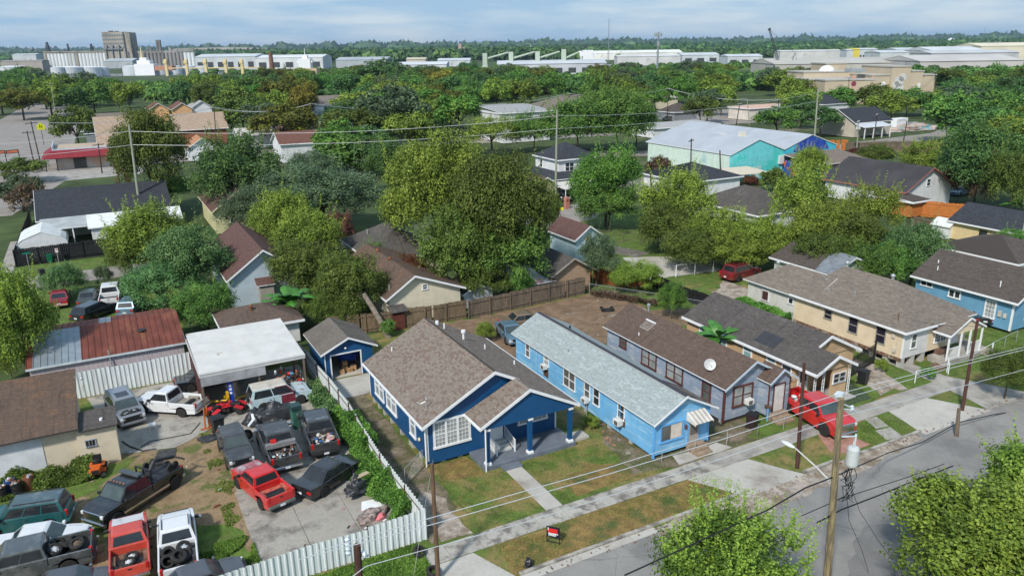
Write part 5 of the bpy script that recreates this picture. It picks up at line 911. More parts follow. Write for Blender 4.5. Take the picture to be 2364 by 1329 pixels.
heap('covered_motorcycle', 'black tarp draped over a low machine behind the dually pickup, left one', 'tarp', G(592, 975, .07), .95, .7, .95, TP, 2, .3, .25); heap('covered_machine', 'long black tarp draped over machinery in front of the old light blue truck', 'tarp', G(645, 968, .07), 1.5, .7, 1.25, TP, 5, .2, .22); heap('tarp_bundle', 'crumpled black sheet lying at the slab corner', 'tarp', G(485, 1012, .02), .8, .5, .25, TP, 8)
k = MB(); k.prism([(0, 0, 0), (.9, .12, .1), (1.3, .5, .3), (1.2, .62, .3), (.8, .3, .1), (.1, .2, 0)], (0, .0, .04)); tag(k.build('car_fender', P_W, loc=G(575, 985, .75), rz=.8), 'white car fender lying on the left black tarp', 'fender')
heap('rubbish_bag', 'tied black rubbish bag on the verge by the kerb', 'rubbish bag', G(1220, 1306, .03), .25, .22, .4, surf('bin_bag', (.02, .022, .028), .3, .3, 4), 4, 0, .3)
# cart, cardboard and blankets on the slab
th = thing('junk_cart', 'small cart piled with black bags and boards beside the vines', 'cart', G(826, 1130, .06), .3); k = MB(); k.box(-.7, -.35, .35, .6, .35, .42); k.box(-.75, -.02, .42, -.7, .02, .9); k.build('platform', STEEL, th)
for x, y in ((-.6, -.3), (.5, -.3), (-.6, .3), (.5, .3)): k = MB(); k.cyl((x, y-.04, .16), (x, y+.04, .16), .16, .16, 14); k.cyl((x, y-.05, .16), (x, y+.05, .16), .08, .08, 8, 1); k.build('wheel', [RUBBER, surf('cart_wheel', (.45, .42, .35), .6)], th)
heap('bag_pile', 'pile of shiny black bags on the small cart', 'bags', G(826, 1130, .48), .75, .45, .75, TP, 12, .3, .35); k = MB(); k.obox((0, 0, 0), 1.1, .3, .05, .3); tag(k.build('board', surf('pale_board', (.42, .33, .22), .8), loc=G(832, 1098, 1.25)), 'pale wooden board on top of the black bags', 'board')
k = MB(); k.prism([(-.8, -.4, .02), (.7, -.5, .02), (.9, .3, .02), (-.5, .5, .02)], (0, 0, .03)); tag(k.build('white_sheet', WHITE, loc=G(860, 1163, .06)), 'flat white sheet lying on the slab by the vines', 'sheet'); heap('blanket_pile', 'crumpled grey and brown blankets on the slab near the fence corner', 'blankets', G(858, 1192, .06), .8, .55, .4, surf('blanket', (.28, .22, .2), .95, .4, 5, (.08, .07, .07), .5, .6, 4), 9, .4, .3); heap('pink_cloth', 'pink cloth next to the brown blankets', 'cloth', G(876, 1194, .06), .4, .3, .3, surf('pink', (.6, .18, .2), .9), 3)
# riding mower
th = thing('riding_mower', 'orange riding mower in front of the cream block building', 'mower', G(227, 1093, .03), -2.0+.3); OR = surf('mower_orange', (.55, .10, .015), .4, .1); k = MB(); k.prism([(.1, -.3, .4), (.1, .3, .4), (.85, .24, .4), (.85, -.24, .4)], (0, 0, .35)); k.box(-.6, -.45, .5, .0, .45, .62); k.box(-.7, -.5, .22, .3, .5, .34); k.build('mower_body', OR, th, bevel=.05); k = MB(); k.box(.85, -.2, .42, .87, .2, .7); k.box(-.5, -.25, .62, -.1, .25, .72); k.box(-.6, -.25, .7, -.5, .25, 1.1); k.build('seat', DARK, th, bevel=.03); k = MB(); k.cyl((.15, 0, .7), (.0, 0, .98), .02, .02); k.lathe([(.16, 0), (.18, .02), (.16, .04)], (0, 0, .98), 12); k.build('steering_wheel', DARK, th)
for x, y, r in ((-.45, .42, .28), (-.45, -.42, .28), (.6, .36, .19), (.6, -.36, .19)): k = MB(); k.cyl((x, y-.1, r), (x, y+.1, r), r, r, 16); k.cyl((x, y-.11, r), (x, y+.11, r), r*.5, r*.5, 10, 1); k.build('wheel', [RUBBER, surf('cart_wheel', (.45, .42, .35))], th)
# block building and its sheds
def office():
    th = thing('workshop', 'cream block workshop with stained brown roof at the left edge', 'workshop', (-12, 51.7, 0)); CB = surf('cream_block', (.58, .50, .37), .85, .08, 1, (.36, .30, .20), .58, .75, .5); w = MB(); w.box(0, .3, 0, 8.1, 7.6, 3.0); w.prism([(8.05, .3, 3.0), (8.05, 7.6, 3.0), (8.05, 7.6, 4.05)], (-8, 0, 0)); w.box(8.1, .1, 0, 10.35, 2.4, 2.65); w.build('wall', CB, th)
    r = MB(); r.roof([(-.3, -.25, 3.0), (8.3, -.25, 3.0), (8.3, 7.7, 4.15), (-.3, 7.7, 4.15)], .12); r.roof([(8.3, -.15, 2.72), (10.5, -.15, 2.72), (10.5, 2.5, 2.95), (8.3, 2.5, 2.95)], .1, 2); r.build('roof', [SH_OF, surf('dark_fascia', (.05, .045, .04), .8), SH_DK], th)
    lw = MB(); lw.box(0, .26, .6, 6.2, .3, 2.7); lw.box(0, .24, 0, 6.3, .3, .6, 1); lw.build('painted_panel', [surf('white_panel', (.55, .57, .58), .7, .12, 1), surf('mossy_base', (.25, .30, .15), .9, .2)], th); F = Face('F', 8.1, .1, 10, 2); window(th, F, 8.5, 1.45, .62, .5, fr=GREYB, pane=WGL, n=3, fw=.05, sash=False, bars=1)
    s = MB(); s.box(1.2, .2, 1.4, 3.2, .25, 1.55); s.build('board', FENCEW, th); l = MB(); l.tube([(8.15, 6.5, 3.9), (8.4, 6.2, 4.1), (8.6, 6.1, 3.95)], .03); l.blob((8.65, 6.1, 3.9), (.15, .15, .1), 8, 5); l.build('yard_light', STEEL, th); v_ = MB(); v_.cyl((9.6, .8, 2.7), (9.6, .8, 2.95), .1, .1, 10); v_.build('roof_vent', WHITE, th)
office()
def rust_shed():
    th = thing('metal_shed', 'long low shed with rusty red metal roof and a grey sheet patch', 'shed', (-7.1, 65.5, 0)); W, D = 11, 9.4; PK = siding('faded_pink_metal', (.42, .36, .37), .33, (.30, .34, .42), .52, .66, (.6, .6, .6), .6, 0, .7); w = MB(); w.prism([(0, 0, 0), (0, D, 0), (0, D, 2.75), (0, D*.62, 3.35), (0, 0, 2.5)], (W, 0, 0)); w.build('wall', PK, th)
    RR = surf('rusted_red_roof', (.15, .042, .026), .7, .25, 1.2, (.20, .085, .04), .55, .7, .6, stretch=(1, .35, 1), col3=(.30, .22, .18), lo3=.68, hi3=.78, s3=1.3); GSH = surf('grey_sheet', (.26, .30, .33), .45, .12, 1.5, metal=.3); mb = MB(); yr = D*.62
    def zz(y): return 2.6+(3.5-2.6)*(y+.2)/(yr+.2) if y <= yr else 3.5-(3.5-2.8)*(y-yr)/(D+.2-yr)
    for y0, y1 in ((-.2, yr), (yr, D+.2)):
        n = 24
        for i in range(n):
            x = -.2+(W+.4)*i/n; h = (W+.4)/n; g = 1 if (y0 < 0 and .2 < x < 3.4) or (y0 > 0 and 4.6 < x < 5.6) else 0
            mb.roof([(x+.01, y0, zz(y0)), (x+h-.01, y0, zz(y0)), (x+h-.01, y1, zz(y1)), (x+.01, y1, zz(y1))], .04, g, g); mb.box(x-.02, y0+.02, zz(y0)-.02, x+.02, y0+.03, zz(y0), g); mb.prism([(x-.02, y0, zz(y0)), (x+.02, y0, zz(y0)), (x+.02, y1, zz(y1)), (x-.02, y1, zz(y1))], (0, 0, .05), g)
    mb.build('roof_sheet', [RR, GSH], th); f = MB(); f.box(-.22, -.24, 2.44, W+.22, -.2, 2.6); f.box(W+.2, -.2, 2.5, W+.26, D, 2.62); f.build('fascia', surf('pale_flashing', (.5, .55, .57), .5), th); p = MB(); p.cyl((5.6, -.3, .5), (5.5, -.1, 3.0), .05, .05, 8); p.build('flue_pipe', STEEL, th)
    h = MB(); h.lathe([(.33, 0), (.36, .03), (.33, .06)], (8.1, 3.1, zz(3.1)+.07), 20); h.build('hose_ring', DARK, th)
rust_shed()
# barrels of scrap at the left edge
for i, (px, py, c, lb) in enumerate(((8, 1152, 'black', 'black drum at the very left edge below the workshop'), (42, 1142, 'black', 'second black drum from the left edge below the workshop'), (70, 1128, 'rust', 'rusty orange drum filled with scrap'), (27, 1136, 'blue', 'blue drum squeezed between the two black ones'))):
    k = MB(); k.lathe([(.28, 0), (.3, .02), (.3, .3), (.31, .32), (.3, .34), (.3, .6), (.31, .62), (.3, .64), (.3, .9), (.27, .9), (.27, .6)], n=18); rr = random.Random(i)
    for _ in range(10): k.blob((rr.uniform(-.2, .2), rr.uniform(-.2, .2), .88), (.1, .08, .08), 6, 4, 1+rr.randrange(2), .3, _)
    tag(k.build('scrap_drum', [{'black': DARK, 'rust': RUST, 'blue': surf('drum_blue', (.02, .06, .2), .5)}[c], RUST, STEEL], loc=G(px, py)), lb, 'drum', 'scrap drums below the workshop')
k = MB(); rr = random.Random(2); [k.blob((rr.uniform(-.8, .8), rr.uniform(-.3, .3), .1), (.14, .12, .1), 6, 4, 0, .3, _) for _ in range(28)]; tag(struct(k.build('rubble', CONC, loc=G(72, 1150)), 'stuff'), 'heap of broken concrete below the rusty drum', 'rubble')
slab('low_kerb', -12, 48.2, -5.3, 48.5, 0, .18, CONC)
# orange stands by the white pickup
for i, (px, py) in enumerate(((474, 990), (484, 985))):
    k = MB(); k.cyl((0, 0, 0), (.1, .05, 1.6), .06, .05, 6); k.cyl((.5, .1, 0), (.1, .05, 1.5), .05, .04, 6, 1); k.box(-.3, -.05, 0, .6, .05, .08); k.box(.05, -.1, 1.0, .25, .1, 1.2, 1); tag(k.build('engine_stand', [surf('stand_orange', (.5, .12, .02), .5, .3, 3), RUST], loc=G(px, py, .06), rz=i*1.2), ('orange engine stand beside the tailgate of the white regular cab pickup', 'yellow rusty stand next to the orange one by the black bin')[i], 'stand')
th = thing('plastic_chair', 'white plastic stool beside the bumper of the silver SUV', 'stool', G(353, 990, .05)); k = MB(); k.box(-.2, -.2, .38, .2, .2, .42); k.build('seat', WHITE, th); [MB().cyl((x*1.2, y*1.2, 0), (x, y, .38), .02, .02, 5).build('leg', WHITE, th) for x in (-.17, .17) for y in (-.17, .17)]
k = MB(); k.box(-.35, -.06, 0, .35, .06, 1.0); tag(k.build('bucket_seat_board', surf('scratched_grey', (.22, .22, .21), .7, .3, 4), loc=G(405, 875, .05), rz=.1, bevel=.1), 'grey rounded board leaning on the tall white fence', 'board'); k = MB(); k.box(-.2, -.15, 0, .2, .15, .35); tag(k.build('plastic_tub', surf('cyan_plastic', (.15, .5, .65), .5), loc=G(427, 868, .05), bevel=.03), 'light blue tub on the ground by the tall white fence', 'tub')
k = MB(); k.tube([G(360, 1035, .08), G(330, 1040, .08), G(300, 1030, .08), G(282, 1018, .1)], .05); k.tube([G(462, 975, .08), G(440, 1000, .08), G(400, 1008, .08), G(345, 1018, .08), G(325, 1032, .08)], .03); tag(k.build('rubber_hose', DARK), 'black hose curling along the edge of the shop drive', 'hose')
# ================================================================== POLES, WIRES, STREET THINGS
def pole(name, label, base, top, r, mat, D=None, cat='utility pole', group=None, arms=(), gb=None, cans=0):
    """base: photo pixel on the ground (or world xyz when gb), top: photo pixel at the same depth"""
    b = Vector(gb) if gb else G(*base); D = b.x*_F.x+b.y*_F.y; t = FP(top[0], top[1], D) if not isinstance(top, Vector) else top
    th = thing(name, label, cat, b, 0, group); d = t-b; k = MB(); n = 8; k.tube([d*(i/n) for i in range(n+1)], r, 9, 0, r*.72); k.build('pole_shaft', mat, th)
    for (z, half, ang) in arms:
        p = d*(z/d.z); v = Vector((math.cos(ang), math.sin(ang), 0))*half; k = MB(); k.obox(p+Vector((0, 0, -.06)), half*2, .1, .12, ang); co = k.build('crossarm', WOODG, th); k = MB()
        for s in (-.9, -.45, .45, .9): q = p+v*s; k.lathe([(.04, .06), (.07, .1), (.05, .14), (.07, .18), (.02, .24)], q, 8)
        k.build('insulator', WHITE, co)
    for i in range(cans):
        p = d*.74+Vector((.35*math.cos(i*2.1), .35*math.sin(i*2.1)-.1, 0)); k = MB(); k.lathe([(.001, 0), (.22, .02), (.24, .1), (.24, .75), (.2, .82), (.05, .88), (.05, 1.0)], p, 14); k.build('transformer', surf('transformer_grey', (.45, .48, .48), .5), th)
    return th, b, t
tp, tb, tt = pole('utility_pole', 'tall weathered yellowish pole with grey transformer at the street corner', None, Vector((26.5, 19.9, 10.95)), .19, WOODY, gb=(27.45, 20.1, 0))
k = MB(); q = Vector((.05, -.15, 7.4))-Vector((0, 0, 0)); k.lathe([(.001, 0), (.25, .02), (.27, .1), (.27, .85), (.22, .95), (.06, 1.0)], (.42, -.12, 7.25), 16); [k.cyl((.42+a, -.12+b_, 8.2), (.42+a, -.12+b_, 8.5), .05, .04, 8) for a, b_ in ((.1, .05), (-.1, -.05))]; k.build('transformer', surf('transformer_grey', (.45, .48, .48)), tp)
k = MB(); k.cyl((-.8, 0, 10.9), (-.8, 0, 11.1), .17, .17, 10); k.tube([(-.7, 0, 10.7), (-.35, .1, 10.4), (.2, .1, 10.1)], .04); k.tube([(-.7, 0, 10.3), (.1, -.1, 10.1), (.3, -.1, 9.9)], .035); k.lathe([(.05, 0), (.09, .05), (.05, .1), (.09, .15), (.05, .2), (.09, .25), (.03, .3)], (.25, .1, 9.9), 8); k.lathe([(.05, 0), (.09, .05), (.05, .1), (.09, .15), (.03, .2)], (-1.0, .05, 10.9), 8); k.cyl((-.55, 0, 8.9), (.5, -.1, 8.7), .05, .04); k.cyl((.5, -.1, 8.2), (.5, -.1, 8.8), .04, .05); k.build('insulator', surf('insulator_grey', (.5, .56, .6), .3), tp)
k = MB(); rr = random.Random(4)
for i in range(9):
    a = Vector((.3+rr.uniform(-.2, .3), -.15, 7.2)); pts = [a]
    for j in range(5): pts.append(a+Vector((rr.uniform(-.3, .45), rr.uniform(-.3, .3), -.35*(j+1))))
    k.tube(pts, .014, 4)
k.build('drop_wires', CABLE, tp)
lh = Vector((27.0, 22.7, 7.25)); k = MB(); k.tube([(26.85-27.45, 0, 6.6), (26.9-27.45, .9, 6.9), (27-27.45, 2.3, 7.2)], .035); k.build('lamp_arm', surf('arm_pale', (.5, .5, .47), .5), tp); k = MB(); k.blob((27-27.45, 2.75, 7.2), (.13, .42, .09), 12, 8); k.build('lamp_head', surf('lamp_white', (.6, .64, .66), .4), tp)
pole('utility_pole', 'thick dark brown pole top with a white insulator at the bottom edge', None, Vector((5.42, 21.0, 10.38)), .17, WOODR, gb=(5.3, 21.2, 0), arms=())
k = MB(); k.cyl((5.2, 21, 9.9), (5.2, 21.0, 9.9), .1, .1); ins = MB(); ins.lathe([(.05, -.3), (.1, -.2), (.06, -.12), (.1, -.05), (.06, .05), (.1, .12), (.06, .2), (.09, .3), (.03, .36)], (5.12, 21, 10.4), 10); ins.blob((5.62, 21.0, 9.95), (.1, .14, .12), 8, 5); ins.cyl((5.45, 21, 10.1), (5.75, 21, 9.85), .04, .04)
pp = [o for o in COL.objects if o.get('label', '').startswith('thick dark brown')][0]; ins.v = [(a-5.3, b_-21.2, c) for a, b_, c in ins.v]; ins.build('insulator', surf('insulator_grey', (.5, .56, .6)), pp)
pole('utility_pole', 'short slim brown pole standing in front of the dark blue bungalow', (1012, 1337), (997, 1070), .125, WOODP)
pole('utility_pole', 'dark reddish pole behind the lifted red pickup', (1840, 1080), (1857, 838), .13, WOODR)
pole('utility_pole', 'dark reddish pole in front of the cream house porch', (2221, 947), (2257, 739), .13, WOODR)
pole('utility_pole', 'short weathered pole stub at the kerb on the right', (2208, 1006), (2214, 942), .15, FENCEW)
def wires(label, pts, r=.017, mat=None, group=None, name='power_line', D=None):
    k = MB(); P = [Vector(p) for p in pts]; k.tube([p-P[0] for p in P], r, 5); return tag(k.build(name, mat or WIRE, loc=P[0]), label, 'cable', group)
def inplane(pts, Y): return [CAM_P+ray(*p)*(Y/ray(*p).y) for p in pts]
CAM_P = Vector((0, 0, CAM_H))
def span(a, b_, sag=.4, n=10): a, b_ = Vector(a), Vector(b_); return [a.lerp(b_, i/n)-Vector((0, 0, sag*4*(i/n)*(1-i/n))) for i in range(n+1)]
wires('uppermost of the three pale wires along the front street', inplane([(735, 1271), (1000, 1193), (1200, 1136), (1400, 1080), (1660, 998), (1942, 907), (2180, 845), (2364, 801)], 20.1), .015)
wires('middle of the three pale wires along the front street', inplane([(690, 1290), (1000, 1209), (1200, 1152), (1400, 1095), (1660, 1016), (1946, 920), (2180, 853), (2364, 807)], 19.9), .015)
wires('lowest of the three pale wires along the front street', inplane([(800, 1340), (845, 1306), (1000, 1263), (1200, 1208), (1400, 1146), (1660, 1060), (1952, 958), (2180, 902), (2364, 853)], 20), .014)
wires('thick black cable looping from the tall pole to the kerbside stub', [inplane([(1442, 1327)], 20)[0]]+inplane([(1600, 1255), (1771, 1177), (1860, 1125), (1925, 1100)], 20)+[FP(2050, 1045, 42), FP(2130, 1020, 45), FP(2212, 975, 47.4), FP(2290, 957, 49), FP(2364, 946, 51)], .035, CABLE)
wires('lower pair of black cables sagging over the street', inplane([(1886, 1206), (1942, 1176), (2020, 1146), (2104, 1112), (2200, 1075)], 20), .035, CABLE); wires('thin black cable behind the bottom trees', inplane([(1850, 1190), (1942, 1150), (2020, 1125), (2104, 1098), (2180, 1070)], 20.4), .02, CABLE)
wires('thin slack wire from the tall pole down to the road', inplane([(1950, 1080), (1985, 1180), (2030, 1250), (2060, 1290)], 20), .012, CABLE); wires('second slack wire hanging right of the tall pole', inplane([(1950, 1090), (1960, 1200), (1990, 1270), (2005, 1320)], 20.3), .012, CABLE)
wires('service wire from the reddish pole to the grey blue house', span((35.4, 29.4, 6.2), (37.2, 35.4, 2.9), .3), .012, CABLE); wires('service wire from the reddish pole to the cream house', span((52.6, 29.3, 6.4), (55.4, 36.6, 4.3), .3), .012, CABLE); wires('service wire crossing to the tan cottage gable', span((35.5, 29.4, 6.2), (44.2, 34.8, 3.1), .5), .012, CABLE)
wires('pale guy wire by the short brown pole', [G(955, 1330, .1), FP(975, 1200, 33), G(1000, 1060, .5)], .01)
# back street line of tall grey green poles
p1, b1, t1 = pole('utility_pole', 'tall grey green pole left of the centre in front of the big dark tree', (328, 520), (298, 289), .22, WOODG); p2, b2, t2 = pole('utility_pole', 'tall grey green pole beside the white two storey house', (1282, 486), (1286, 254), .2, WOODG); p3, b3, t3 = pole('utility_pole', 'tall grey green pole by the mural gable of the teal warehouse', (1878, 350), (1889, 205), .24, WOODG)
for dz, s in ((-.9, .6), (-2.9, .3)):
    a, b_, c = t1+Vector((0, 0, dz)), t2+Vector((0, 0, dz)), t3+Vector((0, 0, dz)); nm = 'upper' if dz > -2 else 'lower'
    wires(nm+' pale wire between the tall left pole and the pole by the white house', span(a, b_, 1.1*s+.6), .03); wires(nm+' pale wire from the white house pole to the mural gable pole', span(b_, c, 1.2*s+.6), .03); wires(nm+' pale wire leaving the tall left pole toward the left edge', span(a, a+Vector((-45, 10, -.5)), 1.), .03)
DP = surf('dark_pole_wood', (.045, .032, .028), .85, .2, 3)
dps = [((500, 340), (494, 247), 'dark pole beside the tan metal school roof'), ((722, 330), (719, 238), 'dark pole in front of the golden green trees'), ((1022, 300), (1019, 238), 'thin pole with a grey transformer behind the big central tree'), ((1314, 290), (1313, 215), 'dark pole beside the large taupe roofed building'), ((1540, 280), (1543, 203), 'pole carrying crowded crossarms near the white van'), ((1793, 300), (1798, 228), 'pole with two transformers right of the shop strip'), ((98, 395), (71, 280), 'pole nearest the road crossing on the left'), ((78, 375), (62, 302), 'leaning dark pole at the road crossing'), ((236, 400), (226, 330), 'dark pole in front of the dark red shop roof'), ((134, 300), (117, 192), 'tall pale pole at the school corner'), ((1664, 430), (1662, 347), 'slim dark pole at the teal warehouse corner'), ((1692, 335), (1708, 238), 'dark pole in the plaza behind the warehouse roof'), ((1594, 420), (1596, 320), 'dark pole with crossarm in front of the pale warehouse wall'), ((2018, 325), (2025, 262), 'dark pole in front of the white porch house'), ((2085, 330), (2094, 280), 'leaning lamp pole at the yard beyond the orange building'), ((1977, 360), (1982, 278), 'pale pole with three transformers near the dark brown fence'), ((1894, 350), (1890, 272), 'brown pole close to the mural gable'), ((1505, 470), (1501, 390), 'brown pole stub behind the bright green tree'), ((690, 230), (676, 178), 'distant pole among the golden trees'), ((1958, 250), (1960, 182), 'slim pole in front of the tan civic building'), ((2158, 235), (2160, 165), 'pole with crossarms at the right end of the tan civic building'), ((1730, 290), (1725, 230), 'street lamp pole at the plaza'), ((2178, 230), (2182, 205), 'short lamp post at the right of the tan civic building')]
tops = []
for i, (b_, t_, lb) in enumerate(dps):
    hi = i in (2, 5, 15); pale = i in (9, 15, 21, 22); q, bb, t_w = pole('utility_pole' if 'lamp' not in lb else 'street_lamp', lb, b_, t_, .15, WOODG if pale else DP, cans=2 if hi else 0, cat='street lamp' if 'lamp' in lb else 'utility pole')
    tops.append(t_w); H_ = (t_w-bb).z
    if 'lamp' in lb: k = MB(); d = t_w-bb; k.tube([d, d+Vector((-.6, .1, .3)), d+Vector((-2.0, .3, .35))], .07); k.blob(tuple(d+Vector((-2.3, .3, .33))), (.5, .2, .12), 8, 5); k.build('lamp_arm', STEEL, q)
    elif i not in (10, 17): k = MB(); d = t_w-bb; k.obox(d+Vector((0, 0, -.5)), 2.6, .12, .14, .5); [k.lathe([(.06, 0), (.09, .1), (.03, .25)], d+Vector((s*math.cos(.5), s*math.sin(.5), -.36)), 6, 1) for s in (-1.2, -.5, .5, 1.2)]; k.build('crossarm', [DP, STEEL], q)
for (i, j, lb) in ((0, 1, 'wire between the school roof pole and the golden tree pole'), (1, 2, 'wire from the golden tree pole to the transformer pole'), (2, 3, 'wire from the transformer pole to the taupe roof pole'), (3, 4, 'wire from the taupe roof pole to the crossarm pole'), (4, 5, 'wire from the crossarm pole to the twin transformer pole'), (5, 9, None), (0, 6, 'wire from the school roof pole back to the road crossing'), (19, 20, 'wire in front of the tan civic building')):
    if lb:
        for s, nm in ((-.6, 'near '), (.6, 'far ')): wires(nm+lb, span(tops[i]+Vector((s*.8, s*.5, -.2)), tops[j]+Vector((s*.8, s*.5, -.2)), 1.6), .035)
for x, y, lb in ((-9.0, 208, 'left black post holding up the red shop canopy'), (-7.2, 207.5, 'right black post holding up the red shop canopy')): pass
# traffic signals, school sign, street signs
for (px, py, lb, w_) in ((28, 350, 'orange traffic signal box hanging over the left road', 2.4), (2, 351, 'traffic signal cut off by the left edge', 1.5)):
    p = FP(px, py, 170); th = thing('traffic_light', lb, 'traffic light', p, .3); k = MB(); k.box(-w_/2, -.2, -.35, w_/2, .2, .35); k.build('signal_box', DARK, th); k = MB(); k.box(-w_/2+.15, -.22, -.22, w_/2-.15, -.2, .22); k.build('lens', surf('signal_orange', (.75, .2, .08), .4), th); k = MB(); k.box(w_/2-.1, -.06, -7, w_/2+.06, .06, .1); k.build('mast', DARK, th)
p = G(102, 335); th = thing('school_sign', 'bright yellow pentagonal crossing sign beside the left road', 'road sign', p, .25); k = MB(); k.prism([(-1.0, 0, 4.4), (1.0, 0, 4.4), (1.05, 0, 5.6), (0, 0, 6.5), (-1.05, 0, 5.6)], (0, .05, 0)); k.build('sign_plate', surf('school_yellow', (.75, .75, .02), .4), th); k = MB(); k.blob((-.2, -.01, 5.75), (.13, .02, .13), 8, 5); k.blob((.3, -.01, 5.6), (.11, .02, .11), 8, 5); k.box(-.33, -.015, 5.0, -.08, .0, 5.6); k.box(.18, -.015, 4.95, .42, .0, 5.45); k.build('pictogram', DARK, th); k = MB(); k.cyl((0, .08, 0), (0, .08, 6.4), .07, .07); k.build('sign_post', DARK, th)
for (px, py, h, lb, col, tall) in ((70, 630, 2.6, 'green street name sign on a grey post near the black fence', (.0, .16, .1), 0), (139, 622, 2.7, 'small white parking sign on a grey post by the black fence', (.7, .7, .7), 1)):
    th = thing('street_sign', lb, 'road sign', G(px, py), .1); k = MB(); k.cyl((0, 0, 0), (0, 0, h), .035, .035, 6); k.build('sign_post', STEEL, th); k = MB(); k.box(-.45 if not tall else -.16, -.04, h-.2 if not tall else h-.5, .45 if not tall else .16, -.01, h); k.build('sign_plate', surf('sign_'+str(tall), col, .5), th)
    if tall: k = MB(); k.box(-.1, -.05, h-.24, .1, -.04, h-.1); k.build('red_mark', surf('sign_red', (.6, .02, .02), .5), th)
th = thing('yard_sign', 'red and white real estate sign in a black frame on the verge', 'sign', G(1277, 1254), -.85); k = MB(); k.box(-.37, -.02, 0, -.33, .02, 1.05); k.box(.33, -.02, 0, .37, .02, 1.05); k.box(-.33, -.02, 1.01, .33, .02, 1.05); k.box(-.33, -.02, .1, .33, .02, .13); k.build('sign_frame', DARK, th)
k = MB(); k.box(-.33, -.012, .42, .33, .012, 1.01); sp = k.build('sign_panel', surf('navy', (.01, .008, .03), .5), th); k = MB(); k.box(-.29, -.016, .66, .24, .016, .93); k.build('red_band', surf('sign_red', (.6, .02, .02)), sp); k = MB(); k.box(-.28, -.018, .60, .28, .018, .65); k.box(-.3, -.018, .8, -.26, .018, .98); k.build('white_line', WHITE, sp); k = MB(); k.box(-.26, -.016, .48, .16, .016, .59); k.build('pale_band', surf('pale_band', (.45, .52, .55), .5), sp)
th = thing('mailbox', 'brown mailbox on a sky blue wooden post', 'mailbox', G(1771, 972), .3); k = MB(); k.box(-.05, -.05, 0, .05, .05, 1.05); k.build('post', surf('post_blue', (.12, .36, .62), .6), th); k = MB(); k.prism([(-.09, -.25, 1.05), (.09, -.25, 1.05), (.09, -.25, 1.18), (.05, -.25, 1.24), (-.05, -.25, 1.24), (-.09, -.25, 1.18)], (0, .5, 0)); k.build('mail_box', surf('mail_brown', (.09, .05, .035), .5), th)
# chain link fences
def chain(label, pts, h=1.15, group=None, posts=2.6, r=.028, mat=None, rail=True, wire=True):
    mat = mat or STEEL; a0 = Vector((*pts[0], 0)); th = thing('chain_fence', label, 'fence', a0, 0, group)
    for a, b_ in zip(pts, pts[1:]):
        a = Vector((*a, 0))-a0; b_ = Vector((*b_, 0))-a0; n = max(1, round((b_-a).length/posts))
        for i in range(n+1): p = a.lerp(b_, i/n); k = MB(); k.cyl(p, p+Vector((0, 0, h+.03)), r, r, 6); k.build('post', mat, th)
        if rail: k = MB(); k.cyl(a+Vector((0, 0, h)), b_+Vector((0, 0, h)), .02, .02, 5); k.build('rail', mat, th)
        if wire:
            k = MB(); L_ = (b_-a).length; d = (b_-a)/L_; s = .22; m_ = int(L_/s)
            for i in range(m_): p = a+d*i*s; q = d*min(h, L_-i*s); k.cyl(p+Vector((0, 0, .05)), p+q+Vector((0, 0, .05+q.length*.92)), .004, .004, 3, 0, False); k.cyl(p+Vector((0, 0, h)), p+q+Vector((0, 0, h-q.length*.92)), .004, .004, 3, 0, False)
            k.build('wire_mesh', mat, th)
    return th
chain('chain link fence joining the two blue houses', [(25.3, 42), (28.3, 42)], 1.2); chain('chain link gate between the white metal fence and the dark blue bungalow', [(13.5, 39.6), (15.3, 41.2)], 1.2)
chain('low chain link fence in front of the grey blue house', [(28.8, 34.1), (36.5, 33.5), (41.3, 33.4)], 1.05, wire=False, rail=False, posts=3); chain('chain link fence along the overgrown back boundary', [(44.2, 65.4), (47.3, 60.5), (50.6, 54.6), (49.9, 49)], 1.3)
chain('white post fence in the grass before the cream house', [(57.6, 33.9), (60.5, 33.7), (64.2, 34.3)], 1.1, r=.05, mat=WHITE, wire=False); chain('wire fence beside the pink flowering bush', [(64.5, 34.4), (69, 35)], 1.1, wire=False); chain('leaning posts by the driveway on the right', [(53.6, 33.9), (57.3, 33.6)], 1.0, r=.04, mat=WHITE, wire=False)
chain('wire fence around the old concrete slab', [(56.5, 66), (64, 65)], 1.4, r=.06, mat=WHITE); chain('wire fence on the grass beyond the old slab', [(56, 91), (63.5, 78), (67, 69)], 1.4, r=.05, mat=FENCEW)
# iron gate
th = thing('iron_gate', 'black iron bar gate beside the tan cottage', 'gate', (49.9, 37, 0), .24); k = MB(); [k.cyl((i*.145, 0, .1), (i*.145, 0, 1.8), .022, .022, 4) for i in range(30)]; k.box(0, -.03, .2, 4.3, .03, .26); k.box(0, -.03, 1.5, 4.3, .03, 1.56); k.build('bars', DARK, th); [MB().box(x-.06, -.06, 0, x+.06, .06, 2.1).build('gate_post', DARK, th) for x in (0, 4.35)]
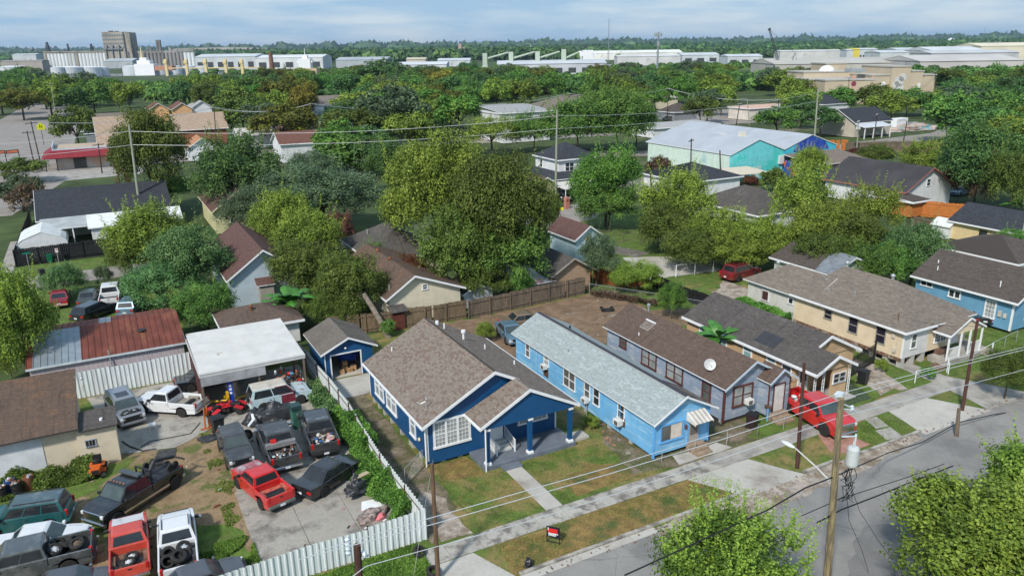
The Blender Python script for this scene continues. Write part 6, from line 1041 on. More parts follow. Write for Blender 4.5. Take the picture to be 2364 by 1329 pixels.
# wooden fences
def wood(label, pts, h=1.8, mat=None, w=.14, lean=0., group=None, name='wooden_fence', out=True):
    mat = mat or FENCEW; a0 = Vector((*pts[0], 0)); th = thing(name, label, 'fence', a0, 0, group); rr = random.Random(int(pts[0][0]*7))
    for a, b_ in zip(pts, pts[1:]):
        a = Vector((*a, 0))-a0; b_ = Vector((*b_, 0))-a0; L_ = (b_-a).length; d = (b_-a)/L_; an = math.atan2(d.y, d.x); n = max(1, round(L_/2.4))
        for i in range(n):
            k = MB(); p0 = a+d*L_*i/n; m_ = max(1, int(L_/n/w)); dh = rr.uniform(-.08, .05)
            for j in range(m_):
                if rr.random() < .02: continue
                k.obox(p0+d*(j+.5)*(L_/n/m_)+Vector((0, 0, .04)), L_/n/m_-.008, .02, h+dh+rr.uniform(-.04, .04), an+rr.uniform(-.02, .02), 0)
            k.build('panel', mat, th); k = MB(); q = Vector((d.y, -d.x, 0))*.05; [k.obox(p0+d*L_/n/2+q+Vector((0, 0, z)), L_/n, .05, .09, an) for z in (.35, h-.35)]; k.obox(p0+q*1.6, .1, .1, h+.05, an); k.build('rail', mat, th)
    return th
wood('weathered wooden fence behind the dark blue bungalow, left part', [(16.4, 67.5), (19.8, 66.6), (25.4, 65.6), (29.7, 65.5)], 1.9, surf('tan_fence_wood', (.16, .115, .07), .9, .3, 3, (.09, .07, .05), .5, .66, .8, stretch=(4, 4, .5))); wood('old grey wooden fence behind the dirt yard', [(29.8, 65.2), (37, 65.6), (44, 66)], 1.9)
FB = surf('black_fence', (.012, .012, .014), .7, .2, 2); wood('black board fence along the left side street', [(-11.1, 111.6), (-5.9, 112), (-5.9, 112.5), (6, 112.2)], 2.2, FB, .2); wood('black board fence going back beside the left sidewalk', [(-11.1, 111.6), (-10.8, 142)], 2., FB, .2)
wood('black screen fence beside the tan cottage back yard', [(51.9, 64.4), (51.6, 60), (51.9, 55.3)], 1.5, FB, .3); OF = surf('orange_fence_wood', (.42, .14, .03), .8, .15, 2); wood('orange wooden fence on the right behind the trees', [(107.8, 74), (112.9, 65.6)], 2.4, OF, .2); wood('orange painted fence behind the teal warehouse', [(150, 134), (160, 127)], 3., OF, .3)
wood('brown board fence beyond the dark roofed barn', [(158, 126), (172, 120), (181, 108)], 2.6, FENCEW, .3); wood('reddish fence enclosure behind the vine covered bush', [(47.2, 69.6), (48.6, 66), (52, 64.6)], 1.7, surf('red_fence_wood', (.26, .085, .03), .85, .25, 3), .15); wood('dark weathered fence left of the yellow cottage', [(99.3, 66.5), (98.8, 61.5)], 2.2, FENCEW, .2); wood('dark red board fence near the three transformer pole', [(140, 115), (153, 118.5)], 2.6, surf('dark_red_board', (.10, .03, .02), .8, .2), .3)
# ================================================================== HOUSES BEHIND
def bgh(label, x, y, w_, d, h, rh, wall, roof, ax='y', kind='gable', ov=.45, trim=None, wins=(), name='house', cat='house', z0=.2, hf=1, hb=1, roof2=None, ridge=None, **k_):
    th = thing(name, label, cat, (x, y, 0)); rid = ridge if ridge is not None else (w_/2 if ax == 'y' else d/2)
    if kind == 'gable': gable_walls(0, 0, w_, d, z0, h, rh-.12, rid, ax).build('wall', wall, th); gable_roof(-ov, -ov, w_+ov, d+ov, h-.08, h-.08, rh, rid, ax).build('roof', [roof, trim or TRIMW], th)
    elif kind == 'hip': w = MB(); w.box(0, 0, z0, w_, d, h); w.build('wall', wall, th); hip_roof(-ov, -ov, w_+ov, d+ov, h-.04, rh, hf=hf, hb=hb).build('roof', [roof, trim or TRIMW], th)
    else: w = MB(); w.box(0, 0, z0, w_, d, h); w.build('wall', wall, th); r = MB(); r.roof([(-ov, -ov, h), (w_+ov, -ov, h), (w_+ov, d+ov, rh), (-ov, d+ov, rh)], .12); r.build('roof', [roof, trim or TRIMW], th)
    t = MB()
    if kind == 'gable' and ax == 'y': rake(t, (-ov, h-.1), (rid, rh), -ov-.005, .18); rake(t, (rid, rh), (w_+ov, h-.1), -ov-.005, .18); t.box(-ov-.05, -ov, h-.26, -ov, d+ov, h-.1)
    elif kind == 'gable': rake(t, (-ov, h-.1), (rid, rh), -ov-.005, .18, ax='x'); rake(t, (rid, rh), (d+ov, h-.1), -ov-.005, .18, ax='x'); t.box(-ov, -ov-.05, h-.26, w_+ov, -ov, h-.1)
    else: t.box(-ov, -ov-.05, h-.26, w_+ov, -ov, h-.05); t.box(-ov-.05, -ov, h-.26, -ov, d+ov, h-.05)
    t.build('fascia', trim or TRIMW, th)
    for (f, u, z, ww, hh) in wins: window(th, Face(f, 0, 0, w_, d), u, z, ww, hh, pane=WGL, n=2 if ww > 1.4 else 1, fr=k_.get('wf'))
    return th
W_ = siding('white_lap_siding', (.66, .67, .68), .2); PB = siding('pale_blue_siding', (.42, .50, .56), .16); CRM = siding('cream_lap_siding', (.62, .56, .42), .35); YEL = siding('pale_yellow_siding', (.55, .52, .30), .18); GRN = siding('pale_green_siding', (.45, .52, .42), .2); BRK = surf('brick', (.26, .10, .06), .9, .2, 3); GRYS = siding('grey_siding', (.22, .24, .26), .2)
S_BK = shingle('old_brown_shingles', (.1, .1, .1), (.1, .1, .1)); MRN = shingle('maroon_brown_shingles', (.10, .055, .048), (.13, .075, .065), (.16, .12, .11), lo3=.66, hi3=.9)
h1 = bgh('pale blue house with maroon brown roof behind the banana plants', 10.0, 79.8, 6.9, 15, 3.4, 6.1, PB, MRN, wins=(('F', 4.3, 4.0, .7, .7),)); k = MB(); k.roof([(2.3, -1.3, 2.6), (4.2, -1.3, 2.6), (4.2, 0, 3.1), (2.3, 0, 3.1)], .08); k.build('door_roof', [MRN, TRIMW], h1); k = MB(); k.box(2.6, -1.1, 0, 4.0, -.05, 2.4); k.build('porch_room', surf('grey_frame', (.3, .28, .24)), h1)
b2_ = bgh('small outbuilding with dark brown hip roof and clay chimney pot', 7.6, 67.2, 6.2, 5.5, 2.4, 3.5, WSID, S_BK, kind='hip'); turbine(b2_, 2.5, 1.9, 3.2, RUST, .16)
b3 = bgh('cream sided house with brown and rust stained roof by the leaning trunk', 22.3, 66.8, 7.4, 14, 3.0, 4.9, CRM, SH_OF, wins=(('F', 3.4, 3.2, .6, .6), ('L', 2, 1.2, .8, 1.2)), ridge=2.6); turbine(b3, 2.5, 6.5, 4.6, RUST, .2); turbine(b3, 2.6, 10.5, 4.6, RUST, .2); pipe_vent(b3, .4, .9, 3.3, .7, .06, STEEL)
k = MB(); k.box(-.1, -1.1, 0, 1.1, -.1, 1.6); k.roof([(-.3, -1.3, 1.9), (1.4, -1.3, 1.9), (1.4, 0, 2.2), (-.3, 0, 2.2)], .1, 1, 1); k.build('shed_annex', [surf('dark_red_board', (.10, .03, .02)), SH_DK], b3)
b4 = bgh('house with large dark grey hip roof behind the rust coloured tree', 25.4, 80.5, 8, 11, 3.1, 5.6, CRM, SH_DK, kind='hip', wins=(('F', 1, 1.4, 1.5, 1.2),)); pipe_vent(b4, 1.8, 7.4, 4.4, .5, .1, STEEL)
b5 = bgh('shed with black shingle roof and wooden gable behind the old fence', 40.6, 66.8, 4.6, 6.2, 2.6, 4.1, surf('bare_wood_siding', (.33, .23, .15), .85, .2, 3, stretch=(.4, .4, 4)), SH_DK, ridge=2.3, name='shed', cat='shed', trim=surf('grey_frame', (.3, .28, .24))); k = MB(); k.roof([(-3.6, -.4, 1.95), (.1, -.4, 1.95), (.1, 4.6, 2.5), (-3.6, 4.6, 2.5)], .06); k.build('lean_to_roof', [surf('rust_streaked_sheet', (.30, .31, .32), .5, .15, 1, (.16, .065, .04), .48, .55, 1.2, stretch=(1, .3, 1)), TRIMW], b5); k = MB(); k.box(-3.4, -.2, 0, 0, 4.4, 1.9); k.build('lean_to_wall', surf('grey_wall', (.25, .24, .23), .8), b5)
bgh('small light blue gabled cottage among the trees behind the black shed roof', 49.6, 76.5, 3.6, 6, 3.2, 4.7, siding('light_blue_lap', (.50, .66, .74), .2), MRN, wins=(('F', 1.4, 2.6, .6, .7),)); bgh('small white gabled shed just behind the old grey fence', 30.5, 67.6, 3.2, 4, 1.9, 2.7, W_, SH_DK, name='shed', cat='shed', ov=.25)
b6 = bgh('low house with wide new charcoal roof on the left', -8.6, 126.5, 17, 13, 3.0, 6.3, GRN, SH_CH, 'x', ov=.5); k = MB(); k.roof([(0, -6.5, 2.7), (8.5, -6.5, 2.7), (8.5, 0, 3.1), (0, 0, 3.1)], .1); k.build('patio_roof', [surf('grey_metal_roof', (.36, .38, .38), .6, .15, .6), TRIMW], b6); [MB().box(x, -6.4, 0, x+.15, -6.2, 2.7).build('patio_post', TRIMW, b6) for x in (.2, 4, 8.2)]; k = MB(); k.roof([(8.7, -4.5, 3.3), (12.5, -4.5, 3.3), (10.6, -1.0, 4.7)], .1); k.build('gable_dormer', [SH_CH, TRIMW], b6)
WMET = surf('white_metal_roof', (.62, .64, .63), .45, .1, 1); b7 = bgh('white sided shed with ribbed white metal roof behind the black fence', -2.3, 118.6, 11.5, 5.5, 2.8, 4.0, W_, WMET, 'x', name='shed', cat='shed', wins=(('F', 1.9, 1.1, 1.1, 1.1),), ov=.3, wf=DARK)
th = thing('metal_carport', 'white arched metal carport behind the black fence', 'carport', (-11.0, 115.6, 0)); k = MB(); prof = [(0, 1.4), (.15, 2.1), (.7, 2.5), (2.9, 3.3), (5.1, 2.5), (5.65, 2.1), (5.8, 1.4)]
for i in range(10):
    for a, b_ in zip(prof, prof[1:]): k.prism([(a[0], i*.75, a[1]), (b_[0], i*.75, b_[1]), (b_[0], i*.75+.7, b_[1]), (a[0], i*.75+.7, a[1])], (0, 0, .04))
k.build('roof_sheet', WMET, th); k = MB(); k.prism([(0, .05, 0), (5.8, .05, 0), (5.8, .05, 2.0), (5.1, .05, 2.45), (2.9, .05, 3.25), (.7, .05, 2.45), (0, .05, 2.0)], (0, .05, 0)); k.build('end_wall', W_, th)
bgh('pale yellow house with brown roof and charcoal hip end by the dark leafy tree', 13.6, 116.5, 7, 14, 3.6, 6.3, YEL, MRN, wins=(('F', 2, 1.5, 1.2, 1.5),), trim=surf('cream_trim', (.6, .55, .38), .6));
TM = siding('tan_seam_metal', (.33, .24, .17), 1.6, None, axis=0, groove=.6); bs_ = bgh('brick school building with steep tan seam metal roof', 1.0, 212, 7.6, 12, 4.5, 10.6, BRK, TM, 'x', name='school_building', cat='school', ov=.6); k = MB(); [(k.cyl((x, -.06, 2.2), (x, -.04, 2.2), 1.3, 1.3, 20), k.box(x-1.3, -.07, 0, x+1.3, -.05, 2.2)) for x in (2.4, 5.6)]; k.build('arched_opening', surf('dark_opening', (.03, .02, .02), .8), bs_)
bgh('brick school wing with tan seam metal roof behind the tall green tree', 20.5, 238, 13.5, 13, 4.6, 8.6, BRK, TM, 'x', name='school_wing', cat='school', ov=.6)
rs = thing('corner_shop', 'low shop with dark red mansard canopy and flat tan roof', 'shop', (-11, 203, 0)); k = MB(); k.box(2.5, 2, 0, 20, 15, 3.3); k.build('wall', surf('shop_wall', (.5, .46, .42), .8, .1, .8, (.55, .36, .24), .5, .6, .3), rs); k = MB(); k.add([(-.2, -.2, 2.9), (20.5, -.2, 2.9), (20.5, 1.8, 4.6), (2.2, 1.8, 4.6), (-.2, 15.5, 2.9), (2.2, 14.5, 4.6)], [(0, 1, 2, 3), (0, 3, 5, 4)]); k.add([(-.2, -.2, 2.8), (20.5, -.2, 2.8), (20.5, 2, 2.8), (2.5, 2, 2.8), (2.5, 15, 2.8), (-.2, 15.5, 2.8)], [(0, 3, 2, 1), (0, 4, 5, 3)][:1]); k.build('red_canopy', surf('dark_red_roof', (.20, .018, .025), .7, .15, 1), rs); k = MB(); k.box(2.2, 1.8, 4.2, 20.5, 15, 4.5); k.build('flat_roof', surf('tan_flat_roof', (.42, .34, .26), .9, .1), rs); k = MB(); k.box(2.1, 1.7, 4.5, 20.5, 1.9, 4.8); k.box(2.1, 1.9, 4.5, 2.3, 15, 5.4); k.build('parapet_trim', surf('pale_blue_trim', (.45, .52, .60)), rs); k = MB(); k.box(6, 1.9, .2, 8.6, 2, 2.8); k.box(13, 1.9, 1.2, 17, 2, 2.6); k.build('window', WGL, rs); [MB().box(x, .2, 0, x+.2, .4, 2.9).build('canopy_post', DARK, rs) for x in (.3, 2.6)]
bgh('small white house with orange brown roof between the trees', 19.6, 202, 6.5, 9, 3.3, 5.6, W_, shingle('orange_brown_shingles', (.36, .17, .09), (.42, .22, .12)), wins=(('F', 2, 1, 2, 1.2),)); bgh('white cottage with reddish brown roof amid dense trees', 38.2, 186, 9.5, 9, 4.6, 7.0, W_, SH_RB, 'x'); bgh('pale grey flat fronted cottage beside a dark pole', 34.5, 220, 9.5, 8, 3.6, 5.4, W_, surf('pale_flat_roof', (.5, .46, .42), .8), 'x'); bgh('tan gabled house left of the golden green trees', 45.5, 221, 8.5, 9, 3.8, 6.4, siding('ochre_siding', (.45, .32, .18), .2), MRN); bgh('grey house with grey roof behind the red roofed white cottage', 56.5, 214, 12, 9, 4, 6.4, GRYS, surf('grey_roof', (.13, .16, .17), .8), 'x')
bgh('white house sliver with dark roof between reddish vine trees', 60, 192, 5.5, 7, 3.4, 5.4, W_, SH_CH, wins=(('F', 1.8, 1, 1.6, 1.6),)); bgh('small blue doored white house far behind the golden trees', 80.5, 322, 14, 10, 4.2, 7.4, siding('white_blue', (.55, .6, .66), .3), shingle('grey_brown_far', (.17, .145, .13), (.2, .17, .15)), 'x', wins=(('F', 4.5, .3, 3.2, 3.4),), wf=surf('bright_blue', (.0, .18, .6), .5)); bgh('taupe roofed house behind the dark oak crown', 93, 250, 16, 12, 3.4, 6, GRYS, SH_TN, 'x')
bgh('white two level building behind the bare branched tree', 99, 190, 15, 14, 8.4, 9.6, W_, surf('grey_flat_roof', (.3, .3, .3), .8), 'x', kind='shed', name='building', cat='building', wins=(('F', 4, 3.2, 3, 2.2), ('F', 9, 3.2, 3, 2.2))); bgh('large pale building with wide taupe hip roof', 130, 215, 25, 20, 6.2, 9.8, surf('pale_stucco', (.6, .56, .48), .8, .08), SH_TN, 'x', kind='hip', name='hall', cat='building')
# two storey house, yellow gable and flat carport
t2 = bgh('white two storey house with charcoal hip roofs', 72.6, 118.0, 8.0, 8.2, 6.2, 8.7, W_, SH_CH, kind='hip', wins=(('F', 1.4, 3.9, 1.9, 1.6), ('L', 5.6, 4.0, .9, 1.6)))
k = MB(); k.roof([(-2.7, -2.7, 3.1), (9, -2.7, 3.1), (8, 0, 4.0), (0, 0, 4.0)], .12); k.roof([(-2.7, 9, 3.1), (-2.7, -2.7, 3.1), (0, 0, 4.0), (0, 8.2, 4.0)], .12); k.build('porch_roof', [SH_CH, TRIMW], t2); k = MB(); k.box(-.6, -.8, 0, 8, 0, 3.1); k.build('lower_wall', GRYS, t2); [MB().box(x-.15, y-.15, 0, x+.15, y+.15, 3.0).build('porch_post', WHITE, t2) for x, y in ((-2.3, -2.3), (-2.3, 3), (1.6, -2.3), (5.4, -2.3), (-2.3, 7.5))]
bgh('pale yellow gabled house front beside the flat carport', 64.5, 112.2, 4.2, 10, 3.0, 4.4, YEL, SH_BK); cp = thing('carport', 'flat white carport between the yellow gable and the white two storey house', 'carport', (68.8, 109.5, 0)); k = MB(); k.roof([(0, 0, 2.5), (4.4, 0, 2.5), (4.4, 6.5, 2.7), (0, 6.5, 2.7)], .14, 0, 0); k.build('roof_sheet', surf('pale_roof_sheet', (.56, .53, .48), .7, .1), cp); [MB().cyl((x, y, 0), (x, y, 2.45), .07, .07).build('post', WHITE, cp) for x in (.15, 4.2) for y in (.2, 6.2)]
th = thing('brick_mailbox', 'tall brick mailbox pillar beside the driveway of the carport', 'mailbox', G(1308, 482), .1); k = MB(); k.box(-.38, -.3, 0, .38, .3, 1.7); k.prism([(-.38, -.3, 1.7), (.38, -.3, 1.7), (.2, -.3, 2.0), (-.2, -.3, 2.0)], (0, .6, 0)); k.build('pillar', surf('brick_light', (.38, .16, .12), .9, .2, 4), th); k = MB(); k.box(-.15, -.32, 1.3, .15, -.3, 1.55); k.build('mail_slot', DARK, th); k = MB(); k.box(-.3, -.1, 0, .3, .1, .5); tag(k.build('ground_sign', surf('school_yellow', (.75, .75, .02)), loc=G(1296, 486)), 'small yellow sign at the foot of the tall grey green pole', 'sign')
bgh('small white house with dark hip roof and cloth carport before the pale warehouse wall', 88, 101, 12, 12, 3.2, 5.4, W_, SH_CH, kind='hip', wins=(('L', 2, 1, 1, 1.4),)); cp = thing('carport', 'sagging cream cloth carport in front of the teal gable', 'carport', (101, 103.5, 0)); k = MB(); k.roof([(0, 0, 2.8), (9, 0, 2.6), (9, 6, 3.0), (0, 6, 3.2)], .08, 0, 0); k.build('roof_cloth', surf('cream_cloth', (.55, .48, .38), .9, .1), cp); [MB().cyl((x, y, 0), (x, y, 2.6), .06, .06).build('post', DARK, cp) for x in (.2, 4.5, 8.8) for y in (.2, 5.8)]
# teal warehouse
tw = thing('warehouse', 'teal metal warehouse with long white roof and painted mural gable', 'warehouse', (106.4, 110.3, 0)); PG = siding('pale_green_metal', (.56, .68, .60), .6, (.30, .50, .55), .6, .68, (.12, .12, .12), .5, 0); TEAL = siding('teal_metal', (.15, .58, .60), .6, (.07, .52, .48), .52, .56, (.16, .16, .16), .5, 0); WR = surf('white_warehouse_roof', (.36, .385, .42), .5, .08, .15, (.34, .35, .37), .58, .7, .12)
k = MB(); k.prism([(0, 0, 0), (14, 0, 0), (14, 0, 5.3), (7, 0, 7.7), (0, 0, 5.3)], (0, .3, 0)); k.build('front_gable', TEAL, tw); k = MB(); k.prism([(0, .31, 0), (14, .31, 0), (14, .31, 5.25), (7, .31, 7.6), (0, .31, 5.25)], (0, 25, 0)); k.prism([(14, .4, 0), (29, .4, 0), (29, .4, 5.2), (21.5, .4, 7.6), (14, .4, 5.2)], (0, 36, 0)); k.build('wall', PG, tw)
k = MB(); [k.roof(q, .12) for q in ([(-.2, -.2, 5.35), (7, -.2, 7.85), (7, 26, 7.85), (-.2, 26, 5.35)], [(7, -.2, 7.85), (14, -.2, 5.4), (14, 26, 5.4), (7, 26, 7.85)], [(14, -.2, 5.4), (21.5, -.2, 7.85), (21.5, 37, 7.85), (14, 37, 5.4)], [(21.5, -.2, 7.85), (29.2, -.2, 5.3), (29.2, 37, 5.3), (21.5, 37, 7.85)])]; k.build('roof', [WR, TRIMW], tw)
k = MB(); k.prism([(14.2, -.05, 4.0), (29, -.05, 4.0), (29, -.05, 5.2), (21.5, -.05, 7.55), (14.2, -.05, 5.2)], (0, .3, 0)); mg = k.build('mural_gable', surf('turquoise_mural', (.05, .42, .55), .6, .1, 1), tw); k = MB(); k.prism([(16.5, -.07, 4.6), (27, -.07, 4.6), (25.6, -.07, 6.2), (21.5, -.07, 7.5), (17.6, -.07, 6.3)], (0, .02, 0)); k.build('mural', surf('mural_blue', (.02, .06, .33), .7, .3, .8, (.24, .24, .34), .55, .6, 1.2, stretch=(1, 1, .4)), mg)
k = MB(); k.box(14.2, -7.8, 0, 29, -.1, 3.2); k.build('mural_annex', surf('mural_mix', (.02, .06, .25), .7, .3, .6, (.55, .14, .03), .5, .54, .5, col3=(.5, .5, .45), lo3=.6, hi3=.63, s3=.8), tw); k = MB(); k.roof([(13.9, -8.4, 3.2), (29.5, -8.4, 3.2), (29.5, -.06, 4.4), (13.9, -.06, 4.4)], .12); k.build('annex_roof', [SH_BR, TRIMW], tw)
for u, w2, h2 in ((6.0, 2.2, 2.6), (10.2, .9, 1.6), (11.8, .8, 1.2)): k = MB(); k.box(u, -.05, .3, u+w2, -.01, h2); k.build('door', surf('pale_teal_door', (.35, .55, .55), .6), tw)
k = MB(); k.box(12.6, -.4, 2.6, 13.8, -.02, 4.2); k.build('wall_unit', surf('ac_white', (.6, .6, .58)), tw); k = MB(); k.box(11, 14, 6.4, 12.4, 15.4, 7.2); k.box(16, 14, 6.2, 17.6, 14.9, 7.4); k.build('roof_unit', surf('cream_unit', (.6, .57, .48), .6), tw)
bgh('long dark roofed barn like building with white gable and red trim', 109.5, 75.5, 11.5, 15, 3.3, 6.6, W_, surf('smooth_dark_roof', (.045, .042, .045), .85, .2, .3), 'y', trim=surf('dusty_red_trim', (.35, .13, .11), .7), wins=(('F', 5.0, 3.6, 1.0, 1.2),), ov=.5)
bgh('white house with grey brown hip roof hidden by tall bushes', 78.6, 75.5, 9.5, 12.5, 3.1, 5.7, W_, SH_DK, kind='hip', wins=(('L', 3, 1, 2, 1.4),)); bgh('orange walled shed with brown roof beside the orange fence', 106.5, 72, 3.5, 6.5, 2.6, 3.2, OF, SH_DB, kind='shed', name='shed', cat='shed')
yc = bgh('yellow walled cottage with patched black and grey roof at the right edge', 99.2, 48, 7, 13, 2.7, 4.7, siding('stained_yellow_siding', (.60, .47, .26), 3., (.40, .32, .22), .55, .7), SH_CH, wins=(('L', 8.2, 1.0, 1.0, 1.1), ('L', 4.0, .9, 1.0, 1.1)), wf=DARK); k = MB(); k.roof([(-.47, -.4, 2.66), (3.48, -.4, 4.74), (3.48, 5.8, 4.74), (-.47, 3.8, 2.66)], .03); k.build('roof_patch', surf('grey_patch', (.22, .25, .27), .8, .15, .8, (.22, .13, .11), .56, .6, .3), yc)
la = MB(); [la.cyl((x, 0, 0), (x*.6, .4, 1.9), .03, .03, 4) for x in (-.3, .3)]; [la.box(-.28, .08*i, .25*i, .28, .08*i+.04, .25*i+.04) for i in range(1, 7)]; tag(la.build('step_ladder', STEEL, loc=G(2192, 545), rz=-1.3), 'aluminium ladder leaning on the yellow cottage', 'ladder')
gt_ = bgh('low green walled house with dark roof draped in a grey tarp', 65.5, 52.3, 6.4, 7.6, 2.6, 3.9, GRN, SH_DB, 'y'); k = MB(); k.roof([(-.5, -.5, 2.58), (3.2, -.5, 3.97), (3.2, 2.6, 3.97), (-.5, 1.6, 2.58)], .04, 0, 0); k.roof([(3.2, -.5, 3.97), (6.9, -.5, 2.6), (6.9, 3, 2.6), (3.2, 2.6, 3.97)], .04, 0, 0); k.build('tarp', surf('grey_roof_tarp', (.17, .19, .21), .6, .2, 1.5, bump=.5, bs=3), gt_); turbine(gt_, 3.2, 5.8, 3.7, RUST, .2)
bgh('dark roof just behind the medium blue house', 84, 44, 9, 9, 3, 4.6, WSID, SH_DB, kind='hip'); bgh('small white shed near the yellow cottage', 98.4, 60.8, 2.4, 2.4, 2.0, 2.7, W_, WMET, name='shed', cat='shed', ov=.15)
wp_ = bgh('white gabled house with dark roof and long front porch beyond the orange fence', 186, 146, 15, 12, 4.2, 7.6, siding('beige_siding', (.5, .45, .38), .3), SH_CH, 'x'); k = MB(); k.roof([(-.5, -3.6, 3.2), (11, -3.6, 3.2), (11, -.4, 3.9), (-.5, -.4, 3.9)], .12); k.build('porch_roof', [surf('pale_metal', (.5, .52, .55), .5), TRIMW], wp_); [MB().box(x, -3.4, 0, x+.2, -3.2, 3.2).build('porch_post', TRIMW, wp_) for x in (0, 3.6, 7.2, 10.6)]; k = MB(); k.prism([(15.02, 0, .1), (15.02, 12, .1), (15.02, 12, 4.2), (15.02, 6, 7.4), (15.02, 0, 4.2)], (.05, 0, 0)); k.build('white_end_wall', W_, wp_)
th = thing('box_trailer', 'white box trailer next to the white porch house', 'trailer', (212, 152, 0), .1); k = MB(); k.box(0, 0, .8, 6, 2.4, 3.4); k.build('trailer_box', WHITE, th, bevel=.05); [MB().cyl((3+s, y, .4), (3+s, y+.2, .4), .4, .4, 12).build('wheel', RUBBER, th) for s in (-.5, .5) for y in (-.05, 2.2)]
heap('scrap_pile', 'heap of colourful scrap boards in the yard beyond the fence', 'scrap', G(2110, 300), 9, 3, 1.6, surf('scrap_mix', (.35, .28, .25), .8, .4, .5, (.1, .35, .4), .55, .6, .4), 6, -.4, .4)
st_ = bgh('pale strip of shops with orange trimmed flat roof', 200, 200, 26, 10, 4.2, 4.4, surf('shop_cream', (.6, .55, .48), .8, .1, .3), surf('salmon_roof', (.55, .36, .28), .8), 'x', kind='shed', name='shop_strip', cat='shop', wins=(('F', 4, .8, 4, 2.4), ('F', 11, .8, 4, 2.4), ('F', 18, .8, 4, 2.4)))
bgh('white walled house with blue grey roof right of the shop strip', 232, 196, 14, 12, 4.4, 7.2, W_, SH_CH, 'x', kind='hip'); bgh('long flat white building with grey roof behind the warehouse', 140, 176, 24, 10, 3, 3.4, W_, surf('flat_grey', (.34, .34, .33), .9), 'x', kind='shed', name='building', cat='building')
bgh('dark brown roofed hut left of the white van', 178, 213, 10, 9, 3.2, 6, GRYS, SH_DB, kind='hip'); bgh('small far white house with blue roof among trees on the right', 330, 292, 12, 10, 5.5, 8.6, W_, SH_CH, kind='hip', wins=(('F', 3, 1, 5, 2.4),)); bgh('pale yellow small house amid trees near the centre', 205, 258, 12, 9, 4.6, 6.4, surf('cream_stucco', (.62, .56, .42), .8), surf('cream_roof', (.55, .5, .42), .8), 'x', kind='shed'); bgh('white house with navy roof behind the yellow green tree', 268, 385, 17, 12, 5.2, 8.6, W_, SH_CH, kind='hip')
for i, (x, y, c) in enumerate(((20, 330, 'orange'), (28, 326, 'orange'), (36, 333, 'white'))): bgh(('leftmost orange gabled house of the row below the white tanks', 'middle orange gabled house of the row below the white tanks', 'white gabled house at the right of the orange gabled row')[i], x, y, 7, 14, 4.6, 7, siding('orange_lap', (.62, .36, .18), .3) if c == 'orange' else W_, SH_RB if c == 'orange' else surf('grey_flat_roof', (.3, .3, .3)), ov=.5)
bgh('grey navy roofed house half hidden by trees near the left', -2, 258, 11, 10, 3.4, 6.2, GRYS, SH_CH, 'x', kind='hip'); bgh('brown grey roofed house under the dark trees at the left', -28+24, 300, 15, 10, 3.4, 5.8, WSID, SH_TN, 'x'); bgh('house with taupe roof at the far right edge', 262, 118, 14, 12, 4.6, 7.2, W_, SH_TN, 'x'); bgh('house with blue grey gable roof at the right edge', 226, 92, 10, 12, 4.2, 7.6, surf('tan_stucco', (.45, .40, .30), .8), SH_CH)
# ================================================================== TREES AND PLANTS
LM = dict(
 dg=leafmat('leaves_dark_green', (.040, .100, .033), (.079, .182, .040), (.148, .280, .055)), g=leafmat('leaves_mid_green', (.050, .123, .023), (.108, .245, .033), (.204, .368, .050)),
 br=leafmat('leaves_bright_green', (.043, .128, .018), (.098, .252, .026), (.197, .416, .043), .3), yg=leafmat('leaves_yellow_green', (.088, .144, .015), (.185, .278, .023), (.328, .441, .042), .3),
 ol=leafmat('leaves_olive', (.053, .082, .014), (.108, .165, .019), (.184, .262, .036)), gg=leafmat('leaves_grey_green', (.052, .088, .042), (.095, .152, .070), (.184, .249, .117)),
 vg=leafmat('leaves_vine_green', (.040, .109, .030), (.098, .219, .055), (.219, .372, .131), .25), go=leafmat('leaves_golden', (.11, .11, .008), (.22, .21, .014), (.33, .29, .02), .3), gy=leafmat('leaves_golden_olive', (.07, .085, .01), (.14, .155, .014), (.23, .225, .02), .3),
 rd=leafmat('leaves_rust_red', (.085, .024, .012), (.182, .055, .024), (.121, .103, .024)), bw=leafmat('leaves_brown', (.066, .039, .020), (.143, .088, .050), (.209, .143, .088)), pk=leafmat('leaves_pink_tinged', (.066, .092, .026), (.158, .079, .046), (.422, .066, .106)),
 hero=leafmat('leaves_bright_lime', (.046, .085, .008), (.116, .193, .015), (.293, .416, .039), .35), hero2=leafmat('leaves_near_olive_lime', (.072, .131, .011), (.163, .262, .020), (.307, .422, .039), .3), gr=leafmat('grass_blades', (.066, .131, .018), (.153, .285, .033), (.285, .416, .066), .3))  # hero: the bottom centre tree's own yellow-lime leaf colours
CN = dict(dg='dark green', g='mid green', br='bright green', yg='yellow green', ol='olive green', gg='grey green', vg='vine draped green', go='golden yellow', gy='golden olive', rd='rust red', bw='brown leaved', pk='pink flowering')
def leaves(name, C, Nn, S, Hh, mat, asp=.62, extra=None):
    rng = np.random.RandomState(len(C) % 9973); n = len(C); r = rng.normal(size=(n, 3)); t = np.cross(Nn, r); t /= np.linalg.norm(t, axis=1, keepdims=True)+1e-9; b_ = np.cross(Nn, t); b_ /= np.linalg.norm(b_, axis=1, keepdims=True)+1e-9
    t = t*S[:, None]; b_ = b_*S[:, None]*asp; bend = Nn*S[:, None]*.18
    V = np.stack([C-t-bend, C-b_+bend*.6, C+t-bend, C+b_+bend*.6], 1).reshape(-1, 3); me = bpy.data.meshes.new(name); me.vertices.add(4*n); me.vertices.foreach_set('co', V.astype(np.float32).ravel())
    me.loops.add(4*n); me.loops.foreach_set('vertex_index', np.arange(4*n, dtype=np.int32)); me.polygons.add(n); me.polygons.foreach_set('loop_start', np.arange(0, 4*n, 4, dtype=np.int32))
    a = me.attributes.new('hue', 'FLOAT', 'FACE'); a.data.foreach_set('value', np.clip(Hh, 0, 1).astype(np.float32)); me.materials.append(mat); me.update(calc_edges=True); return me
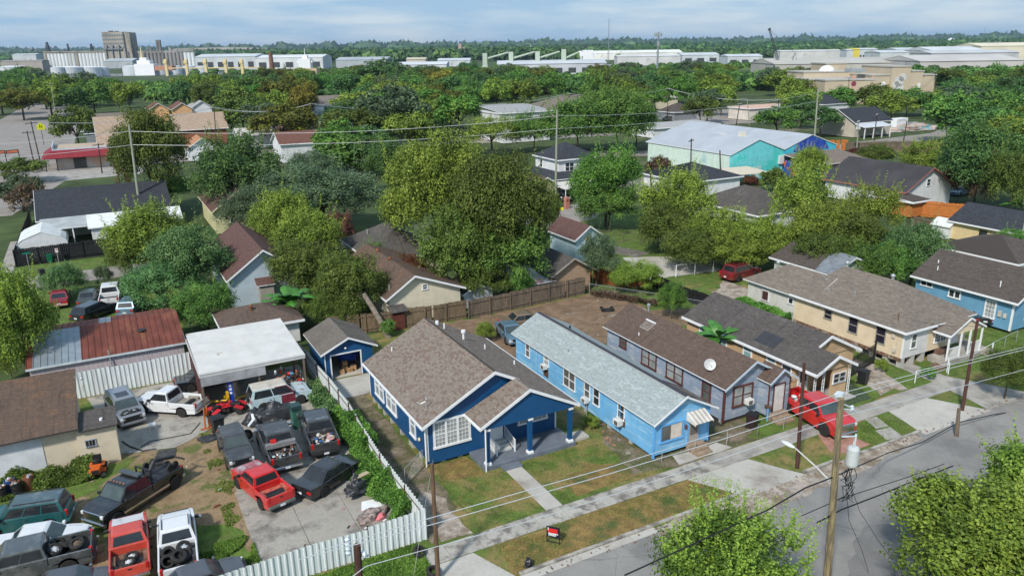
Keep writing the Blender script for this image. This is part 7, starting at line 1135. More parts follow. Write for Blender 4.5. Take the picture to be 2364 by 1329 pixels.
def crown_pts(seed, nl, nc, ls, zc=.59, rz=.41, bush=False, spray=0, flat=1., rb=.17, gap=.0, lean=0):
    g = np.random.RandomState(seed); C = []; Nn = []; Hh = []; S = []
    d = g.normal(size=(nc, 3)); d /= np.linalg.norm(d, axis=1, keepdims=True); d[:, 2] = np.where(d[:, 2] < -.45, -d[:, 2]*.6, d[:, 2]); rad = g.uniform(.62, .86, nc)**(1.); rad[:nc//5] *= .55
    cc = d*rad[:, None]*np.array([.5, .5, rz])+np.array([0, 0, zc]); rr_ = rb*g.uniform(.6, 1.25, nc); w = rr_**2; w /= w.sum(); cnt = (w*nl).astype(int)
    for i in range(nc):
        k = cnt[i]
        if k < 4: continue
        q = g.normal(size=(k, 3)); q /= np.linalg.norm(q, axis=1, keepdims=True); q[:, 2] = np.where((q[:, 2] < -.3) & (g.rand(k) < .6), -q[:, 2], q[:, 2]); m = g.uniform(.45, 1.05, k)**.7
        # sub-clumping gives the crown an uneven edge
        ph = g.uniform(0, 6, 3); bump = 1+.28*np.sin(q[:, 0]*5+ph[0])*np.sin(q[:, 1]*6+ph[1])+.15*np.sin(q[:, 2]*9+ph[2]+q[:, 0]*7); p = cc[i]+q*(m*rr_[i]*bump)[:, None]*np.array([1, 1, flat*rz/.45])
        nn = q*.95+g.normal(size=(k, 3))*.5+np.array([0, 0, .4]); nn /= np.linalg.norm(nn, axis=1, keepdims=True); C.append(p); Nn.append(nn); Hh.append(np.full(k, g.uniform(.25, .7))+g.normal(size=k)*.17); S.append(ls*g.uniform(.55, 1.25, k))
    for i in range(spray):
        a = g.uniform(0, 2*np.pi); e = g.uniform(.1, 1.25); dd = np.array([np.cos(a)*np.cos(e), np.sin(a)*np.cos(e), np.sin(e)]); st = dd*np.array([.42, .42, rz*.85])+np.array([0, 0, zc]); L_ = g.uniform(.12, .26); k = int(L_*240); t = np.linspace(0, 1, k); up = np.array([g.normal()*.25, g.normal()*.25, 1.]); up /= np.linalg.norm(up)
        p = st+np.outer(t, dd*L_*.45)+np.outer(t**1.3, up*L_*.8)+g.normal(size=(k, 3))*.009; nn = g.normal(size=(k, 3))+np.array([0, 0, .5]); nn /= np.linalg.norm(nn, axis=1, keepdims=True); C.append(p); Nn.append(nn); Hh.append(.62+t*.4+g.normal(size=k)*.08); S.append(ls*g.uniform(.7, 1.1, k)*(1.1-.4*t))
    C = np.concatenate(C); C[:, 2] = np.maximum(C[:, 2], .01)
    return C, np.concatenate(Nn), np.concatenate(S), np.concatenate(Hh), cc
def trunk_mesh(name, cc, seed, zc, r=.022, bare=0, mat=None):
    g = random.Random(seed); k = MB(); top = Vector((0, 0, zc*.75)); pts = [Vector((0, 0, -.02)), Vector((g.uniform(-.015, .015), g.uniform(-.015, .015), zc*.3)), Vector((g.uniform(-.03, .03), g.uniform(-.03, .03), zc*.62))]; k.tube(pts, r, 8, 0, r*.7); hub = pts[-1]
    for c in list(cc)[:11+bare]:
        c = Vector(c); m_ = hub.lerp(c, .5)+Vector((g.uniform(-.03, .03), g.uniform(-.03, .03), .02)); k.tube([hub, m_, c], r*.5, 5, 0, r*.12)
        for _ in range(2+bare): e = c+Vector((g.uniform(-.1, .1), g.uniform(-.1, .1), g.uniform(-.02, .1))); k.tube([m_.lerp(c, .6), e], r*.16, 3, 0, r*.05)
    o = k.build(name, mat or BARK); me = o.data; bpy.data.objects.remove(o); return me
PROTO = {}
def proto(kind, seed):
    if (kind, seed) in PROTO: return PROTO[(kind, seed)]
    K = dict(round=(6000, 44, .026, .55, .45, dict(rb=.125)), spread=(6000, 50, .025, .55, .42, dict(flat=.8, rb=.12)), tall=(5500, 40, .027, .55, .45, dict(rb=.125)), bush=(6000, 44, .028, .5, .5, dict(rb=.125)), loose=(3000, 26, .026, .55, .45, dict(rb=.13, spray=10)),
      roundh=(32000, 110, .012, .55, .45, dict(rb=.108, spray=12)), oakh=(42000, 150, .0095, .54, .46, dict(rb=.095, flat=.9, spray=16)), bushh=(30000, 100, .0125, .5, .5, dict(rb=.112, spray=26)), vineh=(32000, 110, .0105, .5, .5, dict(rb=.095, spray=12)), looseh=(15000, 60, .013, .55, .45, dict(rb=.11, spray=20)), sprayh=(22000, 50, .0125, .5, .5, dict(rb=.12, spray=60)), colh=(12000, 30, .018, .5, .5, dict(rb=.16, spray=12)))[kind]
    nl, nc, ls, zc, rz, kw = K; C, Nn, S, Hh, cc = crown_pts(seed*17+len(kind), nl, nc, ls, zc, rz, **kw); me = leaves('crown', C, Nn, S, Hh, LM['g']); tm = trunk_mesh('trunk', cc, seed, zc, .02 if 'bush' not in kind else .012); PROTO[(kind, seed)] = (me, tm); return PROTO[(kind, seed)]
TREES = []
def tree(label, cx, ytop, ybot, wpx, kind, col, seed=1, group=None, bark=None, name='tree', cat='tree', rot=None, world=None, dead=0):
    bush = kind in ('bush', 'bushh', 'vineh', 'sprayh', 'colh'); f = .5 if bush else .55; hf = .5 if bush else .45
    if world: x, y, r, H = world
    else:
        ym = (ytop+ybot)/2; z = 3.
        for _ in range(8):
            p = G(cx, ym, z); dep = (p-CAM_P).dot(C_d); r = wpx/2*dep/FPX; v = (ybot-ytop)/2*dep/FPX; q = ray(cx, ym); sa = -q.z/q.length; ca = math.sqrt(1-sa*sa); h = math.sqrt(max(v*v-(r*sa)**2, (.3*v)**2))/ca; h = min(h, r*2.4); H = h/hf; z = min(H*f, 14)
        x, y = p.x, p.y
    th = thing(name, label or 'x', cat, (x, y, 0), seed*2.399 if rot is None else rot, group); th.scale = (2.14*r, 2.14*r, H*1.05); me, tm = proto(kind, seed); c = bpy.data.objects.new('crown', me); COL.objects.link(c); c.parent = th; c.material_slots[0].link = 'OBJECT'; c.material_slots[0].material = LM[col]
    t = bpy.data.objects.new('trunk', tm); COL.objects.link(t); t.parent = th
    if bark: t.material_slots[0].link = 'OBJECT'; t.material_slots[0].material = bark
    TREES.append((th, cx, (ytop+ybot)/2, col, H, label)); return th
# bushes and trees one by one: label, centre x, crown top, crown bottom, width (photo pixels), kind, colour, seed
T = [('large yellow green tree filling the left edge behind the rusty shed', 40, 622, 890, 170, 'bushh', 'yg', 1), ('bright green bush at the bottom of the left edge tree', 20, 770, 890, 90, 'bushh', 'yg', 3),
 ('round green shrub above the red sedan', 146, 612, 690, 98, 'bushh', 'vg', 2), ('thin grey green sapling behind the dark grey sedan', 240, 615, 668, 40, 'colh', 'gg', 1),
 ('yellow green tree leaning out over the side street', 345, 475, 640, 190, 'bushh', 'yg', 2), ('vine draped tree left of the pale blue house', 440, 520, 700, 200, 'vineh', 'vg', 1), ('vine draped tree nearest the white pickup behind the shed', 375, 600, 725, 190, 'vineh', 'vg', 2), ('vine draped tree between the rusty shed and the white canopy', 475, 650, 772, 165, 'vineh', 'g', 3), ('golden green thicket behind the vine draped trees', 300, 545, 650, 110, 'bushh', 'ol', 1),
 ('dense dark green tree with broad glossy crown left of the live oak', 548, 318, 520, 205, 'bushh', 'dg', 6), ('tall olive green tree beside the tall left pole', 348, 262, 470, 170, 'roundh', 'ol', 2), ('low dark tree under the tall olive one', 380, 400, 480, 120, 'roundh', 'g', 3), ('reddish tinged creeper at the foot of the tall olive tree', 288, 350, 455, 45, 'colh', 'rd', 1),
 ('widest grey green live oak in the middle left', 745, 375, 535, 310, 'oakh', 'gg', 1), ('grey green live oak limb spreading left', 590, 430, 560, 170, 'oakh', 'gg', 2), ('grey green treetop rising behind the live oak', 720, 350, 450, 130, 'oakh', 'gg', 3), ('olive tree with pale young leaves below the live oak', 655, 445, 590, 150, 'roundh', 'yg', 2), ('bright yellow green tree above the pale blue house', 715, 490, 640, 170, 'bushh', 'yg', 3), ('bright feathery tree above the pale blue house', 700, 555, 700, 180, 'bushh', 'ol', 1), ('pink flowering crape myrtle left of the dark hip roof', 782, 492, 580, 78, 'roundh', 'pk', 4), ('olive tree between the banana plants and the brown roof', 810, 585, 748, 165, 'bushh', 'ol', 1), ('low brown green thicket behind the white canopy', 750, 670, 760, 110, 'bushh', 'ol', 2), ('small dark shrub at the back corner of the dirt yard', 1120, 745, 790, 50, 'bushh', 'yg', 4),
 ('huge yellow green pecan tree in the centre, left half', 1005, 305, 600, 270, 'oakh', 'yg', 4), ('huge olive green tree in the centre, right half', 1160, 350, 650, 250, 'oakh', 'ol', 5), ('dark green lower crown right of the central tree', 1175, 500, 690, 210, 'bushh', 'g', 5), ('dark olive crown low in the centre behind the bungalow roof', 1060, 490, 700, 190, 'bushh', 'ol', 7), ('rust coloured tree beside the cream sided house', 950, 585, 680, 80, 'roundh', 'rd', 3),
 ('rounded bright green tree right of the white two storey house', 1400, 335, 525, 172, 'vineh', 'br', 5), ('dark shrubs at the foot of the rounded bright green tree', 1405, 425, 535, 150, 'bushh', 'g', 5), ('ivy covered leafy column in the middle of the lots', 1378, 540, 665, 105, 'vineh', 'gg', 4), ('yellow green vine mound over the reddish fence', 1470, 600, 680, 125, 'vineh', 'yg', 5), ('fresh green shrub behind the grey blue house roof', 1552, 652, 738, 76, 'vineh', 'br', 6),
 ('feathery yellow green tree in front of the white hip roofed house', 1560, 398, 560, 175, 'sprayh', 'yg', 1), ('olive green tree left end of the long tree row', 1555, 470, 590, 160, 'bushh', 'ol', 5), ('leafy tree in the row behind the old slab', 1650, 485, 612, 150, 'bushh', 'yg', 6), ('bright tree above the maroon SUV', 1745, 495, 620, 150, 'sprayh', 'yg', 2), ('tall loose yellow green tree left of the barn like roof', 1850, 388, 560, 150, 'looseh', 'yg', 2), ('leafy tree in the middle of the long tree row', 1905, 470, 620, 180, 'bushh', 'yg', 2), ('deep green tree behind the taupe hip roof', 1970, 500, 640, 170, 'bushh', 'ol', 4), ('tall yellow green tree in front of the barn like roof', 2010, 430, 560, 150, 'looseh', 'yg', 3), ('vine covered green tree left of the medium blue house', 2110, 515, 660, 160, 'vineh', 'vg', 2), ('bright green tree at the right end of the long row', 2060, 560, 670, 130, 'vineh', 'g', 6),
 ('dense dark tree group at the right edge', 2265, 290, 480, 210, 'bushh', 'dg', 8), ('brown withered vine hanging on the right edge trees', 2272, 365, 490, 55, 'colh', 'bw', 2), ('olive tree right of the brown withered vine', 2335, 350, 505, 130, 'bushh', 'ol', 9), ('reddish brown shrub left of the brown withered vine', 2215, 375, 470, 80, 'bushh', 'rd', 1), ('yellow green feathery trees beyond the barn like roof', 2145, 328, 425, 140, 'sprayh', 'yg', 3), ('round olive tree right of the mural annex', 2020, 333, 392, 90, 'roundh', 'ol', 1), ('yellow green tree against the mural annex roof', 1868, 345, 430, 92, 'bushh', 'yg', 4), ('green leafy shrub at the right edge behind the medium blue house', 2335, 530, 622, 100, 'vineh', 'g', 4), ('pink flowering bush by the street at the right edge', 2330, 795, 925, 118, 'vineh', 'ol', 3),
 ('bare brownish tree in front of the pale warehouse wall', 1600, 330, 385, 62, 'loose', 'bw', 1), ('brownish green tree before the small hip roof', 1520, 362, 415, 62, 'round', 'bw', 2), ('reddish shrub in front of the teal gable', 1732, 405, 440, 40, 'bush', 'rd', 1), ('pale olive shrub beside the reddish one', 1785, 390, 445, 60, 'bush', 'ol', 2), ('wide green tree at the end of the warehouse roof', 1795, 248, 308, 110, 'round', 'g', 1), ('bright dome shaped tree left of the tan civic building', 1815, 162, 215, 105, 'round', 'yg', 2),
 ('spreading olive tree at the brick school', 175, 245, 345, 115, 'spread', 'ol', 1), ('yellow green tree below the storage tanks', 297, 190, 255, 80, 'round', 'yg', 3), ('orange yellow tree right of the brick school wing', 662, 178, 262, 130, 'round', 'gy', 1), ('golden tree behind the small cottages', 655, 245, 335, 160, 'round', 'gy', 2), ('golden olive tree next to the golden one', 700, 200, 290, 70, 'tall', 'go', 1), ('brownish olive tree above the small white cottage', 560, 225, 310, 130, 'round', 'ol', 3), ('olive tree behind the vine reddened trees', 812, 245, 340, 150, 'spread', 'ol', 2), ('grey green oak behind the olive tree', 905, 195, 320, 170, 'spread', 'gg', 1), ('big dark green treetop on the skyline near the centre left', 880, 137, 205, 125, 'round', 'dg', 2), ('brightest golden yellow tree of the skyline row', 1022, 165, 225, 84, 'tall', 'go', 2), ('bright yellow green tree rising left of the central tree', 945, 262, 350, 120, 'bush', 'yg', 1), ('red vine covered dark tree left of the central tree', 790, 318, 405, 150, 'bush', 'g', 2), ('dark tree with red creeper near the white house sliver', 870, 312, 412, 110, 'bush', 'dg', 1), ('bare branched olive tree before the white building', 1195, 238, 305, 110, 'loose', 'ol', 2), ('yellow green tree below the white building', 1135, 272, 350, 130, 'looseh', 'yg', 4), ('big green tree behind the white two storey house', 1335, 235, 352, 190, 'bushh', 'g', 4), ('tall dark green tree cluster left of the warehouse', 1425, 208, 350, 180, 'bushh', 'g', 1), ('green tree directly behind the tall pole by the white house', 1232, 262, 352, 110, 'bushh', 'g', 5), ('dark green tree on the warehouse left corner', 1470, 235, 330, 80, 'round', 'dg', 1), ('green tree before the white van', 1618, 225, 285, 90, 'round', 'ol', 1), ('dark tree beside the shop strip', 1850, 225, 290, 80, 'round', 'dg', 2), ('dark canopy tree left of the white porch house', 1895, 245, 310, 95, 'spread', 'dg', 1), ('leggy dark tree in front of the civic building tower', 2070, 170, 220, 65, 'loose', 'dg', 1), ('leggy dark tree right of the civic building tower', 2130, 172, 215, 50, 'loose', 'dg', 2), ('grey green oak behind the white porch house', 2250, 200, 290, 130, 'spread', 'gg', 2), ('olive tree at the upper left below the dark oaks', 35, 365, 420, 130, 'round', 'ol', 1), ('grey green tree at the left edge behind the black fence', 45, 405, 480, 110, 'round', 'gg', 2), ('brownish thin tree behind the arched carport', 60, 430, 510, 85, 'loose', 'bw', 2), ('deep green tree on the right of the central pecan', 1255, 430, 560, 80, 'bushh', 'ol', 8), ('dark tree peeping over the live oak on its right', 900, 330, 440, 110, 'bushh', 'dg', 2), ('dark leafy tree at the right edge above the oak group', 2345, 225, 330, 120, 'bush', 'g', 3), ('green tree behind the right edge oak group', 2190, 215, 330, 120, 'bush', 'g', 1), ('dark green tree beyond the brown board fence', 2270, 255, 340, 150, 'bush', 'dg', 2), ('green thicket at the left of the old slab row', 1600, 530, 628, 150, 'bushh', 'ol', 10), ('green thicket behind the maroon SUV', 1700, 535, 632, 150, 'bushh', 'yg', 7), ('dense thicket behind the low green walled house', 1815, 520, 622, 140, 'bushh', 'yg', 8), ('dense thicket behind the grey tarp roof', 1900, 535, 650, 150, 'bushh', 'ol', 9), ('dense green thicket in front of the yellow cottage', 2010, 560, 668, 150, 'bushh', 'g', 9), ('leafy tree in front of the left end of the tan civic building', 1935, 205, 262, 95, 'bush', 'g', 2), ('olive tree in front of the round emblem of the tan civic building', 2015, 198, 262, 100, 'bush', 'ol', 3), ('green tree before the stepped wall of the tan civic building', 2095, 205, 268, 105, 'bush', 'g', 1), ('yellow green tree at the right foot of the tan civic building', 2160, 212, 268, 90, 'bush', 'yg', 2), ('dark bushy tree between the two brown roofed houses', 865, 560, 650, 80, 'bushh', 'g', 3), ('leafy tree behind the small white gabled shed', 1115, 600, 705, 120, 'bushh', 'ol', 4), ('leafy bush hanging over the left end of the wooden fence', 800, 690, 765, 70, 'bushh', 'ol', 6), ('green bush before the rusty lean to roof', 1205, 620, 700, 60, 'bushh', 'g', 7), ('orange flowering shrub under the live oak', 838, 375, 398, 60, 'bush', 'go', 3)]
for i, (lb, cx, a, b_, w_, k_, c_, s_) in enumerate(T): tree(lb, cx, a, b_, w_, k_, c_, s_, bark=BARKL if 'bare' in lb else None, name='shrub' if 'shrub' in lb or 'bush ' in lb else 'tree', cat='shrub' if 'shrub' in lb else 'tree')
# the mid-distance canopy
LAND = [('white storage tanks', 370, 165), ('brick school', 280, 290), ('red roofed corner shop', 200, 360), ('golden trees', 680, 230), ('small white cottages', 600, 340), ('rusty smokestack', 629, 150), ('white building', 1200, 290), ('white ship bridge', 1357, 150), ('cell tower', 1517, 150), ('pale taupe hall', 1290, 265), ('shop strip', 1690, 255), ('lattice crane', 1790, 130), ('tan civic building', 1990, 195), ('white porch house', 1990, 290), ('long grey dock shed', 2200, 150), ('live oak', 760, 450), ('teal warehouse', 1700, 340), ('barn like roof', 2050, 420), ('green arrow straight road', 40, 300)]
LAND[-1] = ('straight left road', 40, 300)
EXC = [(0, 250, 135, 400), (225, 255, 330, 400), (400, 250, 500, 300), (430, 300, 740, 380), (1235, 222, 1335, 300), (1880, 140, 2160, 212), (1655, 238, 1765, 305), (1500, 250, 1592, 290), (1905, 255, 2130, 330), (1500, 285, 1960, 400), (700, 222, 760, 258), (1145, 235, 1250, 320), (95, 255, 300, 400), (2160, 255, 2230, 330), (300, 172, 392, 216), (1700, 170, 1722, 200), (1300, 165, 1345, 190), (1305, 185, 1350, 225), (1770, 200, 1800, 340)]
rr = random.Random(21); FILL = []
for y, wd, hh in ((166, 46, 26), (176, 54, 34), (190, 66, 44), (206, 80, 52), (224, 92, 62), (246, 104, 72), (270, 118, 80), (300, 128, 92), (335, 136, 96)):
    x = -20+rr.uniform(0, wd)
    while x < 2400:
        cx, cy = x+rr.uniform(-8, 8), y+rr.uniform(-7, 7)-cy_off if False else y+rr.uniform(-7, 7)+(8-x*16/2364); w_ = wd*rr.uniform(.75, 1.35); h_ = hh*rr.uniform(.85, 1.3)
        bad = any(a-w_*.25 < cx < c+w_*.25 and b_-h_*.15 < cy < d+h_*.45 for a, b_, c, d in EXC) or any(abs(cx-t_[1]) < 22 and abs(cy-t_[2]) < 13 for t_ in TREES) or (y < 180 and 90 < cx < 600) or (y < 180 and cx > 1700) or (y > 260 and (cx > 1480 and cx < 2180)) or (y > 290 and 880 < cx < 1480)
        if not bad: FILL.append((cx, cy-h_/2, cy+h_/2, w_))
        x += wd*rr.uniform(.46, .78)
rr.shuffle(FILL)
FILL = FILL[:225]
for i, (cx, a, b_, w_) in enumerate(FILL):
    c_ = 'gy' if 560 < cx < 1080 and rr.random() < .1 else rr.choices(['dg', 'g', 'ol', 'gg', 'yg', 'gy', 'rd', 'br'], [20, 28, 19, 9, 17, 1.5, 0, 9])[0]; tree(None, cx, a, b_, w_, rr.choice(['round', 'round', 'spread', 'tall', 'loose' if rr.random() < .3 else 'round']), c_, rr.choice((1, 2, 3)), 'trees of the neighbourhood canopy', rot=rr.uniform(0, 6))
ORD = ['closest', 'second closest', 'third closest', 'fourth closest', 'fifth closest', 'sixth closest', 'seventh closest', 'eighth closest', 'ninth closest', 'tenth closest', 'eleventh closest', 'twelfth closest']
bk = {}
for t_ in TREES:
    if t_[5] is None:
        L_ = min(LAND, key=lambda q: (q[1]-t_[1])**2+((q[2]-t_[2])*2.2)**2); dx, dy = t_[1]-L_[1], (t_[2]-L_[2])*2.2; dr = ('left of' if dx < 0 else 'right of') if abs(dx) > abs(dy) else ('behind' if dy < 0 else 'below'); bk.setdefault((L_[0], dr, t_[3]), []).append((dx*dx+dy*dy, t_[0]))
for (ln, dr, c_), v in bk.items():
    v.sort(key=lambda q: q[0])
    for i, (_, o) in enumerate(v): o['label'] = (ORD[min(i, 11)]+' ' if len(v) > 1 else '')+CN[c_]+' tree '+dr+' the '+ln
for lb, x, y, r, H, c_ in (('small yellow green bush by the side wall of the sky blue house', 27.6, 40.3, .6, .8, 'yg'), ('little bright bush with a white post before the cream house', 55.2, 33.9, .6, 1.0, 'br'), ('small leafy plant next to the iron gate corner', 53.2, 36.6, .5, 1.1, 'yg'), ('green weeds at the rear corner of the light blue sedan', 26.6, 52.6, .5, .6, 'br'), ('green bush on the inner side of the wooden fence', 21.3, 64.6, .8, 1.6, 'g')): tree(lb, 0, 0, 0, 0, 'bush', c_, 2, world=(x, y, r, H), name='shrub', cat='shrub')
# bottom foreground trees
def big(label, x, y, r, H, nl, nc, ls, col, seed, spray, rb, kind='big'):
    C, Nn, S, Hh, cc = crown_pts(seed, nl, nc, ls, .56, .43, rb=rb, spray=spray); PROTO[(kind, seed)] = (leaves('crown', C, Nn, S, Hh, LM[col]), trunk_mesh('trunk', cc, seed, .56, .018, 1, BARKL)); return tree(label, 0, 0, 0, 0, kind, col, seed, world=(x, y, r, H))
big('bright lime green tree with upright shoots at the bottom centre', 21.9, 20.6, 3.2, 5.8, 27000, 80, .0125, 'hero', 31, 120, .12); big('bright leafy tree at the bottom right corner, nearer half', 33.0, 16.2, 4.0, 6.3, 50000, 90, .0125, 'hero2', 33, 26, .13); big('leafy tree at the right edge overhanging the street corner', 40.4, 16.6, 3.6, 6.6, 40000, 85, .0135, 'hero2', 35, 26, .13); big('low leafy tree cut off by the bottom right corner', 29.8, 11.9, 2.6, 5.2, 18000, 60, .015, 'hero2', 37, 20, .13)
# leaning trunk behind the bungalow
k = MB(); a = G(898, 778); k.tube([Vector((0, 0, -.1)), Vector((-.3, .9, 1.1)), Vector((-.8, 1.9, 2.5)), Vector((-1.3, 2.7, 3.7))], .29, 10, 0, .22); tag(k.build('leaning_tree_trunk', surf('pale_trunk', (.20, .165, .13), .9, .3, 3), loc=a), 'thick pale leaning tree trunk behind the wooden fence', 'tree trunk')
def banana(label, px, py, h, n, seed, z=0):
    g = random.Random(seed); a = G(px, py, z); a.z = 0; th = thing('banana_plant', label, 'plant', a); k = MB(); k.tube([Vector((0, 0, 0)), Vector((.05, 0, h*.5))], .13, 8, 0, .09); k.build('stem', surf('banana_stem', (.13, .14, .05), .7), th); LG = surf('banana_leaf', (.045, .15, .018), .4, .25, 1.2); LG.node_tree.nodes['Principled BSDF'].inputs['Specular IOR Level'].default_value = .5
    for i in range(n):
        a = i*2.4+g.uniform(-.3, .3); e = g.uniform(.5, 1.25); L_ = h*g.uniform(.6, .85); d = Vector((math.cos(a), math.sin(a), 0)); s = Vector((-d.y, d.x, 0)); P = []
        for j in range(9): t = j/8; P.append(Vector((0, 0, h*.5))+d*L_*math.cos(e)*t*1.15+Vector((0, 0, L_*(math.sin(e)*t-.62*t*t))))
        k = MB(); vs = []; wd = [0.02, .1, .24, .3, .31, .29, .23, .13, .01]
        for j, p in enumerate(P): w_ = wd[j]*h*.32*g.uniform(.92, 1.08); vs += [p+s*w_-Vector((0, 0, w_*.35)), p, p-s*w_-Vector((0, 0, w_*.35))]
        k.add(vs, [f for j in range(8) for f in ((3*j, 3*j+1, 3*j+4, 3*j+3), (3*j+1, 3*j+2, 3*j+5, 3*j+4))]); k.build('leaf', LG, th)
banana('largest banana plant beside the pale blue house', 670, 700, 5.2, 14, 1, 2.6); banana('banana plant clump left of the largest one', 630, 715, 4.2, 10, 2, 2.2); banana('banana plant between the grey blue house and the tan cottage', 1660, 762, 4.6, 14, 4, 3.0); banana('banana plant at the far right edge', 2352, 512, 4.6, 11, 5); banana('banana plant by the brick school wing', 452, 330, 6.5, 12, 6); banana('small banana plant beside the raised cream house', 1838, 738, 1.8, 8, 7)
# ground-hugging growth
def growth(name, label, cat, area, n, ls, hfun, col, seed=1, up=.5, grass=False):
    g = np.random.RandomState(seed); P = []; (x0, y0, x1, y1) = area[:4]; C = np.zeros((n, 3)); C[:, 0] = g.uniform(x0, x1, n); C[:, 1] = g.uniform(y0, y1, n)
    if len(area) > 4: keep = np.array([area[4](x, y) for x, y in C[:, :2]]); C = C[keep]
    n = len(C); hh = np.array([hfun(x, y) for x, y in C[:, :2]]); C[:, 2] = hh*(g.uniform(.15, 1, n)**.5 if not grass else .5); N_ = g.normal(size=(n, 3))*(.7 if not grass else 1); N_[:, 2] = N_[:, 2]*(.3 if grass else 1)+(up if not grass else 0); N_ /= np.linalg.norm(N_, axis=1, keepdims=True)
    me = leaves(name, C-np.array([x0, y0, 0]), N_, ls*g.uniform(.6, 1.3, n), g.uniform(.1, .9, n)+.25*np.sin(C[:, 0]*2.1)*np.sin(C[:, 1]*1.7), LM[col], .62 if not grass else .3); o = bpy.data.objects.new(name, me); COL.objects.link(o); o.location = (x0, y0, 0); tag(o, label, cat); o['kind'] = 'stuff'; return o
from mathutils import noise as MN
nz = lambda x, y, s=1.: MN.noise(Vector((x*s, y*s, 0)))
growth('climbing_vines', 'thick green vines heaped along the inside of the white metal fence', 'vines', (10.3, 36, 12.6, 50, lambda x, y: x > 11.2-.7*nz(x, y*.9, .5)-.25*math.sin(y*.8)), 38000, .07, lambda x, y: max(.06, (1.35-abs(x-12.5)*.62)*(1+.6*nz(x, y, .8))), 'br', 3)
growth('climbing_vines', 'bright vines spilling over the top of the white metal fence', 'vines', (12.1, 43.5, 13.2, 48), 6000, .08, lambda x, y: 1.75+.35*nz(x, y, 1.3), 'br', 5); growth('weeds', 'green weeds along the fence beside the spare parts', 'weeds', (11.2, 49, 12.8, 57), 9000, .07, lambda x, y: max(.1, .7+.5*nz(x, y, 1)), 'vg', 6)
growth('tall_grass', 'tall bright green grass at the left edge of the slab near the street fence', 'grass', (.9, 34.4, 4.25, 39, lambda x, y: nz(x, y, .6) > -.2), 16000, .12, lambda x, y: .3+.2*nz(x, y, 1), 'gr', 7, grass=True); growth('tall_grass', 'grass tufts outside the street side metal fence', 'grass', (2, 30.8, 11.9, 33.8), 30000, .10, lambda x, y: .22+.15*nz(x, y, 1), 'gr', 8, grass=True)
growth('weeds', 'weeds and creeper against the cream workshop wall', 'weeds', (-9.5, 49.8, -3.2, 52, lambda x, y: nz(x, y, .5) > -.25), 16000, .07, lambda x, y: max(.08, .8+.6*nz(x, y, .8)-(52-y)*.25), 'ol', 9); growth('tall_grass', 'grass strip at the edge between dirt yard and slab', 'grass', (3.2, 40.5, 4.5, 53, lambda x, y: nz(x, y, .7) > .15), 4500, .08, lambda x, y: .15, 'gr', 10, grass=True)
growth('creeper', 'low green creeper between the tree row and the blue house', 'creeper', (64, 42, 70.5, 60, lambda x, y: nz(x, y, .3) > -.4), 26000, .12, lambda x, y: max(.2, .9+.7*nz(x, y, .4)), 'br', 11); growth('shrubbery', 'bushy green plants between the tan cottage and the raised cream house', 'shrubs', (52.3, 47.5, 54.9, 54.5), 16000, .09, lambda x, y: max(.2, 1.3+.9*nz(x, y, .6)), 'br', 12)
growth('lawn_tufts', 'fine grass tufts on the front lawn of the two blue houses', 'grass', (15.5, 29.2, 31, 41, lambda x, y: (y < 31.6 or y > 33.2) and not (19.4 < x < 21 and y > 33) and nz(x, y, .45)+.5*nz(x, y, 1.7) > -.12), 46000, .045, lambda x, y: .05, 'gr', 13, grass=True); growth('lawn_tufts', 'grass tufts across the yards in front of the tan and cream houses', 'grass', (42, 29, 70, 37, lambda x, y: nz(x, y, .4) > -.1 and ((y < 31.5 and (x < 46.5 or x > 59.5)) or y > 33.4) and not (y > 33 and (48 < x < 57.2))), 34000, .06, lambda x, y: .06, 'gr', 14, grass=True)
growth('hedge', 'reddish and grey green hedge in front of the corner shop', 'hedge', (-6, 158, 16, 162), 9000, .3, lambda x, y: 1.6+.4*nz(x, y, .3), 'rd', 15); growth('weeds', 'brown weeds along the overgrown chain link fence', 'weeds', (44.2, 58, 49, 66, lambda x, y: abs(y-(65.4-(x-44.2)*1.75)) < 1.1), 9000, .09, lambda x, y: max(.1, .7+.5*nz(x, y, 1)), 'bw', 16)
def debris(label, area, n, seed, mats, s=.09):
    k = MB(); g_ = random.Random(seed)
    for _ in range(n): q = s*g_.uniform(.4, 1.5); k.obox((g_.uniform(area[0], area[2])-area[0], g_.uniform(area[1], area[3])-area[1], .03), q*g_.uniform(1, 3), q, q*g_.uniform(.2, .7), g_.uniform(0, 3), g_.randrange(len(mats)))
    o = k.build('debris', mats, loc=(area[0], area[1], 0)); tag(struct(o, 'stuff'), label, 'debris')
debris('small bits of litter scattered over the dirt yard', (-9, 38, 4, 50), 70, 1, [WHITE, surf('scrap_tan', (.25, .2, .14)), RUST, DARK]); debris('stones and litter in the bare back yard', (30, 54, 46, 64), 110, 2, [CONC, FENCEW, FENCEW, surf('clay', (.2, .12, .07), .9)], .09); debris('twigs and leaves along the street kerb', (16, 28.2, 58, 28.7), 160, 3, [FENCEW, RUST, FENCEW], .05); debris('loose parts and rags on the concrete slab', (8.5, 36, 12, 39.5), 26, 4, [WHITE, DARK, FENCEW, surf('rag_pink', (.4, .2, .2))]); debris('broken stones along the sky blue house wall', (27.4, 34.5, 28.4, 48), 60, 5, [CONC, surf('terracotta', (.35, .16, .09), .9)])
k = MB(); k.box(-.6, -.3, 0, .6, .35, .25); k.box(-.7, -.4, .2, -.4, .4, .45); k.box(.35, -.35, .15, .65, .4, .4); tag(k.build('car_part', DARK, loc=G(1402, 718), rz=-.4, bevel=.08), 'black discarded car part lying in the back dirt yard', 'car part')
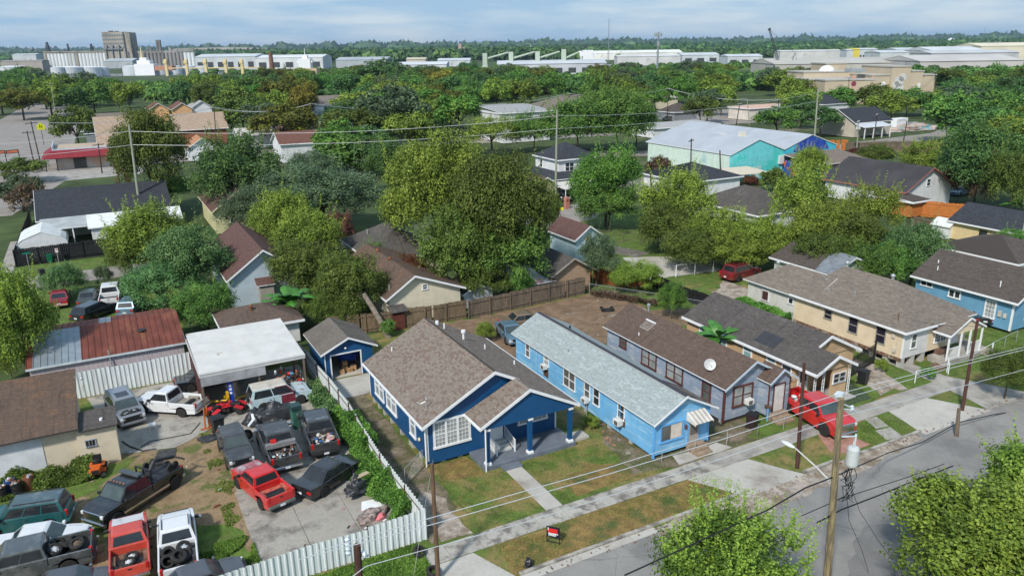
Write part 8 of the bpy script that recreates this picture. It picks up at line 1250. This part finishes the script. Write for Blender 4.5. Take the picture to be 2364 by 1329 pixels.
# ================================================================== THE FAR HARBOUR AND HORIZON
def far(label, x0, x1, D, yt, yb, depth, col, name='warehouse', cat='warehouse', roof=None, pitch=.0, windows=0, wc=None, band=None):
    """a building whose front runs from photo column x0 to x1 at forward distance D"""
    a = FP(x0, 140, D); b_ = FP(x1, 140, D); a.z = b_.z = 0; L_ = (b_-a).length; an = math.atan2((b_-a).y, (b_-a).x); z = max(2., FP((x0+x1)/2, yt, D).z); z0 = 0
    th = thing(name, label, cat, a, an); k = MB(); k.box(0, 0, z0, L_, depth, z); wall = k.build('wall', surf('far_'+'_'.join('%d' % (c*100) for c in col), col, .8, .12, .05, tuple(c*.7 for c in col), .58, .7, .08), th)
    k = MB()
    rc = roof or tuple(min(.75, c*1.05) for c in col); p = z+max(.4, depth*pitch); k.roof([(-.5, -.5, z), (L_+.5, -.5, z), (L_+.5, depth/2, p), (-.5, depth/2, p)], .3, 0, 0); k.roof([(-.5, depth/2, p), (L_+.5, depth/2, p), (L_+.5, depth+.5, z), (-.5, depth+.5, z)], .3, 0, 0); k.prism([(-.4, -.4, z), (-.4, depth/2, p-.1), (-.4, depth+.4, z)], (L_+.8, 0, 0)); k.build('roof', surf('farroof_'+'_'.join('%d' % (c*100) for c in rc), rc, .7, .08, .05), th)
    if windows:
        for i in range(windows): k = MB(); u = L_*(i+.5)/windows; k.box(u-L_/windows*.28, -.15, z*.15, u+L_/windows*.28, -.05, z*.6); k.build('loading_door', surf('far_dark', (.05, .055, .06), .8), th)
    if band: k = MB(); k.box(0, -.12, z*.1, L_, -.02, z*.28); k.build('colour_band', surf('far_band', band, .7), th)
    return th
WH, GYF, TNF = (.46, .49, .51), (.33, .36, .38), (.46, .42, .33)
# grain elevator
D = 1500; a = FP(101, 140, D); b_ = FP(246, 140, D); a.z = b_.z = 0; L_ = (b_-a).length; an = math.atan2((b_-a).y, (b_-a).x); z = FP(170, 124, D).z; ge = thing('grain_elevator', 'huge grain elevator with white silos, grey concrete tower and dark silo block', 'grain elevator', a, an); n = 18; s = L_/n; SW = surf('silo_white', (.62, .64, .66), .7, .1, .05, (.45, .43, .40), .55, .65, .03, stretch=(1, 1, .15)); SD = surf('silo_grey', (.25, .235, .225), .8, .15, .05, (.15, .14, .135), .5, .6, .06, stretch=(1, 1, .15)); CT = surf('tower_concrete', (.34, .31, .26), .8, .12, .04, (.20, .18, .155), .52, .64, .05, stretch=(1, 1, .3))
for i in range(n): k = MB(); k.cyl((s*(i+.5), s*.5, 0), (s*(i+.5), s*.5, z), s*.5, s*.5, 14); k.build('silo', SW if i not in (0, 9) else CT, ge)
k = MB(); k.box(0, 1, z, L_, s, z+1.2); k.box(0, 2, z+2.6, L_, s-1, z+4.2); [k.box(L_*i/34, 2, z+1.2, L_*i/34+.5, s-1, z+2.6) for i in range(35)]; k.build('conveyor_gallery', CT, ge)
u = lambda px, D_=1500: (FP(px, 140, D_)-a).dot((b_-a).normalized())
t0, t1 = u(248), u(309); tz = FP(280, 74, D).z; k = MB(); k.box(t0, -6, 0, t0+(t1-t0)*.78, 26, tz); k.box(t0+(t1-t0)*.78, -2, 0, t1, 24, tz-1); tw_ = k.build('tower', CT, ge); WD = surf('far_dark', (.05, .055, .06))
for r_ in range(4):
    k = MB()
    for c in range(9): x = t0+(t1-t0)*.78*(c+.22)/9; zz = tz*(.93-.115*r_); k.box(x, -6.4, zz-3.2, x+(t1-t0)*.052, -6.1, zz)
    k.build('window_row', surf('tower_glass', (.13, .16, .19), .4), tw_)
k = MB(); [k.box(t0+(t1-t0)*(.08+.24*i), -9, 0, t0+(t1-t0)*(.10+.24*i), -6.1, tz*.52) for i in range(4)]; k.box(t0, -9, tz*.5, t0+(t1-t0)*.7, -6.1, tz*.54); [k.box(t0+(t1-t0)*q, -10, tz*.52, t0+(t1-t0)*(q+.06), -6.3, tz*.63) for q in (.1, .32, .56)]; k.build('dust_collectors', surf('far_steel', (.2, .21, .22), .6), tw_); k = MB(); [k.box(t1+2, -2+j*4, tz*.2+i*5, t1+7, -1+j*4, tz*.2+i*5+.5) for i in range(8) for j in range(3)]; [k.box(t1+6, y, 0, t1+6.6, y+.6, tz*.9) for y in (-2, 4, 10)]; k.box(t0+9, 3, tz, t0+16, 8, tz+2.2); k.box(t0+20, 3, tz, t0+26, 8, tz+1.6); k.build('external_stair', WD, tw_)
d0, d1 = u(320), u(450); dz = FP(385, 117, D).z; n = 15; s = (d1-d0)/n
for i in range(n): k = MB(); k.cyl((d0+s*(i+.5), s*.5, 0), (d0+s*(i+.5), s*.5, dz*.86), s*.5, s*.5, 12); k.build('silo', SD if i < 12 else SW, ge)
k = MB(); k.box(d0, .5, dz*.86, d1*.7+d0*.3, s, dz); k.box(d1*.7+d0*.3, 1, dz*.9, d1, s, dz*.98); [k.box(d0+(d1-d0)*q, 2, dz, d0+(d1-d0)*q+w_, 7, dz+h_) for q, w_, h_ in ((.2, 5, 6), (.36, 3, 16), (.34, 8, 19), (.55, 5, 5), (.7, 30, 3))]; k.build('head_house', SD, ge)
for px, yt, lb in ((112, 97, 0), (159, 101, 1), (213, 101, 2)): k = MB(); x = u(px); zt = FP(px, yt, D).z; w_ = (6, 1, 4)[lb]; [k.box(x-w_*(1-q)*.6, 2, z+4+(zt-z-4)*q, x+w_*(1-q)*.6, 8, z+4+(zt-z-4)*(q+.18)) for q in (0, .2, .4, .6, .8)]; k.build('roof_gantry', WD, ge)
far('pale metal shed in front of the grain elevator tower', 240, 305, 1380, 141, 150, 40, GYF, 'shed', 'shed', pitch=.1)
def tank(px0, px1, yt, D, label, gp='white storage tanks by the harbour'):
    a, b_ = FP(px0, 160, D), FP(px1, 160, D); r = (b_-a).length/2; c = (a+b_)/2; c.z = 0; z = FP((px0+px1)/2, yt+3, D).z; th = thing('storage_tank', label, 'tank', c, 0, gp); k = MB(); k.lathe([(r, 0), (r, z)], n=28); k.build('shell', surf('tank_white', (.52, .55, .58), .5, .05, .05), th); k = MB(); k.lathe([(r+.2, z), (r*.5, z+r*.09), (.01, z+r*.12)], n=28); k.build('dome_roof', surf('tank_roof', (.6, .62, .64), .6), th); k = MB(); k.box(-r-.6, -.3, 0, -r, .3, z); k.build('ladder', WD, th)
nm_ = ['second', 'third', 'fourth', 'fifth', 'sixth', 'seventh', 'eighth', 'ninth', 'tenth', 'eleventh']
tank(0, 51, 152, 900, 'large white storage tank at the left edge of the picture'); tank(22, 60, 151, 960, 'storage tank just behind the one at the left edge')
for i, (p0, p1) in enumerate(((118, 148), (136, 190), (183, 232), (222, 250), (284, 326), (325, 358), (352, 388), (387, 420), (418, 450), (452, 481))): tank(p0, p1, 153 if i < 4 else 151, 900+i*14, nm_[i]+' white storage tank counted from the left edge')
YC = surf('crane_yellow', (.62, .50, .26), .6)
for i, px in enumerate((385, 432, 476, 522, 560)):
    D = 880; a = FP(px, 160, D); zt = FP(px, 137, D).z; a.z = 0; th = thing('ship_crane', ('leftmost', 'second from left', 'middle', 'fourth from left', 'rightmost')[i]+' cream yellow deck crane post above the storage tanks', 'crane', a, -.45, 'cream yellow deck cranes'); k = MB(); k.box(-1.5, -1.5, 0, 1.5, 1.5, zt); k.box(-2.4, -2, zt-5, 1.5, 2, zt-1.5); k.build('post', YC, th, bevel=.3, seg=1); k = MB(); k.cyl((0, 0, zt*.45), (22, 0, zt*.48), .7, .5, 6); k.build('boom', YC, th)
sh = thing('cargo_ship', 'white ship superstructure with yellow mast among the tanks', 'ship', FP(330, 160, 940), -.49); sh.location.z = 0; k = MB(); zt = FP(330, 148, 940).z; k.box(-10, 0, 0, 13, 14, zt); k.box(-7, 2, zt, 8, 12, zt+4); k.box(-4, 3, zt+4, 4, 11, zt+7); k.build('superstructure', WHITE, sh); k = MB(); k.cyl((-2, 6, zt+7), (-2, 6, zt+19), 1.4, .5, 8); k.build('mast', YC, sh); k = MB(); k.box(13, 1, zt*.4, 34, 12, zt*.8); k.build('hull_stripe', surf('hull_red', (.4, .2, .14), .7), sh)
sh = thing('cargo_ship', 'white ship bridge tower with dark crane on top near the centre right', 'ship', FP(1357, 170, 850), -.49); sh.location.z = 0; k = MB(); zt = FP(1357, 116, 850).z; k.box(-5.5, 0, 4, 5.5, 12, zt); k.box(-8.5, 1, zt-6, 8.5, 9, zt-3); [k.box(-7, 1, 8+i*5, 7, 11, 9+i*5) for i in range(int((zt-12)/5))]; k.build('superstructure', WHITE, sh); k = MB(); k.box(-7, -1, 0, 7, 14, 4.5); k.build('hull', surf('hull_blue', (.03, .14, .32), .6), sh); k = MB(); k.cyl((0, 5, zt), (-2, 5, zt+4.5), .9, .7, 6); k.cyl((-5, 5, zt+4), (6, 5, zt+5), .3, .3, 5); k.build('deck_crane', WD, sh); k = MB(); k.cyl((4, 6, zt-9), (12, 6, 6), 1.2, 1.2, 6); k.build('lifeboat_chute', RUST, sh)
sh = thing('control_tower', 'white ship bridge above a tan block with dark openings', 'building', FP(706, 185, 620), -.49); sh.location.z = 0; k = MB(); z1, z2, z3 = FP(706, 158, 620).z, FP(706, 136, 620).z, FP(706, 128, 620).z; k.box(-9, 0, 0, 9, 10, z1); k.build('lower_block', surf('tan_block', (.5, .38, .25), .8), sh); k = MB(); k.box(-4.5, 0, z1, 4.5, 8, z2); k.box(-6, 1, z2-3, 6, 7, z2-1.5); k.box(-2, 2, z2, 2, 6, z3); k.cyl((0, 4, z3), (0, 4, z3+5), .3, .2); k.build('superstructure', WHITE, sh); k = MB(); [k.box(x, -.2, z1*.5, x+2, -.05, z1*.8) for x in (-7, -2.5, 2, 5.5)]; k.build('opening', WD, sh)
for px, yt, yb, w_, D, lb, col, nm in ((629, 122, 170, 2.2, 700, 'rust brown smokestack left of the white ship bridge', (.17, .08, .05), 'smokestack'),):
    a = FP(px, yb, D); a.z = 0; k = MB(); k.cyl((0, 0, 0), (0, 0, FP(px, yt, D).z), w_, w_*.75, 14); tag(k.build(nm, surf('stack_rust', col, .8, .2, .3), loc=a), lb, 'chimney')
for i, (px, yt, bx, by) in enumerate(((1120, 123, 1172, 125), (1180, 120, 1232, 124), (1241, 119, 1290, 123), (1301, 114, 1335, 124))):
    D = 780; a = FP(px, 160, D); a.z = 0; zt = FP(px, yt, D).z; th = thing('dock_conveyor', ('leftmost', 'second from left', 'third from left', 'rightmost')[i]+' pale green dock crane with long sloping boom', 'crane', a, -.49, 'pale green dock cranes'); PGN = surf('pale_green_steel', (.40, .46, .38), .6); k = MB(); k.box(-2.2, -2, 0, 2.2, 2, zt); k.box(-3, -2.5, zt*.35, 3, 2.5, zt*.42); k.build('tower', PGN, th); zb = FP(bx, by, D).z; k = MB(); k.cyl((2, 0, zb-4), ((bx-px)*D/FPX, 0, zb+1.5), .9, .7, 6); k.build('boom', PGN, th)
# masts
def mast(label, px, yt, yb, D, r, kind, name='radio_mast', cat='mast'):
    a = FP(px, yb, D); a.z = 0; z = FP(px, yt, D).z; th = thing(name, label, cat, a, -.49); k = MB(); k.cyl((0, 0, 0), (0, 0, z), r, r*.6, 8); k.build('shaft', surf('mast_grey', (.2, .23, .25), .6), th)
    if kind == 'cell':
        for q in range(3):
            k = MB(); t_ = q*2.09; d_ = Vector((math.cos(t_), math.sin(t_), 0)); s_ = Vector((-d_.y, d_.x, 0)); k.cyl(d_*2-s_*2.2+Vector((0, 0, z-2)), d_*2+s_*2.2+Vector((0, 0, z-2)), .12, .12, 4); [k.obox(d_*2.2+s_*e+Vector((0, 0, z-3.4)), .4, .25, 2.8, t_+1.57) for e in (-2, -.7, .7, 2)]; k.build('antenna_panel', surf('antenna_grey', (.3, .32, .33), .6), th)
        k = MB(); k.cyl((-2.4, 0, z*.72), (2.4, 0, z*.72), .15, .15); k.box(-.8, -.5, z*.72, .8, .5, z*.74+2.2); k.box(-1, -.5, z*.55, .3, .5, z*.6); k.build('equipment_ring', surf('antenna_grey', (.3, .32, .33)), th)
    if kind == 'lat': k = MB(); [k.cyl((x, 0, 0), (x*.3, 0, z), .18, .12, 4) for x in (-1.4, 1.4)]; [k.cyl((-1.4*(1-.7*i/26), 0, z*i/26), (1.4*(1-.7*(i+1)/26), 0, z*(i+1)/26), .1, .1, 3) for i in range(26)]; k.build('lattice', surf('mast_grey', (.33, .36, .37)), th)
mast('tall grey cell tower with three sided antenna panels', 1517, 74, 165, 600, .85, 'cell', 'cell_tower', 'cell tower'); mast('very thin tall radio mast on the skyline right of centre', 1404, 44, 140, 1300, .4, 'lat')
for i, (px, yt, lb) in enumerate(((1957, 74, 'thin mast left of the yellow topped building'), (2003, 86, 'short mast with dark head above the yellow topped building'), (2264, 66, 'tallest thin mast at the far right skyline'), (2233, 80, 'thin mast beside the tallest one on the right'), (1726, 96, 'short thin mast left of the lattice crane'), (2137, 82, 'faint mast above the red striped shed'), (18, 116, 'tiny mast at the far left horizon'), (590, 112, 'thin mast left of the smokestack'))): mast(lb, px, yt, 125, 1900, .5, '')
# lattice crane
D = 620; a = FP(1806, 160, D); a.z = 0; th = thing('lattice_crane', 'dark lattice boom crane leaning left on the skyline', 'crane', a, -.49); k = MB(); T_ = Vector(((1770-1806)*D/FPX, 0, FP(1772, 68, D).z)); W4 = [Vector((x, y, 0)) for x in (-1, 1) for y in (-1, 1)]
for w_ in W4: k.cyl(w_+Vector((0, 0, 2)), T_+w_*.5, .17, .14, 4)
for i in range(22): q0, q1 = i/22, (i+1)/22; k.cyl(Vector((0, 0, 2)).lerp(T_, q0)+Vector((-1+.5*q0, 0, 0)), Vector((0, 0, 2)).lerp(T_, q1)+Vector((1-.5*q1, 0, 0)), .1, .1, 3); k.cyl(Vector((0, 0, 2)).lerp(T_, q0)+Vector((1-.5*q0, 0, 0)), Vector((0, 0, 2)).lerp(T_, q1)+Vector((-1+.5*q1, 0, 0)), .1, .1, 3)
k.cyl(T_+Vector((-.8, 0, -.6)), T_+Vector((.9, 0, .6)), .8, .8, 8); k.build('boom', surf('crane_dark', (.035, .04, .05), .6), th); k = MB(); k.cyl(T_, (9, 0, 18), .1, .1, 3); k.cyl((9, 0, 18), (3, 0, 2), .25, .25, 4); k.cyl((9, 0, 18), (13, 0, 3), .12, .12, 3); k.build('stay_cables', surf('crane_dark', (.035, .04, .05)), th); k = MB(); k.box(-4, -3, 0, 9, 3, 3.4); k.build('crane_body', surf('crane_dark', (.035, .04, .05)), th)
# water towers, distant plant
def wtower(label, px, yt, D, r, mat, legs=4): a = FP(px, 130, D); a.z = 0; z = FP(px, yt, D).z; th = thing('water_tower', label, 'water tower', a); k = MB(); k.lathe([(.1, z-r*2), (r*.9, z-r*1.5), (r, z-r*.9), (r*.8, z-r*.3), (.01, z)], n=16); k.build('tank', mat, th); k = MB(); [k.cyl((math.cos(q)*r, math.sin(q)*r, 0), (math.cos(q)*r*.6, math.sin(q)*r*.6, z-r*1.4), r*.08, r*.08, 4) for q in (.4, 1.97, 3.54, 5.1)]; k.build('leg', mat, th)
wtower('small grey water tower on legs at the left horizon', 77, 108, 1900, 5.2, surf('grey_tank', (.2, .22, .23), .7)); wtower('white water tower at the right horizon', 2190, 88, 2600, 14, WHITE); wtower('tiny white ball water tower near the centre horizon', 1225, 106, 2600, 7, WHITE)
far('twin block concrete plant far behind the trees at the centre', 1059, 1066, 1900, 101, 122, 10, (.42, .32, .28), 'plant', 'plant'); far('lower block of the far concrete plant', 1066, 1074, 1900, 110, 122, 12, (.45, .36, .31), 'plant', 'plant')
FW = [('white sheds at the far left horizon behind the tank', 30, 85, 1700, 126, 30, WH, 0), ('brownish low sheds left of the silos', 0, 96, 1250, 141, 20, (.30, .27, .25), 0), ('long white wall warehouse right of the dark silos', 450, 590, 1150, 131, 60, WH, 6), ('long white warehouse left of the white ship bridge', 590, 745, 1150, 133, 60, (.55, .57, .58), 5), ('grey low warehouse in the centre left distance', 775, 893, 1000, 138, 50, GYF, 0), ('cream box shaped warehouse in the distance', 938, 982, 900, 137, 30, TNF, 0), ('pale roofed long shed before the cream warehouse', 915, 1030, 820, 149, 40, (.5, .52, .55), 0), ('white low sheds left of the pale green cranes', 1010, 1085, 1150, 139, 40, WH, 0), ('long silver shed under the pale green cranes', 1148, 1400, 760, 147, 50, (.45, .47, .5), 8), ('very long white warehouse in front of the centre horizon', 1340, 1575, 1500, 122, 70, (.66, .66, .62), 0), ('white hangar with shallow roof right of the cell tower', 1575, 1660, 1150, 127, 50, WH, 3), ('white low sheds left of the lattice crane', 1680, 1760, 1000, 130, 40, WH, 3), ('beige shed at the foot of the lattice crane', 1765, 1790, 640, 140, 20, (.48, .42, .36), 0), ('long grey roofed dock shed on the right', 1790, 2120, 600, 146, 60, (.40, .38, .34), 12), ('right continuation of the grey roofed dock shed', 2125, 2364, 560, 140, 60, (.44, .42, .40), 6), ('white shed with red stripe on the right skyline', 2030, 2142, 900, 121, 40, WH, 0), ('upper white storey behind the red striped shed', 2066, 2115, 940, 114, 30, WH, 0), ('long pale warehouse along the right skyline', 2150, 2270, 850, 116, 60, (.5, .52, .54), 3), ('cream warehouse reaching the right edge', 2260, 2400, 950, 106, 60, (.60, .55, .42), 3), ('grey warehouse in front of the cream one at the right', 2148, 2350, 760, 122, 40, (.42, .43, .44), 6), ('white box block with a yellow part on the right skyline', 1953, 1968, 1000, 116, 20, WH, 0), ('yellow part of the block on the right skyline', 1968, 1982, 1000, 114, 20, (.6, .48, .05), 0), ('white windowed block beside the yellow part', 1982, 2024, 1000, 114, 25, WH, 6), ('low white sheds beyond the lattice crane', 1800, 1940, 1300, 118, 30, (.5, .5, .48), 0), ('far white terminal on the right horizon', 2105, 2364, 2600, 98, 30, WH, 0), ('white long low building behind the golden trees', 1425, 1570, 1050, 130, 30, (.5, .5, .5), 0)]
for lb, x0, x1, D, yt, dp, col, nw in FW: far(lb, x0, x1, D, yt, 0, dp, col, pitch=.06, windows=nw, band=(.35, .05, .05) if 'red stripe' in lb else None)
# tan civic building
cv = thing('civic_building', 'large tan stepped building with flat roofs, curved emblem wall and dome', 'building', FP(1885, 242, 345), -.42); cv.location.z = 0; CVM = surf('tan_stucco_wall', (.46, .385, .28), .8, .06, .1, (.50, .42, .33), .55, .7, .15); s = 345/FPX; CVP = surf('salmon_panel', (.55, .33, .25), .8)
def cvb(x0, x1, yt, dep, y0=0): k = MB(); z = FP((x0+x1)/2, yt, 345).z; X0, X1 = (x0-1885)*s, (x1-1885)*s; k.box(X0, y0, 0, X1, y0+dep, z); k.box(X0-.3, y0-.3, z, X1+.3, y0+dep+.3, z+.5, 1); k.build('wing', [CVM, surf('roof_edge', (.40, .38, .34), .8)], cv)
cvb(1872, 1900, 186, 20, 4); cvb(1885, 1998, 185, 22, -6); cvb(1886, 2012, 170, 18, 16.1); cvb(1998, 2040, 175, 24, -3); cvb(2040, 2084, 155, 26, -4); cvb(1982, 2032, 152, 16, 34.2); cvb(2084, 2120, 166, 20, -2); cvb(2120, 2156, 175, 16, 0)
k = MB(); k.box((1945-1885)*s, -6.1, 0, (1953-1885)*s, -6.02, 12); k.box((1999-1885)*s, -3.1, 0, (2003-1885)*s, -3.02, 12); k.build('salmon_strip', CVP, cv); k = MB()
for px, zc, r_ in ((2060, 9.0, 2.2), (2066, 10.6, 1.7), (2053, 7.6, 1.5), (2062, 6.0, 2.0)): k.cyl(((px-1885)*s, -4.12, zc), ((px-1885)*s, -4.02, zc), r_, r_, 18)
k.build('wall_emblem', surf('emblem_white', (.5, .5, .48), .7), cv); k = MB(); k.box((2024-1885)*s, -3.1, 0, (2029-1885)*s, -3.02, 8); k.cyl(((2026.5-1885)*s, -3.1, 8), ((2026.5-1885)*s, -3.02, 8), 1.0, 1.0, 12); k.box((2110-1885)*s, -2.1, 0, (2116-1885)*s, -2.02, 8); k.build('arched_window', WHITE, cv); k = MB(); k.blob(((1950-1885)*s, 20, FP(1950, 168, 345).z), (3.4, 3.4, 2.6), 16, 10); k.build('dome', WHITE, cv); k = MB(); k.cyl(((1950-1885)*s, -6.15, 8.5), ((1950-1885)*s, -6.02, 8.5), 1.1, 1.1, 14); k.build('round_logo', surf('logo_dark', (.2, .04, .06), .6), cv); k = MB(); k.box((1957-1885)*s, 0, 13, (1990-1885)*s, 6, 14.4); k.build('roof_unit', STEEL, cv)
# low hill, distant wood belts
k = MB(); P = []; a = FP(500, 120, 5200); a.z = 0; k.add([(math.cos(q)*w_*650, math.sin(q)*w_*300, h_) for w_, h_ in ((1, 0), (.7, 26), (.35, 46), (.05, 50)) for q in [2*math.pi*i/24 for i in range(24)]], [(j*24+i, j*24+(i+1) % 24, (j+1)*24+(i+1) % 24, (j+1)*24+i) for j in range(3) for i in range(24)]+[tuple(range(72, 96))]); o = k.build('hill', surf('hill_tan', (.32, .27, .19), .9, .2, .01), loc=a, smooth=True); o['kind'] = 'structure'
def wood_belt(label, D0, D1, n, hmin, hmax, rmin, rmax, seed, x0=-60, x1=2430, col='dg', skip=None, ls=.4):
    g = np.random.RandomState(seed); C = []; Nn = []; S = []; Hh = []
    for _ in range(n):
        px = g.uniform(x0, x1); D = D0+(D1-D0)*g.rand()**.8
        if skip and skip(px, D): continue
        p = FP(px, 130, D); r = g.uniform(rmin, rmax)*(1 if D < 2500 else 1.8); h = g.uniform(hmin, hmax); k = 120 if D < 700 else 46 if D < 1500 else 26; q = g.normal(size=(k, 3)); q /= np.linalg.norm(q, axis=1, keepdims=True); q[:, 2] = np.abs(q[:, 2]); c = np.array([p.x, p.y, h*.45])+q*np.array([r, r, h*.55])*g.uniform(.8, 1.05, (k, 1)); C.append(c); nn = q+g.normal(size=(k, 3))*.35; nn /= np.linalg.norm(nn, axis=1, keepdims=True); Nn.append(nn); S.append(r*ls*g.uniform(.7, 1.2, k)); Hh.append(np.full(k, g.uniform(.1, .8))+g.normal(size=k)*.12)
        if 1: kk = 6; t = np.arange(kk)*2*np.pi/kk; C.append(np.stack([p.x+np.cos(t)*r*.55, p.y+np.sin(t)*r*.55, np.full(kk, h*.42)], 1)); Nn.append(np.stack([np.cos(t), np.sin(t), np.full(kk, .3)], 1)); S.append(np.full(kk, r*.75)); Hh.append(np.full(kk, .15))
    me = leaves('woodland', np.concatenate(C), np.concatenate(Nn), np.concatenate(S), np.concatenate(Hh), LM[col], .8); o = bpy.data.objects.new('woodland', me); COL.objects.link(o); tag(o, label, 'woodland'); o['kind'] = 'stuff'
wood_belt('far wooded belt along the horizon', 2000, 5200, 2600, 12, 22, 14, 26, 3, col='dg'); wood_belt('blue green woodland in front of the centre horizon', 1500, 2600, 900, 14, 25, 10, 18, 4, 560, 1300, 'dg'); wood_belt('woodland at the right horizon', 1500, 2600, 900, 10, 16, 10, 18, 5, 1300, 2420, 'dg'); wood_belt('low trees between the tanks and the neighbourhood', 400, 560, 330, 5, 8, 4, 7, 6, -40, 1160, 'g', ls=.16); wood_belt('low trees in front of the dock sheds', 430, 560, 330, 6, 10, 4, 7, 7, 1150, 2400, 'g', skip=lambda p, D: 1870 < p < 2160 and D < 480, ls=.16); wood_belt('scattered trees at the far left edge', 1250, 1800, 160, 8, 14, 8, 14, 8, -60, 95, 'dg')
wood_belt('thin line of trees along the very far horizon', 6000, 13000, 1500, 14, 26, 40, 80, 9, -200, 2600, 'dg', ls=.5)
wood_belt('thin scrub and low trees around the harbour sheds', 640, 980, 260, 3.5, 6.5, 4, 8, 12, 430, 2400, 'g', ls=.2)
HZ = bpy.data.materials.new('thin_air'); HZ.use_nodes = True; N = HZ.node_tree.nodes; N.clear(); out = N.new('ShaderNodeOutputMaterial'); pv = N.new('ShaderNodeVolumePrincipled'); pv.inputs['Color'].default_value = (.62, .76, .95, 1); pv.inputs['Density'].default_value = .00006; pv.inputs['Anisotropy'].default_value = .3; HZ.node_tree.links.new(pv.outputs[0], out.inputs['Volume'])
k = MB(); k.box(-14000, -400, -2, 19000, 16000, 90); o = k.build('haze', HZ); o['kind'] = 'stuff'; o['label'] = 'thin bluish haze over the far distance'; o['category'] = 'haze'
